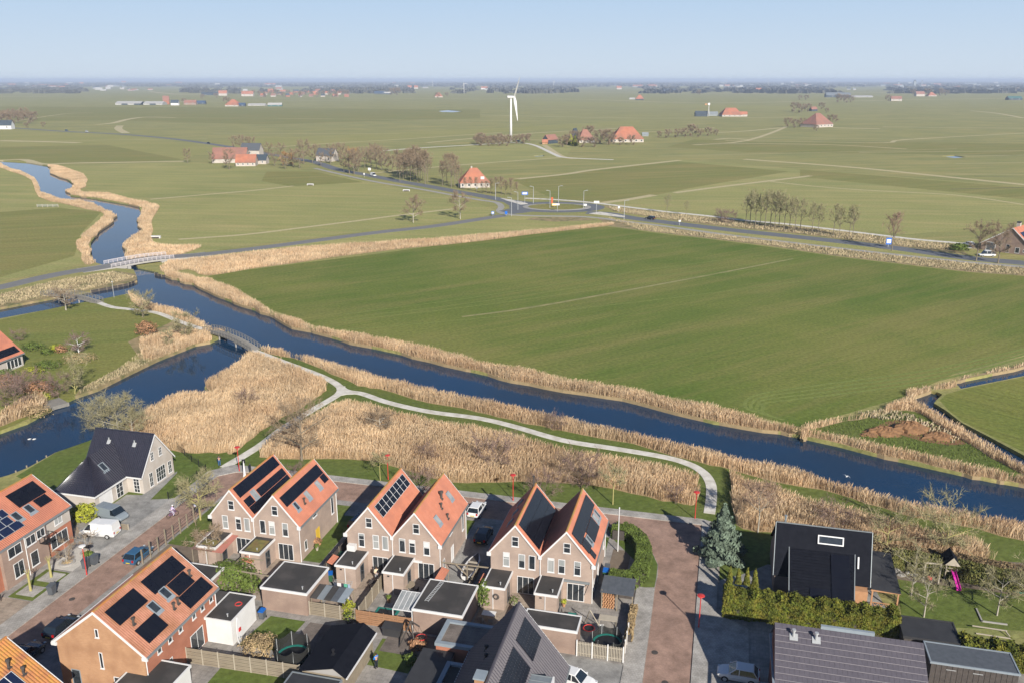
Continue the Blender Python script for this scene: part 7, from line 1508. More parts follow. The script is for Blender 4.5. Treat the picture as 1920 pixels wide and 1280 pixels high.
def bldg(name, label, px, kind, wpx, roof, wall, rz=0, hpx=None, depth=None, cat="farmhouse", group=None, windows=0, **kw):
    if hpx: hpx *= .86 if kind == 'stelp' else .92
    roof = {m_tile: m_tileo, m_tilef: m_tileb}.get(roof, roof)
    x, y = G(*px); s = math.hypot(x, y) / FPX; t = thing(name, label, cat, (x, y + wpx * s * .3, 0), rz=rz, grid=False, group=group)
    w = wpx * s; h = (hpx or wpx * .4) * s
    if kind == "stelp": hipped(t, w, depth or w * .8, h * kw.get("he", .22), h, w * kw.get("rl", .25), roof, wall)
    else: gabled(t, w, depth or w * .45, h * kw.get("he", .45), h, roof, wall)
    dd = (depth or (w * .8 if kind == "stelp" else w * .45)) / 2; hw = h * kw.get("he", .22 if kind == "stelp" else .45)
    for i in range(windows):
        c = -w / 2 + w * (i + .5) / windows; yy = -dd + (.4 if kind == "stelp" else 0) - .06
        o = MB().box(c - w * .02 - .3, yy, hw * .25, c + w * .02 + .3, yy + .05, hw * .85).build("window", m_white, t, org=(0, 0, 0)); link("pane", MB().box(c - w * .02 - .12, yy - .03, hw * .33, c + w * .02 + .12, yy - .005, hw * .78).mesh("pane", m_glass), o)
    return t
m_bluer = mk('blue_grey_roof', (.06, .10, .17), rough=.6); m_whall = mk("white_hall", (0.50, 0.49, 0.46), (0.42, 0.41, 0.39), .2, rough=.8); m_barnb = mk("dark_barn", (0.05, 0.07, 0.09), (0.07, 0.09, 0.11), .3, rough=.7); m_barnt = mk("teal_barn", (0.07, 0.16, 0.15), rough=.7); m_tilef = mk("faded_red_tile", (0.52, 0.22, 0.17), (0.44, 0.17, 0.13), .5, rough=.85, detail=7)
f1 = bldg("stelp_farmhouse", "orange pyramid-roofed farmhouse among trees left of the roundabout", (888, 352), "stelp", 58, m_tile, m_cream, rz=.15, hpx=40, windows=5, he=.27, rl=.22)
MB().box(3.2, -5.2, 4.2, 5.2, -2.8, 5.8).build("dormer", m_white, f1, org=(0, 0, 0)); MB().lathe([(.5, 9.5), (.45, 11.2)], c=(-1.3, .2, 0), n=6).build("chimney", m_cream, f1, org=(0, 0, 0))
f2 = bldg("farmhouse", "pale red long-roofed farmhouse by the left main road", (428, 306), "gable", 58, m_tilef, m_cream, rz=.1, hpx=27, windows=0, depth=15, he=.3)
bldg("farmhouse", "orange-roofed wing in front of the pale red farmhouse", (460, 312), "gable", 34, m_tile, m_cream, rz=.08, hpx=21, depth=9, he=.35, windows=4)
bldg("barn", "dark-roofed annex with white windows beside the red farmhouse", (486, 308), "gable", 26, m_barnb, m_cream, rz=0, hpx=17, depth=8, windows=2, cat="barn")
bldg("house", "grey-roofed house among trees behind the main road", (612, 303), "gable", 34, m_grey, m_cream, rz=-.3, hpx=24, depth=9, windows=2, cat="house")
bldg("farm_shed", "blue-grey roofed house behind the red farm", (470, 292), "gable", 34, m_grey, m_cream, rz=-.1, hpx=22, depth=9, windows=1, cat="house")
bldg("stelp_farmhouse", "faded orange pyramid farmhouse, left of the twin farmhouses", (1097, 268), "stelp", 32, m_tilef, m_cream, rz=.3, hpx=27, windows=3)
bldg("stelp_farmhouse", "larger bright orange pyramid farmhouse, right of the twin farmhouses", (1176, 267), "stelp", 58, m_tile, m_cream, rz=.05, hpx=31, windows=6, rl=.4)
bldg("barn", "black barn with a red roof edge beside the twin farmhouses", (1032, 270), "gable", 30, m_tilef, m_barnb, rz=.9, hpx=17, cat="barn"); bldg("brick_shed", "small orange brick shed in front of the black barn", (1022, 271), "gable", 10, m_tile, m_brickO, hpx=9, cat="shed")
bldg("barn", "dark-roofed barn hidden behind the twin farmhouses' conifers", (1078, 258), "gable", 18, m_barnb, m_barnb, rz=1.2, hpx=17, cat="barn"); bldg("greenhouse", "small grey glass shed right of the twin farmhouses", (1210, 256), "gable", 11, m_zinc, m_zinc, hpx=7, cat="shed")
bldg("stelp_farmhouse", "bright orange pyramid farmhouse with an annex on the right plain", (1372, 219), "stelp", 36, m_tile, m_cream, hpx=17, rl=.5, windows=4); bldg("annex", "small orange annex of the right plain farmhouse", (1394, 219), "gable", 14, m_tile, m_cream, hpx=9, cat="annex", windows=1); bldg("barn", "dark gabled barn beside the small windmill", (1316, 219), "gable", 22, m_barnb, m_barnb, hpx=10, cat="barn"); bldg("barn", "grey-blue barn right of the small windmill", (1338, 218), "gable", 16, m_zinc, m_zinc, hpx=8, cat="barn")
bldg("stelp_farmhouse", "brown and orange pyramid farmhouse with a dark shaded side", (1536, 239), "stelp", 44, m_tilef, m_cream, rz=.55, hpx=27, windows=5); bldg("house", "small dark-roofed house behind the brown pyramid farmhouse", (1526, 209), "gable", 14, m_tilef, m_barnb, rz=.5, hpx=8, cat="house")
fr_ = thing("farmhouse", "brick farmhouse with an orange roof and blue solar panels at the right edge", "farmhouse", (*G(1896, 476), 0), rz=R_(-48), grid=False); fr_.scale = (.8, .8, .8)
fixn(MB().prism([(-12.6, 0, 0), (9, 0, 0), (9, 0, 1.8), (-.8, 0, 10.6), (-12.6, 0, 3.2)], (0, 24, 0)).build("wall", m_brickB, fr_, org=(0, 0, 0)))
tiles(fr_, (-13.2, -.4, 2.9), (-13.2, 24.3, 2.9), (-.8, 24.3, 11), (-.8, -.4, 11), m_tile, flat=True, course=.6, amp=0); tiles(fr_, (9.6, 24.3, 1.6), (9.6, -.4, 1.6), (-.8, -.4, 11), (-.8, 24.3, 11), m_tile, flat=True, course=.6, amp=0)
Sf = Slope((9.6, -.4, 1.6), (9.6, 24.3, 1.6), (-.8, -.4, 11)); panels(fr_, Sf, 2, 22, 4, 11, 8, 3, mat=m_pvb)
mb = MB(); mb.prism([(-13.2, -.5, 2.6), (-.8, -.5, 10.7), (-.8, -.5, 11.1), (-13.2, -.5, 3.0)], (0, .12, 0)); mb.prism([(9.6, -.5, 1.3), (-.8, -.5, 10.7), (-.8, -.5, 11.1), (9.6, -.5, 1.7)], (0, .12, 0)); fixn(mb.build("bargeboard", m_white, fr_, org=(0, 0, 0)))
window(fr_, "F", 0, -10.5, 0.1, -6.6, 3.9, frame=m_white, pane=m_grey, name="barn_door", t=.25, sill=False); window(fr_, "F", 0, 1.2, .5, 3.0, 2.9, frame=m_white, t=.15); window(fr_, "F", 0, 4.3, 1.2, 6.0, 2.4, frame=m_white, t=.15); window(fr_, "F", 0, -2.5, .2, -1.0, 3.8, frame=m_cream, t=.15)
MB().box(-2.0, 7.0, 9.5, -.6, 8.4, 12.4).build("chimney", m_cream, fr_, org=(0, 0, 0)); MB().box(-2.1, 6.9, 12.4, -.5, 8.5, 12.8).build("chimney_cap", m_black, fr_, org=(0, 0, 0))
for k in range(7):
    bldg("glasshouse_hall", ORD[k] + " pale tent-roofed hall from the left in the far row of sheds", (226 + k * 11.6 + (6 if k > 3 else 0), 197), "gable", 11, m_whall, m_barnb if k % 2 else m_whall, hpx=6, cat="hall", group="row of pale tent-roofed halls", depth=30)
for lab, px_, kd, w_, h_, rf, wl_, ct in [
    ("red farmhouse gable at the end of the far sheds", (311, 196), "gable", 10, 14, m_tilef, m_brickR, "farmhouse"), ("blue-roofed white house near the far sheds", (327, 198), "gable", 13, 9, m_barnb, m_white, "house"), ("long blue shed right of the far sheds", (374, 196), "gable", 18, 6, m_bluer, m_barnb, "shed"), ("brown low barn near the long blue shed", (355, 197), "gable", 20, 8, m_tilef, m_brickB, "barn"),
    ("coral pyramid farmhouse on the far left plain", (436, 200), "stelp", 24, 13, m_tile, m_cream, "farmhouse"), ("blue low shed beside the coral pyramid farmhouse", (449, 200), "gable", 18, 6, m_bluer, m_barnb, "shed"), ("white low sheds right of the coral farmhouse", (480, 199), "gable", 30, 4, m_whall, m_whall, "shed"), ("teal barn at the end of the white sheds", (514, 200), "gable", 24, 6, m_whall, m_barnt, "barn"),
    ("coral-roofed farm far left above the sheds", (417, 180), "gable", 14, 9, m_tile, m_cream, "farmhouse"), ("dark long barn beside the far coral roof", (392, 179), "gable", 28, 5, m_barnb, m_barnb, "barn"), ("pale red roof right of the far coral farm", (463, 181), "gable", 20, 9, m_tile, m_cream, "farmhouse"),
    ("small red pyramid farmhouse alone left of the white turbine", (822, 183), "stelp", 15, 9, m_tile, m_cream, "farmhouse"), ("long blue barn on the far plain centre", (712, 177), "gable", 20, 5, m_bluer, m_barnb, "barn"), ("pale-roofed barn next to the long blue barn", (726, 177), "gable", 12, 4, m_whall, m_barnb, "barn"),
    ("orange pyramid farmhouse beyond the plain right of the turbine", (1200, 188), "stelp", 15, 10, m_tile, m_barnb, "farmhouse"), ("white low shed beside the orange pyramid beyond the plain", (1186, 187), "gable", 10, 3, m_whall, m_whall, "shed"), ("large blue-grey hall on the right far plain", (1575, 183), "gable", 40, 8, m_zinc, m_barnb, "hall"), ("long white greenhouse right of the blue-grey hall", (1617, 183), "gable", 38, 3, m_whall, m_whall, "greenhouse"),
    ("faded red farmhouse between far trees on the right", (1682, 190), "gable", 17, 8, m_tilef, m_cream, "farmhouse"), ("dark red roof among trees right of the far hall", (1726, 181), "gable", 15, 8, m_tilef, m_cream, "farmhouse"), ("orange roof among trees, rightmost of the far farms", (1748, 181), "stelp", 14, 7, m_tile, m_cream, "farmhouse"), ("teal-grey barn at the far right edge", (1905, 188), "gable", 22, 6, m_barnt, m_barnb, "barn"), ("white house with a dark roof at the far left edge", (4, 243), "gable", 26, 14, m_barnb, m_white, "house"),
    ("dark hall beyond the orange pyramid farm", (1256, 172), "gable", 22, 5, m_barnb, m_barnb, "hall"), ("pale coral roof far beyond the turbine", (1161, 168), "gable", 9, 6, m_tile, m_cream, "farmhouse"), ("red roof far right with a white gable", (1423, 172), "gable", 9, 6, m_tile, m_white, "farmhouse"), ("red roof pair far behind the small turbine", (768, 167), "gable", 7, 6, m_tile, m_cream, "farmhouse"), ("second red roof far behind the small turbine", (780, 167), "gable", 7, 6, m_tile, m_cream, "farmhouse"), ("red roof with white gable beyond the small turbine", (908, 168), "gable", 12, 5, m_tile, m_white, "farmhouse")]:
    bldg(ct.replace(" ", "_"), lab, px_, kd, w_, rf, wl_, rz=random.uniform(-.2, .2), hpx=h_ * 1.05, cat=ct, windows=2 if w_ > 16 else 0)
for k in range(22):
    x = 492 + k * 7.6 + random.uniform(-3, 3); bldg("village_house", "small red-roofed house in the far village left of the centre", (x, 182 - (k % 3) * 4), "gable", random.uniform(6, 10), random.choice([m_tile, m_tilef, m_tilef, m_barnb, m_barnb, m_tilef]), random.choice([m_cream, m_brickR, m_brickB]), hpx=random.uniform(4.5, 7), rz=random.uniform(-.6, .6), cat="house", group="houses of the far village")
for k in range(110):
    x = random.choice([random.uniform(0, 260), random.uniform(1350, 1800), random.uniform(0, 1920)]); y = random.choice([random.uniform(157, 164), random.uniform(162, 171)])
    bldg("far_building", "tiny pale building on the hazy horizon", (x, y), "gable", random.uniform(4, 12) * (1.6 if random.random() < .15 else 1), random.choice([m_whall, m_zinc, m_tilef, m_barnb, m_tile]), random.choice([m_whall, m_cream, m_whall]), hpx=random.uniform(2, 4.5), rz=random.uniform(-.5, .5), cat="building", group="tiny buildings along the horizon")
for lab, x, y, h, w in [("grey tower block on the right horizon", 1714, 164, 12, 3.4), ("pale block tower on the right horizon, shorter", 1684, 160, 6, 3), ("church spire on the horizon of the right-hand town", 1728, 160, 8, 1.5)]:
    X, Y = G(x, y); s = math.hypot(X, Y) / FPX; t = thing("tower", lab, "tower", (X, Y, 0), grid=False); MB().box(-w * s / 2, -w * s / 2, 0, w * s / 2, w * s / 2, h * s * .8).build("wall", m_zinc, t, org=(0, 0, 0)); MB().lathe([(w * s * .7, h * s * .8), (w * s * .1, h * s)], n=4).build("roof", m_barnb, t, org=(0, 0, 0))
# ------------------------------------------------------------------ fences
def board_fence(label, p, q, h, n, mat=None, post=None, both=False, name="wooden_fence", sec=1.8, gap=.02, zz=0):
    "horizontal boards between posts, points in the village grid"
    p = Vector((p[0], p[1], 0)); q = Vector((q[0], q[1], 0)); L = (q - p).length; d = (q - p) / L
    t = thing(name, label, "fence", (p.x, p.y, zz), rz=math.atan2(d.y, d.x)); ORG[t.name] = (0, 0, 0)
    ns = max(1, round(L / sec)); bh = h / n
    for i in range(ns):
        for k in range(n): MB().box(L * i / ns + .05, -.02 + (k % 2) * .012, k * bh + gap, L * (i + 1) / ns - .05, .015 + (k % 2) * .012, (k + 1) * bh - gap).build("board", mat or m_wood, t)
    for i in range(ns + 1): MB().box(L * i / ns - .05, -.05, -.1, L * i / ns + .05, .05, h + .06).build("post", post or m_woodP, t)
    return t
def picket_fence(label, p, q, h, mat, sec=1.7, pitch=.16, pw=.09, name="picket_fence"):
    p = Vector((p[0], p[1], 0)); q = Vector((q[0], q[1], 0)); L = (q - p).length; d = (q - p) / L
    t = thing(name, label, "fence", (p.x, p.y, 0), rz=math.atan2(d.y, d.x)); ORG[t.name] = (0, 0, 0)
    n = int(L / pitch)
    for i in range(n): MB().box(i * pitch + .03, -.015, .08, i * pitch + .03 + pw, .015, h).build("picket", mat, t)
    for z in (.35, h - .3): MB().box(0, .016, z, L, .05, z + .09).build("rail", mat, t)
    ns = max(1, round(L / sec))
    for i in range(ns + 1): MB().box(L * i / ns - .06, -.06, 0, L * i / ns + .06, .06, h + .12).build("post", m_white if mat is not m_woodD else mat, t)
    return t
b0_ = GF(348, 1213, 1.8); b1_ = GF(561, 1246, 1.8)
board_fence("long slatted wooden fence behind the netted trampoline", b0_, (b1_[0], b1_[1]), 1.8, 9)
board_fence("slatted wooden fence under the lean-to, right of the large garage", (-41.9, 74.9), (-36.4, 74.9), 1.7, 8)
board_fence("slatted wooden fence dividing the two gardens of the middle double house", (-36.1, 75.2), (-36.1, 84.3), 1.8, 9)
board_fence("brown board fence with a pale green board at the bottom of the trampoline garden", (-36.2, 74.7), (-29.8, 74.7), 1.7, 7, m_woodB, m_woodB)
board_fence("dark board fence in the shade between the first and middle double houses", (-43.6, 81.0), (-43.6, 91.5), 1.8, 8, m_woodD, m_wood)
board_fence("slatted fence above the white garage", (-52.6, 73.4), (-47.8, 73.4), 1.8, 8)
board_fence("slatted fence behind the driftwood garden of the first double house", (-52.9, 78.0), (-52.9, 82.5), 1.5, 7, m_wood)
board_fence("low board fence between the two parked vans", (-77.6, 86.35), (-73.9, 86.35), .8, 4, m_wood)
board_fence("board fence closing the boat yard", (-26.0, 81.5), (-26.0, 88.0), 1.2, 6, m_wood)
picket_fence("white-framed picket fence closing the small garden, front side", (-11.8, 75.0), (-7.0, 75.0), 1.8, m_woodP)
picket_fence("picket fence closing the small garden, street side", (-7.0, 75.05), (-7.0, 79.5), 1.6, m_woodP)
# railing with wheel-like frames along the left street
rf = thing("rail_fence", "tall dark trellis fence with posts along the left street", "fence", (-66.7, 79.5, 0))
for i in range(9):
    y = 79.5 + i * 1.55; MB().box(-66.76, y - .07, 0, -66.62, y + .07, 2.3 if i % 2 else 2.0).build("post", m_wood, rf)
    if i < 8:
        for z in (.5, .95, 1.4, 1.85): MB().bar((-66.69, y, z), (-66.69, y + 1.55, z), .035).build("wire", m_woodD, rf)
wf = thing("wire_fence", "black wire fence round the white house's lawn", "fence", (-74.2, 96.5, 0))
for pts_ in ([(-74.1, 95.2), (-74.1, 104.6)], [(-74.1, 104.6), (-78.3, 107.2)], [(-78.3, 107.2), (-83.0, 110.5)]):
    a, b = Vector((*pts_[0], 0)), Vector((*pts_[1], 0)); n = max(2, int((b - a).length / 2.0))
    for i in range(n + 1): p = a.lerp(b, i / n); MB().box(p.x - .04, p.y - .04, 0, p.x + .04, p.y + .04, 1.25).build("post", m_black, wf)
    for z in [.15 * k for k in range(1, 8)]: MB().bar(a + Vector((0, 0, z)), b + Vector((0, 0, z)), .02).build("wire", m_black, wf)
# ------------------------------------------------------------------ garden things
def lid_bin(label, ab, body, lid, rz=0.0, s=1.0, z=0.05, group="wheelie bins"):
    t = thing("wheelie_bin", label, "bin", (ab[0], ab[1], z), rz=rz, group=group); ORG[t.name] = (0, 0, 0)
    mb = MB(); mb.add([(-.25 * s, -.3 * s, .08), (.25 * s, -.3 * s, .08), (.25 * s, .28 * s, .08), (-.25 * s, .28 * s, .08), (-.3 * s, -.38 * s, 1.0 * s), (.3 * s, -.38 * s, 1.0 * s), (.3 * s, .36 * s, 1.0 * s), (-.3 * s, .36 * s, 1.0 * s)], [(0, 3, 2, 1), (4, 5, 6, 7), (0, 1, 5, 4), (1, 2, 6, 5), (2, 3, 7, 6), (3, 0, 4, 7)]); mb.build("body", body, t)
    MB().prism([(-.32 * s, -.42 * s, 1.005 * s), (.32 * s, -.42 * s, 1.005 * s), (.32 * s, .4 * s, 1.08 * s), (-.32 * s, .4 * s, 1.08 * s)], (0, 0, .05)).build("lid", lid, t)
    for x in (-.26, .26): MB().bar((x * s, .3 * s, .12), (x * 1.2 * s, .3 * s, .12), .22, n=8).build("wheel", m_rub, t)
lid_bin("left dark wheelie bin of the pair beside the red lamp", (-72.7, 76.9), m_grey, m_grey, .2, 1.15, .1); lid_bin("right dark wheelie bin of the pair beside the red lamp", (-72.3, 77.9), m_grey, m_grey, -.1, 1.15, .1); lid_bin("single dark wheelie bin on the left pavement near the small lawn", (-72.6, 71.2), m_grey, m_grey, .1, 1.15, .1)
lid_bin("green bin with a blue lid beside the last double house", (-10.9, 90.0), m_green, m_blue, 0, 1.1); lid_bin("dark bin behind the green bin of the last double house", (-10.9, 91.2), m_grey, m_grey, 0, 1.0)
lid_bin("green wheelie bin in the passage between the first two double houses", (-42.9, 85.6), m_green, m_green, 0, 1.2); lid_bin("blue-lidded bin in the passage, nearer the garage", (-42.9, 84.4), m_grey, m_blue, 0, 1.1); lid_bin("blue-lidded bin beside the annex corner in the passage", (-42.6, 81.6), m_green, m_blue, .4, 1.0); lid_bin("blue-lidded dark bin right of the white garage", (-46.6, 72.9), m_grey, m_blue, 0, 1.0)
def pot(label, ab, mat, plant=None, r=.22, h=.4):
    t = thing("plant_pot", label, "plant pot", (ab[0], ab[1], .03)); ORG[t.name] = (0, 0, 0); MB().lathe([(r * .6, 0), (r, h), (r * .85, h * .95)], n=10).build("pot", mat, t)
    if plant: V, c = leaf_cloud(120, ell(r * 1.4, r * 1.4, r * 1.5, h + r), .09, int(abs(ab[0] * 10))); link("plant", tri_mesh("foliage", V, plant, c), t)
pot("orange pot on the terrace behind the steep dark roof", (-19.5, 79.3), m_woodO, None, .3, .7); pot("pot with a small plant beside the round table", (-34.2, 79.2), m_woodO, m_leaf); pot("yellow-flowered pot at the corner of the last annex", (-14.7, 83.2), m_woodO, m_leafY)
pot("planter with greenery near the trellis of the middle garden", (-20.1, 81.8), m_woodP, m_leaf, .4, .4); pot("black planter in the corner by the brown fence", (-36.8, 74.2), m_woodD, m_leaf, .45, .6); pot("pale pot beside the yellow side door", (-47.3, 87.6), m_woodP, m_leaf)
def table(label, ab, r, h, top, leg, rect=None, name="garden_table"):
    t = thing(name, label, "table", (ab[0], ab[1], .04)); ORG[t.name] = (0, 0, 0)
    if rect: MB().box(-rect[0] / 2, -rect[1] / 2, h - .05, rect[0] / 2, rect[1] / 2, h).build("table_top", top, t)
    else: MB().lathe([(r, h - .05), (r, h)], n=18).build("table_top", top, t)
    for sx in (-1, 1):
        for sy in (-1, 1): x = sx * (rect[0] / 2 - .08 if rect else r * .6); y = sy * (rect[1] / 2 - .08 if rect else r * .6); MB().box(x - .03, y - .03, 0, x + .03, y + .03, h - .05).build("leg", leg, t)
def chair(label, ab, mat, rz=0, group="garden chairs"):
    t = thing("garden_chair", label, "chair", (ab[0], ab[1], .04), rz=rz, group=group); ORG[t.name] = (0, 0, 0)
    MB().box(-.24, -.24, .4, .24, .24, .45).build("seat", mat, t); MB().prism([(-.24, .22, .45), (.24, .22, .45), (.24, .32, .95), (-.24, .32, .95)], (0, .03, 0)).build("backrest", mat, t)
    for sx in (-1, 1):
        for sy in (-1, 1): MB().box(sx * .21 - .02, sy * .21 - .02, 0, sx * .21 + .02, sy * .21 + .02, .4).build("leg", mat, t)
table("round grey garden table on the terrace of the middle double house", (-32.9, 82.1), .75, .74, m_wood, m_woodD)
table("white garden table behind the steep dark roof", (-22.3, 78.9), .6, .74, m_white, m_woodP, (1.5, .9)); table("small green-topped table on the corner terrace", (-13.4, 81.0), .5, .6, m_teal, m_white, (.9, .8)); table("dark table on the terrace by the open glass door", (-36.9, 81.6), .5, .74, m_woodD, m_woodD, (1.3, .8))
table("wooden picnic table on the paving below the row house", (-49.2, 60.9), .5, .74, m_wood, m_wood, (1.8, 1.0), "picnic_table"); table("wooden picnic table near the nets in the corner garden", (-9.4, 81.2), .5, .74, m_woodP, m_woodP, (2.0, 1.0), "picnic_table")
for lab, ab, mt, rz in [("dark garden chair left of the round grey table", (-34.0, 82.5), m_woodD, 1.4), ("dark garden chair below the round grey table", (-32.7, 81.0), m_woodD, 3.1), ("dark garden chair right of the round grey table", (-31.8, 81.5), m_woodD, -1.8), ("white chair in front of the white table", (-22.9, 78.0), m_woodP, 3.0), ("pale chair beside the white table", (-21.8, 77.9), m_woodP, 3.3), ("dark chair left of the small green table", (-14.3, 81.2), m_woodD, 1.5), ("pale chair right of the small green table", (-12.5, 80.9), m_woodP, -1.5),
    ("brown lounge chair below the front window of the left row house", (-77.6, 67.2), m_woodD, -1.6), ("second brown lounge chair below the front window of the left row house", (-77.5, 68.4), m_woodD, -1.4), ("lounge chair at the left edge of the beige terrace", (-77.5, 63.5), m_woodD, -1.5), ("white garden chair beside the first house's annex", (-49.0, 79.8), m_white, .4), ("second white garden chair beside the first house's annex", (-49.0, 80.8), m_white, 1.0), ("white chair by the nets in the corner garden", (-9.8, 79.2), m_white, .3)]: chair(lab, ab, mt, rz)
# wooden pergola frames
def frame(label, posts, beams, mat=None, name="pergola"):
    t = thing(name, label, "pergola", (posts[0][0], posts[0][1], 0))
    for a, b, h in posts: MB().box(a - .06, b - .06, 0, a + .06, b + .06, h).build("post", mat or m_wood, t)
    for p, q in beams: MB().bar(p, q, .1, .14).build("beam", mat or m_wood, t)
frame("wooden pergola frame in the driftwood garden of the first double house", [(-53.4, 80.2, 2.4), (-50.6, 77.6, 2.4), (-47.9, 77.4, 2.4)], [((-53.4, 80.3, 2.4), (-50.5, 80.3, 2.4)), ((-53.4, 77.6, 2.4), (-47.6, 77.4, 2.4)), ((-53.4, 80.3, 2.4), (-53.4, 77.6, 2.4))])
frame("long beam on a post above the boat, ending at the last double house", [(-26.6, 84.9, 2.5)], [((-29.8, 84.9, 2.5), (-23.9, 85.1, 2.5)), ((-26.6, 84.9, 1.2), (-28.0, 84.9, 2.45))])
frame("reddish canopy of tiled slats beside the second annex of the middle house", [(-29.3, 81.2, 2.2)], [], m_woodO, "post_frame")
for ab0, ab1, lab in (((-29.5, 81.2), (-28.6, 84.3), "narrow red tiled canopy right of the middle double house's annex"), ((-24.4, 81.2), (-23.9, 84.2), "narrow red tiled canopy left of the last double house's annex"), ((-53.2, 80.0), (-52.0, 83.4), "narrow red tiled canopy beside the first double house's annex"), ((-43.1, 82.0), (-42.2, 83.8), "small red canopy left of the middle double house's annex")):
    t = thing("tiled_canopy", lab, "canopy", (*ab0, 0)); tiles(t, (ab1[0], ab0[1], 2.0), (ab1[0], ab1[1], 2.0), (ab0[0], ab1[1], 2.3), (ab0[0], ab0[1], 2.3), m_tile); [MB().box(ab1[0] - .1, y, 0, ab1[0] - .02, y + .08, 2.0).build("post", m_wood, t) for y in (ab0[1] + .1, ab1[1] - .2)]
# brown polycarbonate pergola of the first house
t = thing("terrace_roof", "reddish-brown terrace roof at the left annex of the first double house", "canopy", (-60, 80, 0))
for i in range(6): x = -60.5 + i * .72; MB().prism([(x, 80.6, 2.35), (x + .68, 80.6, 2.35), (x + .68, 84.4, 2.65), (x, 84.4, 2.65)], (0, 0, .03)).build("roof_sheet", mk("tinted_sheet", (.30, .17, .13), (.22, .14, .11), 1.5, rough=.3) if i < 4 else m_tilef, t)
for x in (-60.4, -58.4, -56.4): MB().box(x, 80.65, 0, x + .1, 80.75, 2.35).build("post", m_wood, t)
# trampolines
def trampoline(label, ab, r, z, pad, net=0, n=18):
    t = thing("trampoline", label, "trampoline", (ab[0], ab[1], 0)); ORG[t.name] = (0, 0, 0)
    MB().lathe([(r, z), (r, z + .06), (r * .86, z + .07), (r * .86, z)], n=n, cap=False).build("pad", pad, t); MB().disc((0, 0), r * .87, z + .02, n).build("jumping_mat", m_black, t)
    for i in range(6):
        a = i * math.pi / 3; MB().bar((r * math.cos(a), r * math.sin(a), 0), (r * math.cos(a), r * math.sin(a), z + net), .05).build("leg", m_pole if net else m_black, t)
    if net:
        mm = mk("safety_net", (.02, .02, .018), rough=.9, alpha=.85); mb = MB(); V = []; F = []
        for i in range(n * 2): a = math.pi * i / n; sag = .45 * abs(math.sin(3 * a)); V += [(r * 1.0 * math.cos(a), r * math.sin(a), z), (r * 1.02 * math.cos(a), r * 1.02 * math.sin(a), z + net - sag)]
        m_ = n * 2; F = [(2 * i, (2 * i + 2) % (2 * m_), (2 * i + 3) % (2 * m_), 2 * i + 1) for i in range(m_)]; mb.add(V, F).build("safety_net", mm, t)
        V = []
        for i in range(n * 2): a = math.pi * i / n; V += [(r * math.cos(a), r * math.sin(a), .05), (r * math.cos(a), r * math.sin(a), z)]
        MB().add(V, F).build("skirt", m_black, t)
trampoline("trampoline with a sagging black safety net beside the long garden shed", (-39.7, 66.9), 1.75, .85, m_teal, 1.7)
trampoline("round trampoline with a green rim in the right garden", (36.4, 99.6), 1.6, .35, m_teal)
trampoline("dark netted trampoline behind the picket fence", (-8.9, 77.0), 1.6, .6, m_teal, 1.2)
t = thing("trampoline", "rectangular in-ground trampoline with a green rim left of the glass canopy", "trampoline", (-33.8, 76.6, .04)); MB().box(-35.0, 75.4, .03, -32.4, 78.0, .12).build("pad", m_teal, t); MB().box(-34.7, 75.7, .12, -32.7, 77.7, .14).build("jumping_mat", m_black, t)
# boat on trailer
t = thing("boat", "white boat lying in the yard between the middle and last double houses", "boat", (*W(-26.9, 87.6), .25), rz=R_(74) - VA + .25, grid=False)
sec = [(-2.4, .55, .55), (-1.5, .8, .6), (0, .9, .62), (1.4, .7, .68), (2.3, .3, .75), (2.7, .03, .8)]
mb = MB(); loft(mb, [[(x, -w, h), (x, -w * .7, .15), (x, 0, 0), (x, w * .7, .15), (x, w, h)] for x, w, h in sec]); fixn(mb.build("hull", m_white, t, org=(0, 0, 0)))
mb = MB(); mb.add([(x, s * w * .7, h + .012) for x, w, h in sec for s in (-1, 1)], [(2 * i, 2 * i + 1, 2 * i + 3, 2 * i + 2) for i in range(5)]); mb.build("deck_interior", m_woodD, t, org=(0, 0, 0)); MB().box(-1, -.7, .63, -.7, .7, .7).build("thwart", m_woodP, t, org=(0, 0, 0)); MB().box(.5, -.6, .66, .8, .6, .72).build("thwart", m_woodP, t, org=(0, 0, 0))
# paddle board leaning on the white garage
t = thing("paddle_board", "white paddle board with a red patch leaning on the white garage", "paddle board", (-47.0, 68.4, 0)); ORG[t.name] = (0, 0, 0)
prof = [(0, .18), (.3, .34), (1.0, .4), (2.0, .38), (2.6, .25), (2.9, .05)]; L_ = [(0.25 - z * .09, .0 + wv + z * .12, z + .02) for z, wv in prof]; Rr = [(0.25 - z * .09, -wv + z * .12, z + .02) for z, wv in prof]
MB().prism(L_ + Rr[::-1], (.08, 0, 0)).build("board", m_white, t); MB().prism([(.235, .05, 1.4), (.235, .4, 1.4), (.21, .45, 1.75), (.21, .1, 1.75)], (.1, 0, 0)).build("red_patch", m_redp, t)
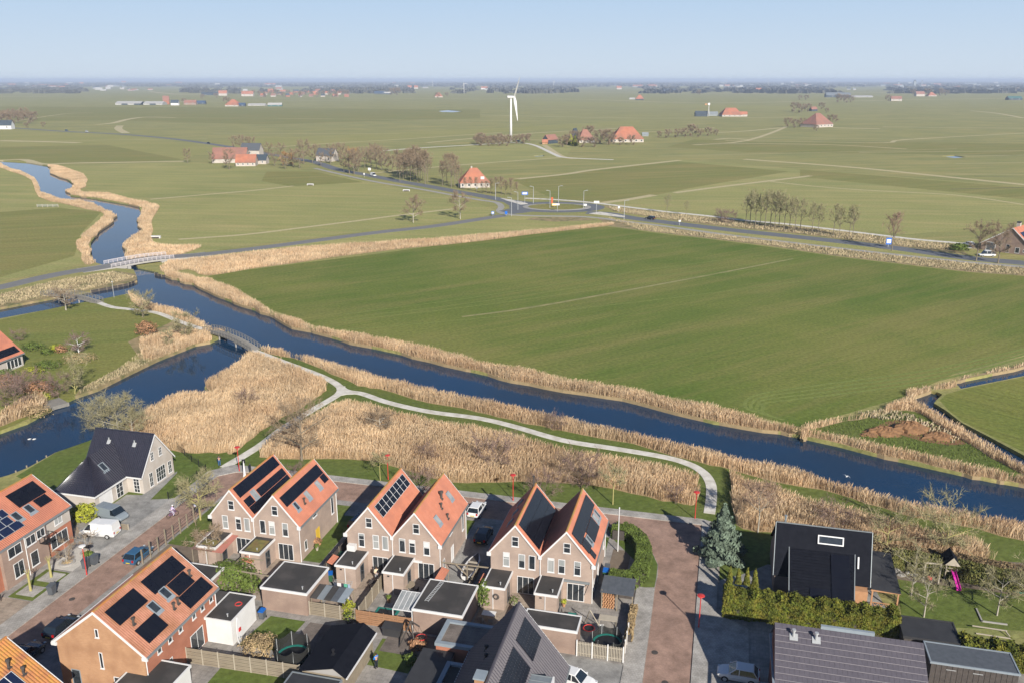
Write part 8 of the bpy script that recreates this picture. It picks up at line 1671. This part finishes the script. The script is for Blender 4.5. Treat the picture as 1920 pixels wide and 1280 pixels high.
# drying rack with laundry
t = thing("drying_rack", "clothes rack with white, green and blue laundry beside the annex", "drying rack", (-40.2, 80.0, .04)); ORG[t.name] = (0, 0, 0)
for y in (-.3, 0, .3): MB().bar((-1.1, y, 1.2), (1.1, y, 1.2), .03).build("rod", m_pole, t)
for x in (-1.0, 1.0): MB().bar((x, -.4, 0), (x, .4, 1.2), .03).build("leg", m_pole, t); MB().bar((x, .4, 0), (x, -.4, 1.2), .03).build("leg", m_pole, t)
for i, (x, w, h, c) in enumerate([(-1.0, .35, .8, (.05, .06, .09)), (-.6, .5, .75, (.75, .74, .74)), (-.05, .25, .6, (.06, .05, .08)), (.25, .45, .7, (.12, .42, .30)), (.75, .3, .9, (.35, .45, .6))]):
    MB().prism([(x, -.32, 1.22), (x + w, -.32, 1.22), (x + w * .95, -.36, 1.22 - h), (x + .03, -.36, 1.22 - h)], (0, .03, 0)).build("laundry", mk("cloth_%d" % i, c, rough=.9), t)
# play equipment in the right garden
t = thing("swing_frame", "pale wooden swing frame with a red seat", "swing", (24.9, 99.1, 0))
sL, sR = GF(1730, 1091), GF(1759, 1094); ORG[t.name] = ORG[t.name]
for p in (sL, sR): MB().box(p[0] - .08, p[1] - .08, 0, p[0] + .08, p[1] + .08, 2.7).build("post", m_woodP, t)
MB().bar((sL[0], sL[1], 2.65), (sR[0], sR[1], 2.65), .14).build("beam", m_woodP, t)
cx, cy = (sL[0] + sR[0]) / 2 - .2, (sL[1] + sR[1]) / 2
for dx in (-.2, .2): MB().bar((cx + dx, cy, .7), (cx + dx, cy, 2.6), .025).build("rope", m_black, t)
MB().lathe([(.1, .45), (.3, .55), (.32, .75), (.2, .85)], c=(cx, cy, 0), n=10).build("seat", mk("coral_plastic", (.75, .12, .12), rough=.4), t)
pc = GF(1781, 1086); t = thing("playhouse", "raised wooden playhouse with a dark roof", "playhouse", (pc[0], pc[1], 0))
px0, py0 = pc
for sx in (-.6, .6):
    for sy in (0, 1.5): MB().box(px0 + sx - .05, py0 + sy - .05, 0, px0 + sx + .05, py0 + sy + .05, 2.2).build("post", m_woodP, t)
MB().box(px0 - .65, py0 - .05, 1.1, px0 + .65, py0 + 1.55, 1.18).build("platform", m_woodP, t); MB().box(px0 - .62, py0 + 1.5, 1.18, px0 + .62, py0 + 1.54, 2.2).build("back_wall", m_wood, t)
tiles(t, (px0 - .9, py0 - .2, 2.0), (px0 - .9, py0 + 2.2, 2.0), (px0, py0 + 2.2, 3.1), (px0, py0 - .2, 3.1), m_slate, flat=True, amp=0); tiles(t, (px0 + .9, py0 + 2.2, 2.0), (px0 + .9, py0 - .2, 2.0), (px0, py0 - .2, 3.1), (px0, py0 + 2.2, 3.1), m_slate, flat=True, amp=0)
fixn(MB().prism([(px0 - .85, py0 - .22, 2.0), (px0 + .85, py0 - .22, 2.0), (px0, py0 - .22, 3.05)], (0, .04, 0)).build("gable_board", m_woodP, t))
MB().bar((px0 - .6, py0 + .1, 1.5), (px0 + .6, py0 + .1, 1.5), .06).build("railing", m_woodP, t)
t = thing("slide", "bright pink slide in front of the playhouse", "slide", (px0 + .2, py0 - .1, 0)); sb = MB(); sb.prism([(px0 - .05, py0 - .1, 1.15), (px0 + .4, py0 - .1, 1.15), (px0 + .6, py0 - 2.5, .15), (px0 + .15, py0 - 2.5, .15)], (0, 0, .05)); sb.build("chute", m_pink, t)
for dx in (-.05, .4): MB().prism([(px0 + dx, py0 - .1, 1.15), (px0 + dx + .2, py0 - 2.5, .15), (px0 + dx + .2, py0 - 2.5, .4), (px0 + dx, py0 - .1, 1.42)], (.05, 0, 0)).build("side_wall", m_pink, t)
t = thing("goal_frame", "wooden frames lying on the lawn near the bottom right hedge", "frame", (*GF(1835, 1176), 0))
gx, gy = GF(1822, 1178); MB().bar((gx, gy, .4), (gx + 3.4, gy - .1, .4), .1).build("beam", m_woodP, t); MB().bar((gx + .2, gy - .9, .1), (gx + 3.6, gy - 1.0, .1), .1).build("beam", m_woodP, t); MB().bar((gx + 3.2, gy - .1, .4), (gx + 3.6, gy - 1.0, .1), .1).build("beam", m_woodP, t)
t = thing("hammock_seat", "brown swing stand with a red ring swing by the garage wall", "swing", (-28.6, 72.9, 0)); hx, hy = -29.2, 73.0
for p, q in (((hx - .9, hy - 1.2, .05), (hx, hy, 2.6)), ((hx + .9, hy - 1.2, .05), (hx, hy, 2.6)), ((hx - .2, hy + 1, .05), (hx, hy, 2.6)), ((hx, hy, 2.6), (hx + 1.1, hy - .3, 2.3))): MB().bar(p, q, .12).build("beam", m_woodD, t)
MB().lathe([(.55, .9), (.62, .95), (.55, 1.0), (.5, .95)], c=(hx + 1.2, hy - .2, 0), n=16, cap=False).build("ring", m_redp, t); MB().disc((hx + 1.2, hy - .2), .52, .94).build("net", m_black, t)
for s in (-.45, .45): MB().bar((hx + 1.2 + s, hy - .2, .98), (hx + 1.05, hy - .3, 2.3), .02).build("rope", m_black, t)
t = thing("ring_swing", "red-rimmed round nest swing beside the long low garage", "swing", (-11.2, 79.5, 0)); MB().lathe([(.6, .5), (.68, .56), (.6, .62), (.54, .56)], c=(-11.2, 79.2, 0), n=16, cap=False).build("ring", m_redp, t); MB().disc((-11.2, 79.2), .56, .55).build("net", m_black, t)
for s in (-.5, .5): MB().bar((-11.2 + s, 79.2, .58), (-11.2, 79.4, 2.4), .02).build("rope", m_black, t)
MB().bar((-11.9, 80.6, 0), (-11.2, 79.6, 2.5), .1).build("beam", m_woodP, t); MB().bar((-10.4, 80.8, 0), (-11.2, 79.6, 2.5), .1).build("beam", m_woodP, t)
t = thing("storage_box", "dark storage box in front of the brown board fence", "box", (-32.3, 73.5, 0)); MB().box(-32.6, 73.3, .02, -30.6, 74.3, .95).build("box", m_feltB, t); MB().prism([(-32.7, 73.2, .95), (-30.5, 73.2, .95), (-30.5, 74.4, 1.08), (-32.7, 74.4, 1.08)], (0, 0, .05)).build("lid", m_feltB, t)
t = thing("awning", "dark retractable awning arms over the corner terrace", "awning", (-14.8, 84, 0)); MB().box(-14.9, 84.2, 2.6, -12.0, 84.45, 2.8).build("cassette", m_zinc, t); MB().bar((-12.1, 84.2, 2.65), (-12.3, 82.4, 2.4), .07).build("arm", m_woodD, t)
t = thing("bench_rail", "low brown bench along the divided garden fence", "bench", (-36.8, 76, 0)); [MB().box(-36.9, 75.4 + i * 2.1, .35, -36.4, 77.4 + i * 2.1, .42).build("seat", m_woodB, t) for i in range(3)]; [MB().box(-36.85, 75.5 + i * 1.5, .02, -36.5, 75.6 + i * 1.5, .35).build("leg", m_woodD, t) for i in range(4)]
for k, (ab, r) in enumerate((((-75.9, 77.4), .95), ((-75.2, 80.0), .8))):
    t = thing("tree_bed", ("round planted bed in the white gravel, nearer the street lamp", "round planted bed in the white gravel, nearer the white van")[k], "planter", (*ab, .03)); ORG[t.name] = (0, 0, 0); MB().lathe([(r, 0), (r, .15), (r * .9, .18)], n=18).build("edging", m_conc, t); V, c = leaf_cloud(260, ell(r * .7, r * .7, .12, .12), .1, k); link("plants", tri_mesh("foliage", V, m_dryleaf, c), t)
    tree("bare_shrub", ("multi-stemmed bare shrub in the left gravel bed", "multi-stemmed bare shrub in the right gravel bed")[k], None, (grow(70 + k, 3.0, 1.3, .08, .9, 7, 4, 3, 4, .5, .02, "vase", tr=.06)), m_barkP, m_twig, cat="shrub", world_xy=W(*ab))
for k, ab in enumerate(((-75.6, 71.2), (-75.4, 74.2))):
    t = thing("pollard_stump", ("near pollarded yellow tree trunk on the front lawn", "far pollarded yellow tree trunk on the front lawn")[k], "tree", (*ab, .03)); ORG[t.name] = (0, 0, 0); MB().lathe([(.16, 0), (.13, 1.0), (.14, 2.3)], n=8).build("trunk", m_barkY, t); MB().box(-1.2, -1.0, .0, 1.2, 1.0, .06).build("kerb_slab", m_walk, t)
    for i in range(7): a = i * .9; MB().bar((.05 * math.cos(a), .05 * math.sin(a), 2.2), (.35 * math.cos(a), .35 * math.sin(a), 2.75), .07, taper=.5).build("stub_branch", m_barkY, t)
t = thing("square_kerb", "square concrete kerb round the tree on the right lawn", "kerb", (*GF(1862, 1160), .02)); kx, ky = GF(1862, 1160); mb = MB(); mb.box(kx - 1.4, ky - .9, .02, kx + 1.2, ky - .75, .16); mb.box(kx - 1.4, ky - .9, .02, kx - 1.25, ky + 1.6, .16); mb.build("kerb", m_conc, t)
for k, (px_, r) in enumerate((((1690, 1078), .5), ((1702, 1074), .4), ((1715, 1080), .6), ((1836, 1083), .55), ((1850, 1092), .7), ((1680, 1070), .6))):
    t = thing("boulder", ("grey boulder by the sand bed, far left", "small grey boulder by the sand bed", "flat grey boulder left of the swing frame", "pale boulder right of the playhouse", "large flat boulder right of the slide", "grey boulder nearest the veranda")[k], "boulder", (*G(*px_), 0), rz=k, grid=False); rr = random.Random(k); V = [(r * (1 + rr.uniform(-.25, .25)) * math.cos(i * 1.047) * q, r * (.8 + rr.uniform(-.2, .2)) * math.sin(i * 1.047) * q, z * r) for q, z in ((1, 0), (.95, .3), (.5, .55)) for i in range(6)]; F = [(6 * j + i, 6 * j + (i + 1) % 6, 6 * j + 6 + (i + 1) % 6, 6 * j + 6 + i) for j in range(2) for i in range(6)] + [tuple(range(12, 18))]; MB().add(V, F).build("rock", m_conc, t, org=(0, 0, 0))
# manholes and tree grates in the streets
for k, ab in enumerate(((-69.8, 71.0), (-70.2, 80.6), (-69.2, 100.5), (-2.6, 73.0), (-4.0, 77.5))):
    t = thing("manhole_cover", ("manhole cover in the left street, nearest the bottom", "manhole cover in the left street beside the bins", "manhole cover where the left street bends", "manhole cover in the right street near the bottom edge", "small drain cover at the left edge of the right street")[k], "manhole cover", (*ab, .004)); ORG[t.name] = (0, 0, 0); MB().lathe([(.34, 0), (.34, .02)], n=14).build("cover", m_woodD, t)
# satellite-like white unit and wall lamps
t = thing("air_conditioner", "white unit on the brick wall above the left annex of the middle double house", "air conditioner", (-41.2, 84.3, 3.0)); MB().box(-41.3, 83.8, 3.0, -40.3, 84.45, 3.75).build("unit", m_stucco, t)
t = thing("wreath", "dark round wall wreath with a white centre on the annex", "wreath", (-22.0, 80.8, 1.6)); MB().lathe([(.0, 0), (.0, 0)], n=4, cap=False); V = [(-22.0 + r * math.cos(i * .5236), 80.78 - dz, 1.7 + r * math.sin(i * .5236)) for r, dz in ((.4, 0), (.2, .06)) for i in range(12)]; MB().add(V, [(i, (i + 1) % 12, 12 + (i + 1) % 12, 12 + i) for i in range(12)]).build("ring", m_woodD, t)
# raised kerb line of the pavement, cattle gate, birds
t = thing("field_gate", "pale field gate and fence in the far left pasture", "gate", (*G(70, 389), 0), rz=.05, grid=False)
for i in range(5): MB().box(i * 2.4 - .1, -.1, 0, i * 2.4 + .1, .1, 1.4).build("post", m_woodP, t, org=(0, 0, 0))
for z in (.4, .8, 1.2): MB().box(0, -.05, z, 9.6, .05, z + .12).build("rail", m_pole, t, org=(0, 0, 0))
for lab, px_ in (("pale concrete culvert at the field edge left of the poplars", (582, 348)), ("pale concrete culvert beside the cycle path", (762, 359)), ("pale sluice stone at the bend of the river", (292, 447))):
    t = thing("culvert", lab, "culvert", (*G(*px_), 0), grid=False); MB().box(-1.8, -.6, 0, 1.8, .6, .9).build("headwall", m_stucco, t, org=(0, 0, 0)); MB().box(-1.5, -.75, .05, 1.5, -.61, .6).build("opening", m_woodD, t, org=(0, 0, 0))
for lab, px_, sp in (("grey gull flying low over the canal on the right", (1588, 893), .7), ("left white duck on the side canal", (55, 823), .0), ("right white duck on the side canal", (64, 823), .0)):
    z = 1.6 if sp else -.6; x, y = G(*px_, z); t = thing("gull" if sp else "duck", lab, "bird", (x, y, z), rz=.6, grid=False)
    MB().lathe([(.02, -.28), (.09, -.12), (.11, .05), (.06, .18), (.055, .26), (.01, .32)], n=8).build("body", m_stucco, t, org=(0, 0, 0)); t.children[0].rotation_euler = (0, math.pi / 2, 0); t.children[0].location = (0, 0, .06)
    for s in (-1, 1):
        if sp: MB().add([(-.1, 0, .08), (.1, 0, .08), (.05, s * .35, .2), (-.08, s * .35, .2), (-.15, s * .7, .1)], [(0, 1, 2, 3), (3, 2, 4)]).build("wing", m_pole, t, org=(0, 0, 0))
# ------------------------------------------------------------------ people
m_skin = mk("skin", (0.55, 0.32, 0.22), rough=.6); m_hair = mk("hair_brown", (0.06, 0.035, 0.02), rough=.8)
def skin_mesh(name, verts, edges, rad, mat, parent, root=0):
    me = bpy.data.meshes.new(name); me.from_pydata(verts, edges, []); me.materials.append(mat); o = link(name, me, parent)
    md = o.modifiers.new("skin", 'SKIN'); md.use_smooth_shade = True
    for i, r in enumerate(rad): me.skin_vertices[0].data[i].radius = (r, r)
    for i in range(len(verts)): me.skin_vertices[0].data[i].use_root = (i == root)
    s = o.modifiers.new("sub", 'SUBSURF'); s.levels = 1; s.render_levels = 1; return o
def person(label, xy, rz, top, trousers, pose="stand", z=0.1, cap=None):
    t = thing("person", label, "person", (xy[0], xy[1], z), rz=rz, grid=False)
    J = dict(pel=(0, 0, .95), chest=(0, 0, 1.28), neck=(0, 0, 1.48), chin=(.02, 0, 1.56), head=(.01, 0, 1.66), crown=(0, 0, 1.76))
    for s, q in ((1, "l"), (-1, "r")):
        J["sh" + q] = (0, s * .18, 1.42); J["hip" + q] = (0, s * .1, .92)
        if pose == "sit":
            J["kn" + q] = (.42, s * .12, .93); J["an" + q] = (.45, s * .12, .52); J["toe" + q] = (.6, s * .12, .48); J["el" + q] = (.1, s * .24, 1.18); J["wr" + q] = (.33, s * .18, 1.12)
        elif pose == "ride":
            J["kn" + q] = (.33, s * .1, .68 + s * .1); J["an" + q] = (.16, s * .1, .3 + s * .12); J["toe" + q] = (.3, s * .1, .26 + s * .12); J["el" + q] = (.22, s * .25, 1.22); J["wr" + q] = (.45, s * .22, 1.08)
        elif pose == "walk":
            J["kn" + q] = (.1 + s * .12, s * .1, .5); J["an" + q] = (s * .24, s * .1, .09); J["toe" + q] = (s * .24 + .16, s * .1, .04); J["el" + q] = (-s * .1, s * .24, 1.15); J["wr" + q] = (-s * .1 + .12, s * .24, .92)
        else:
            J["kn" + q] = (.02, s * .11, .5); J["an" + q] = (0, s * .11, .09); J["toe" + q] = (.16, s * .12, .04); J["el" + q] = (.02, s * .25, 1.14); J["wr" + q] = (.24, s * .16, 1.08)
    if pose == "ride": J.update(chest=(.12, 0, 1.26), neck=(.2, 0, 1.44), chin=(.25, 0, 1.52), head=(.25, 0, 1.62), crown=(.24, 0, 1.72)); J["shl"] = (.16, .18, 1.38); J["shr"] = (.16, -.18, 1.38)
    R = dict(pel=.14, chest=.135, neck=.06, chin=.065, head=.10, crown=.06, sh=.062, el=.045, wr=.034, hip=.095, kn=.06, an=.042, toe=.035)
    E = [("pel", "chest"), ("chest", "neck"), ("neck", "chin"), ("chin", "head"), ("head", "crown")]
    for q in "lr": E += [("chest", "sh" + q), ("sh" + q, "el" + q), ("el" + q, "wr" + q), ("pel", "hip" + q), ("hip" + q, "kn" + q), ("kn" + q, "an" + q), ("an" + q, "toe" + q)]
    names = list(J); verts = [J[n] for n in names]; rad = [R.get(n, R.get(n[:-1], .05)) for n in names]; ed = [(names.index(a), names.index(b)) for a, b in E]
    for s, q in ((1, "l"), (-1, "r")):      # palms with five fingers
        w = Vector(J["wr" + q]); d = (w - Vector(J["el" + q])).normalized(); side = Vector((0, 1, 0)); side = (side - d * side.dot(d)).normalized(); palm = len(verts); verts.append(tuple(w + d * .07)); rad.append(.03); ed.append((names.index("wr" + q), palm))
        for k, (off, ln) in enumerate(((-.03, .07), (-.01, .085), (.01, .08), (.03, .06))): verts += [tuple(w + d * .09 + side * off), tuple(w + d * (.09 + ln) + side * off * 1.2 + Vector((0, 0, -.02)))]; rad += [.010, .008]; ed += [(palm, len(verts) - 2), (len(verts) - 2, len(verts) - 1)]
        verts.append(tuple(w + d * .08 - side * s * .05)); rad.append(.010); ed.append((palm, len(verts) - 1))
    skin_mesh("body", verts, ed, rad, m_skin, t)
    def sub(nm, keys, eds, grow_, mat):
        return skin_mesh(nm, [J[k] for k in keys], [(keys.index(a), keys.index(b)) for a, b in eds], [R.get(k, R.get(k[:-1], .05)) + grow_ for k in keys], mat, t)
    sub("jacket", ["pel", "chest", "neck", "shl", "ell", "wrl", "shr", "elr", "wrr"], [("pel", "chest"), ("chest", "neck"), ("chest", "shl"), ("shl", "ell"), ("ell", "wrl"), ("chest", "shr"), ("shr", "elr"), ("elr", "wrr")], .03, top)
    sub("trousers", ["pel", "hipl", "knl", "anl", "hipr", "knr", "anr"], [("pel", "hipl"), ("hipl", "knl"), ("knl", "anl"), ("pel", "hipr"), ("hipr", "knr"), ("knr", "anr")], .022, trousers)
    for q in "lr": a, b = Vector(J["an" + q]), Vector(J["toe" + q]); MB().bar(a + Vector((-.06, 0, -.03)), b + Vector((.05, 0, 0)), .1, .09).build("shoe", m_black, t, org=(0, 0, 0))
    h = Vector(J["head"]); MB().lathe([(.118, -.03), (.122, .03), (.1, .09), (.04, .13)], c=tuple(h + Vector((-.015, 0, .02))), n=10).build("hair", cap or m_hair, t, smooth=True, org=(0, 0, 0))
    MB().prism([tuple(h + Vector((.1, -.015, -.02))), tuple(h + Vector((.1, .015, -.02))), tuple(h + Vector((.1, 0, .02)))], (.03, 0, 0)).build("nose", m_skin, t, org=(0, 0, 0))
    for s in (-1, 1): MB().lathe([(.012, 0), (.012, .015)], c=tuple(h + Vector((.098, s * .035, .02))), n=5).build("eye", m_black, t, org=(0, 0, 0))
    MB().box(h.x + .09, -.025, h.z - .055, h.x + .105, .025, h.z - .045).build("mouth", m_redp, t, org=(0, 0, 0))
    return t
mc = lambda n, c: mk("cloth_" + n, c, rough=.9)
person("person in dark jacket and blue jeans standing where the path meets the pavement", G(412, 874), 1.9, mc("navy", (.02, .03, .07)), mc("jeans", (.05, .12, .25)))
person("person in a bright blue jacket standing beside the bottom centre lawn", G(706, 1253), 2.4, mc("brightblue", (.02, .22, .65)), mc("darktr", (.015, .02, .03)))
person("person in a cream top at the open glass door of the middle double house", W(-37.3, 83.0), -1.2, mc("cream", (.7, .6, .42)), mc("greytr", (.35, .35, .36)))
sp_ = person("person in white and blue sitting on the terrace beside the laundry rack", W(-38.6, 77.7), 2.6, mc("whitetop", (.75, .74, .72)), mc("jeans", (.05, .12, .25)), "sit", z=-.42)
t = thing("garden_stool", "small stool under the person sitting by the laundry rack", "stool", (-38.6, 77.7, .04)); ORG[t.name] = (0, 0, 0); MB().lathe([(.2, .36), (.2, .4)], n=10).build("seat", m_woodP, t); [MB().box(x - .02, y - .02, 0, x + .02, y + .02, .36).build("leg", m_woodP, t) for x in (-.12, .12) for y in (-.12, .12)]
def bicycle(label, xy, rz, mat):
    t = thing("bicycle", label, "bicycle", (xy[0], xy[1], .02), rz=rz, grid=False)
    for x in (-.52, .55):
        V = []; n = 18
        for r, y in ((.35, -.02), (.35, .02), (.30, .02), (.30, -.02)): V += [(x + r * math.cos(2 * math.pi * i / n), y, .35 + r * math.sin(2 * math.pi * i / n)) for i in range(n)]
        MB().add(V, [(k * n + i, k * n + (i + 1) % n, ((k + 1) % 4) * n + (i + 1) % n, ((k + 1) % 4) * n + i) for k in range(4) for i in range(n)]).build("wheel", m_rub, t, org=(0, 0, 0))
    g = MB(); [g.bar(a, b, .035, n=5) for a, b in (((-.52, 0, .35), (-.12, 0, .3)), ((-.12, 0, .3), (-.25, 0, .88)), ((-.52, 0, .35), (-.25, 0, .8)), ((-.25, 0, .75), (.38, 0, .82)), ((-.12, 0, .3), (.4, 0, .7)), ((.55, 0, .35), (.36, 0, 1.0)))]; g.build("frame", mat, t, org=(0, 0, 0))
    MB().bar((.36, -.28, 1.04), (.36, .28, 1.04), .03).build("handlebar", m_black, t, org=(0, 0, 0)); MB().box(-.38, -.08, .88, -.12, .08, .94).build("saddle", m_black, t, org=(0, 0, 0))
ax, ay = G(324, 968); bicycle("bicycle ridden along the left street by the person in lilac", (ax, ay), R_(62) - VA, mc("purplef", (.25, .1, .35)))
person("person in a lilac-white coat cycling along the left street", (ax - .1 * math.cos(R_(62) - VA), ay - .1 * math.sin(R_(62) - VA)), R_(62) - VA, mc("lilac", (.62, .52, .75)), mc("lilac2", (.55, .5, .62)), "ride", z=.02, cap=m_white)
ax, ay = G(368, 962); bicycle("bicycle ridden by the child near the street tree", (ax, ay), R_(75) - VA, m_black)
person("child in white and blue cycling beside the bare street tree", (ax - .1, ay - .05), R_(75) - VA, mc("paleblue", (.55, .6, .75)), mc("navy", (.02, .03, .07)), "ride", z=.02)
for k, px_ in enumerate(((345, 1027), (356, 1027))): bicycle(("left white bicycle parked under the brown terrace roof", "right white bicycle parked under the brown terrace roof")[k], W(-59.6 + k * 1.1, 81.6), R_(70) - VA, m_white)
haze_m = bpy.data.materials.new("haze_air"); haze_m.use_nodes = True
_n = haze_m.node_tree.nodes; _n.clear(); _o = _n.new("ShaderNodeOutputMaterial"); _v = _n.new("ShaderNodeVolumePrincipled")
_v.inputs["Density"].default_value = 1.05e-4; _v.inputs["Color"].default_value = (0.66, 0.77, 0.96, 1); _v.inputs["Anisotropy"].default_value = 0.0
haze_m.node_tree.links.new(_v.outputs[0], _o.inputs["Volume"])
_b = MB(); _b.box(-33000, -700, -1.8, 33000, 33000, 75)
tag(_b.build("haze", haze_m), "thin pale haze over the whole plain", "haze", kind="stuff")
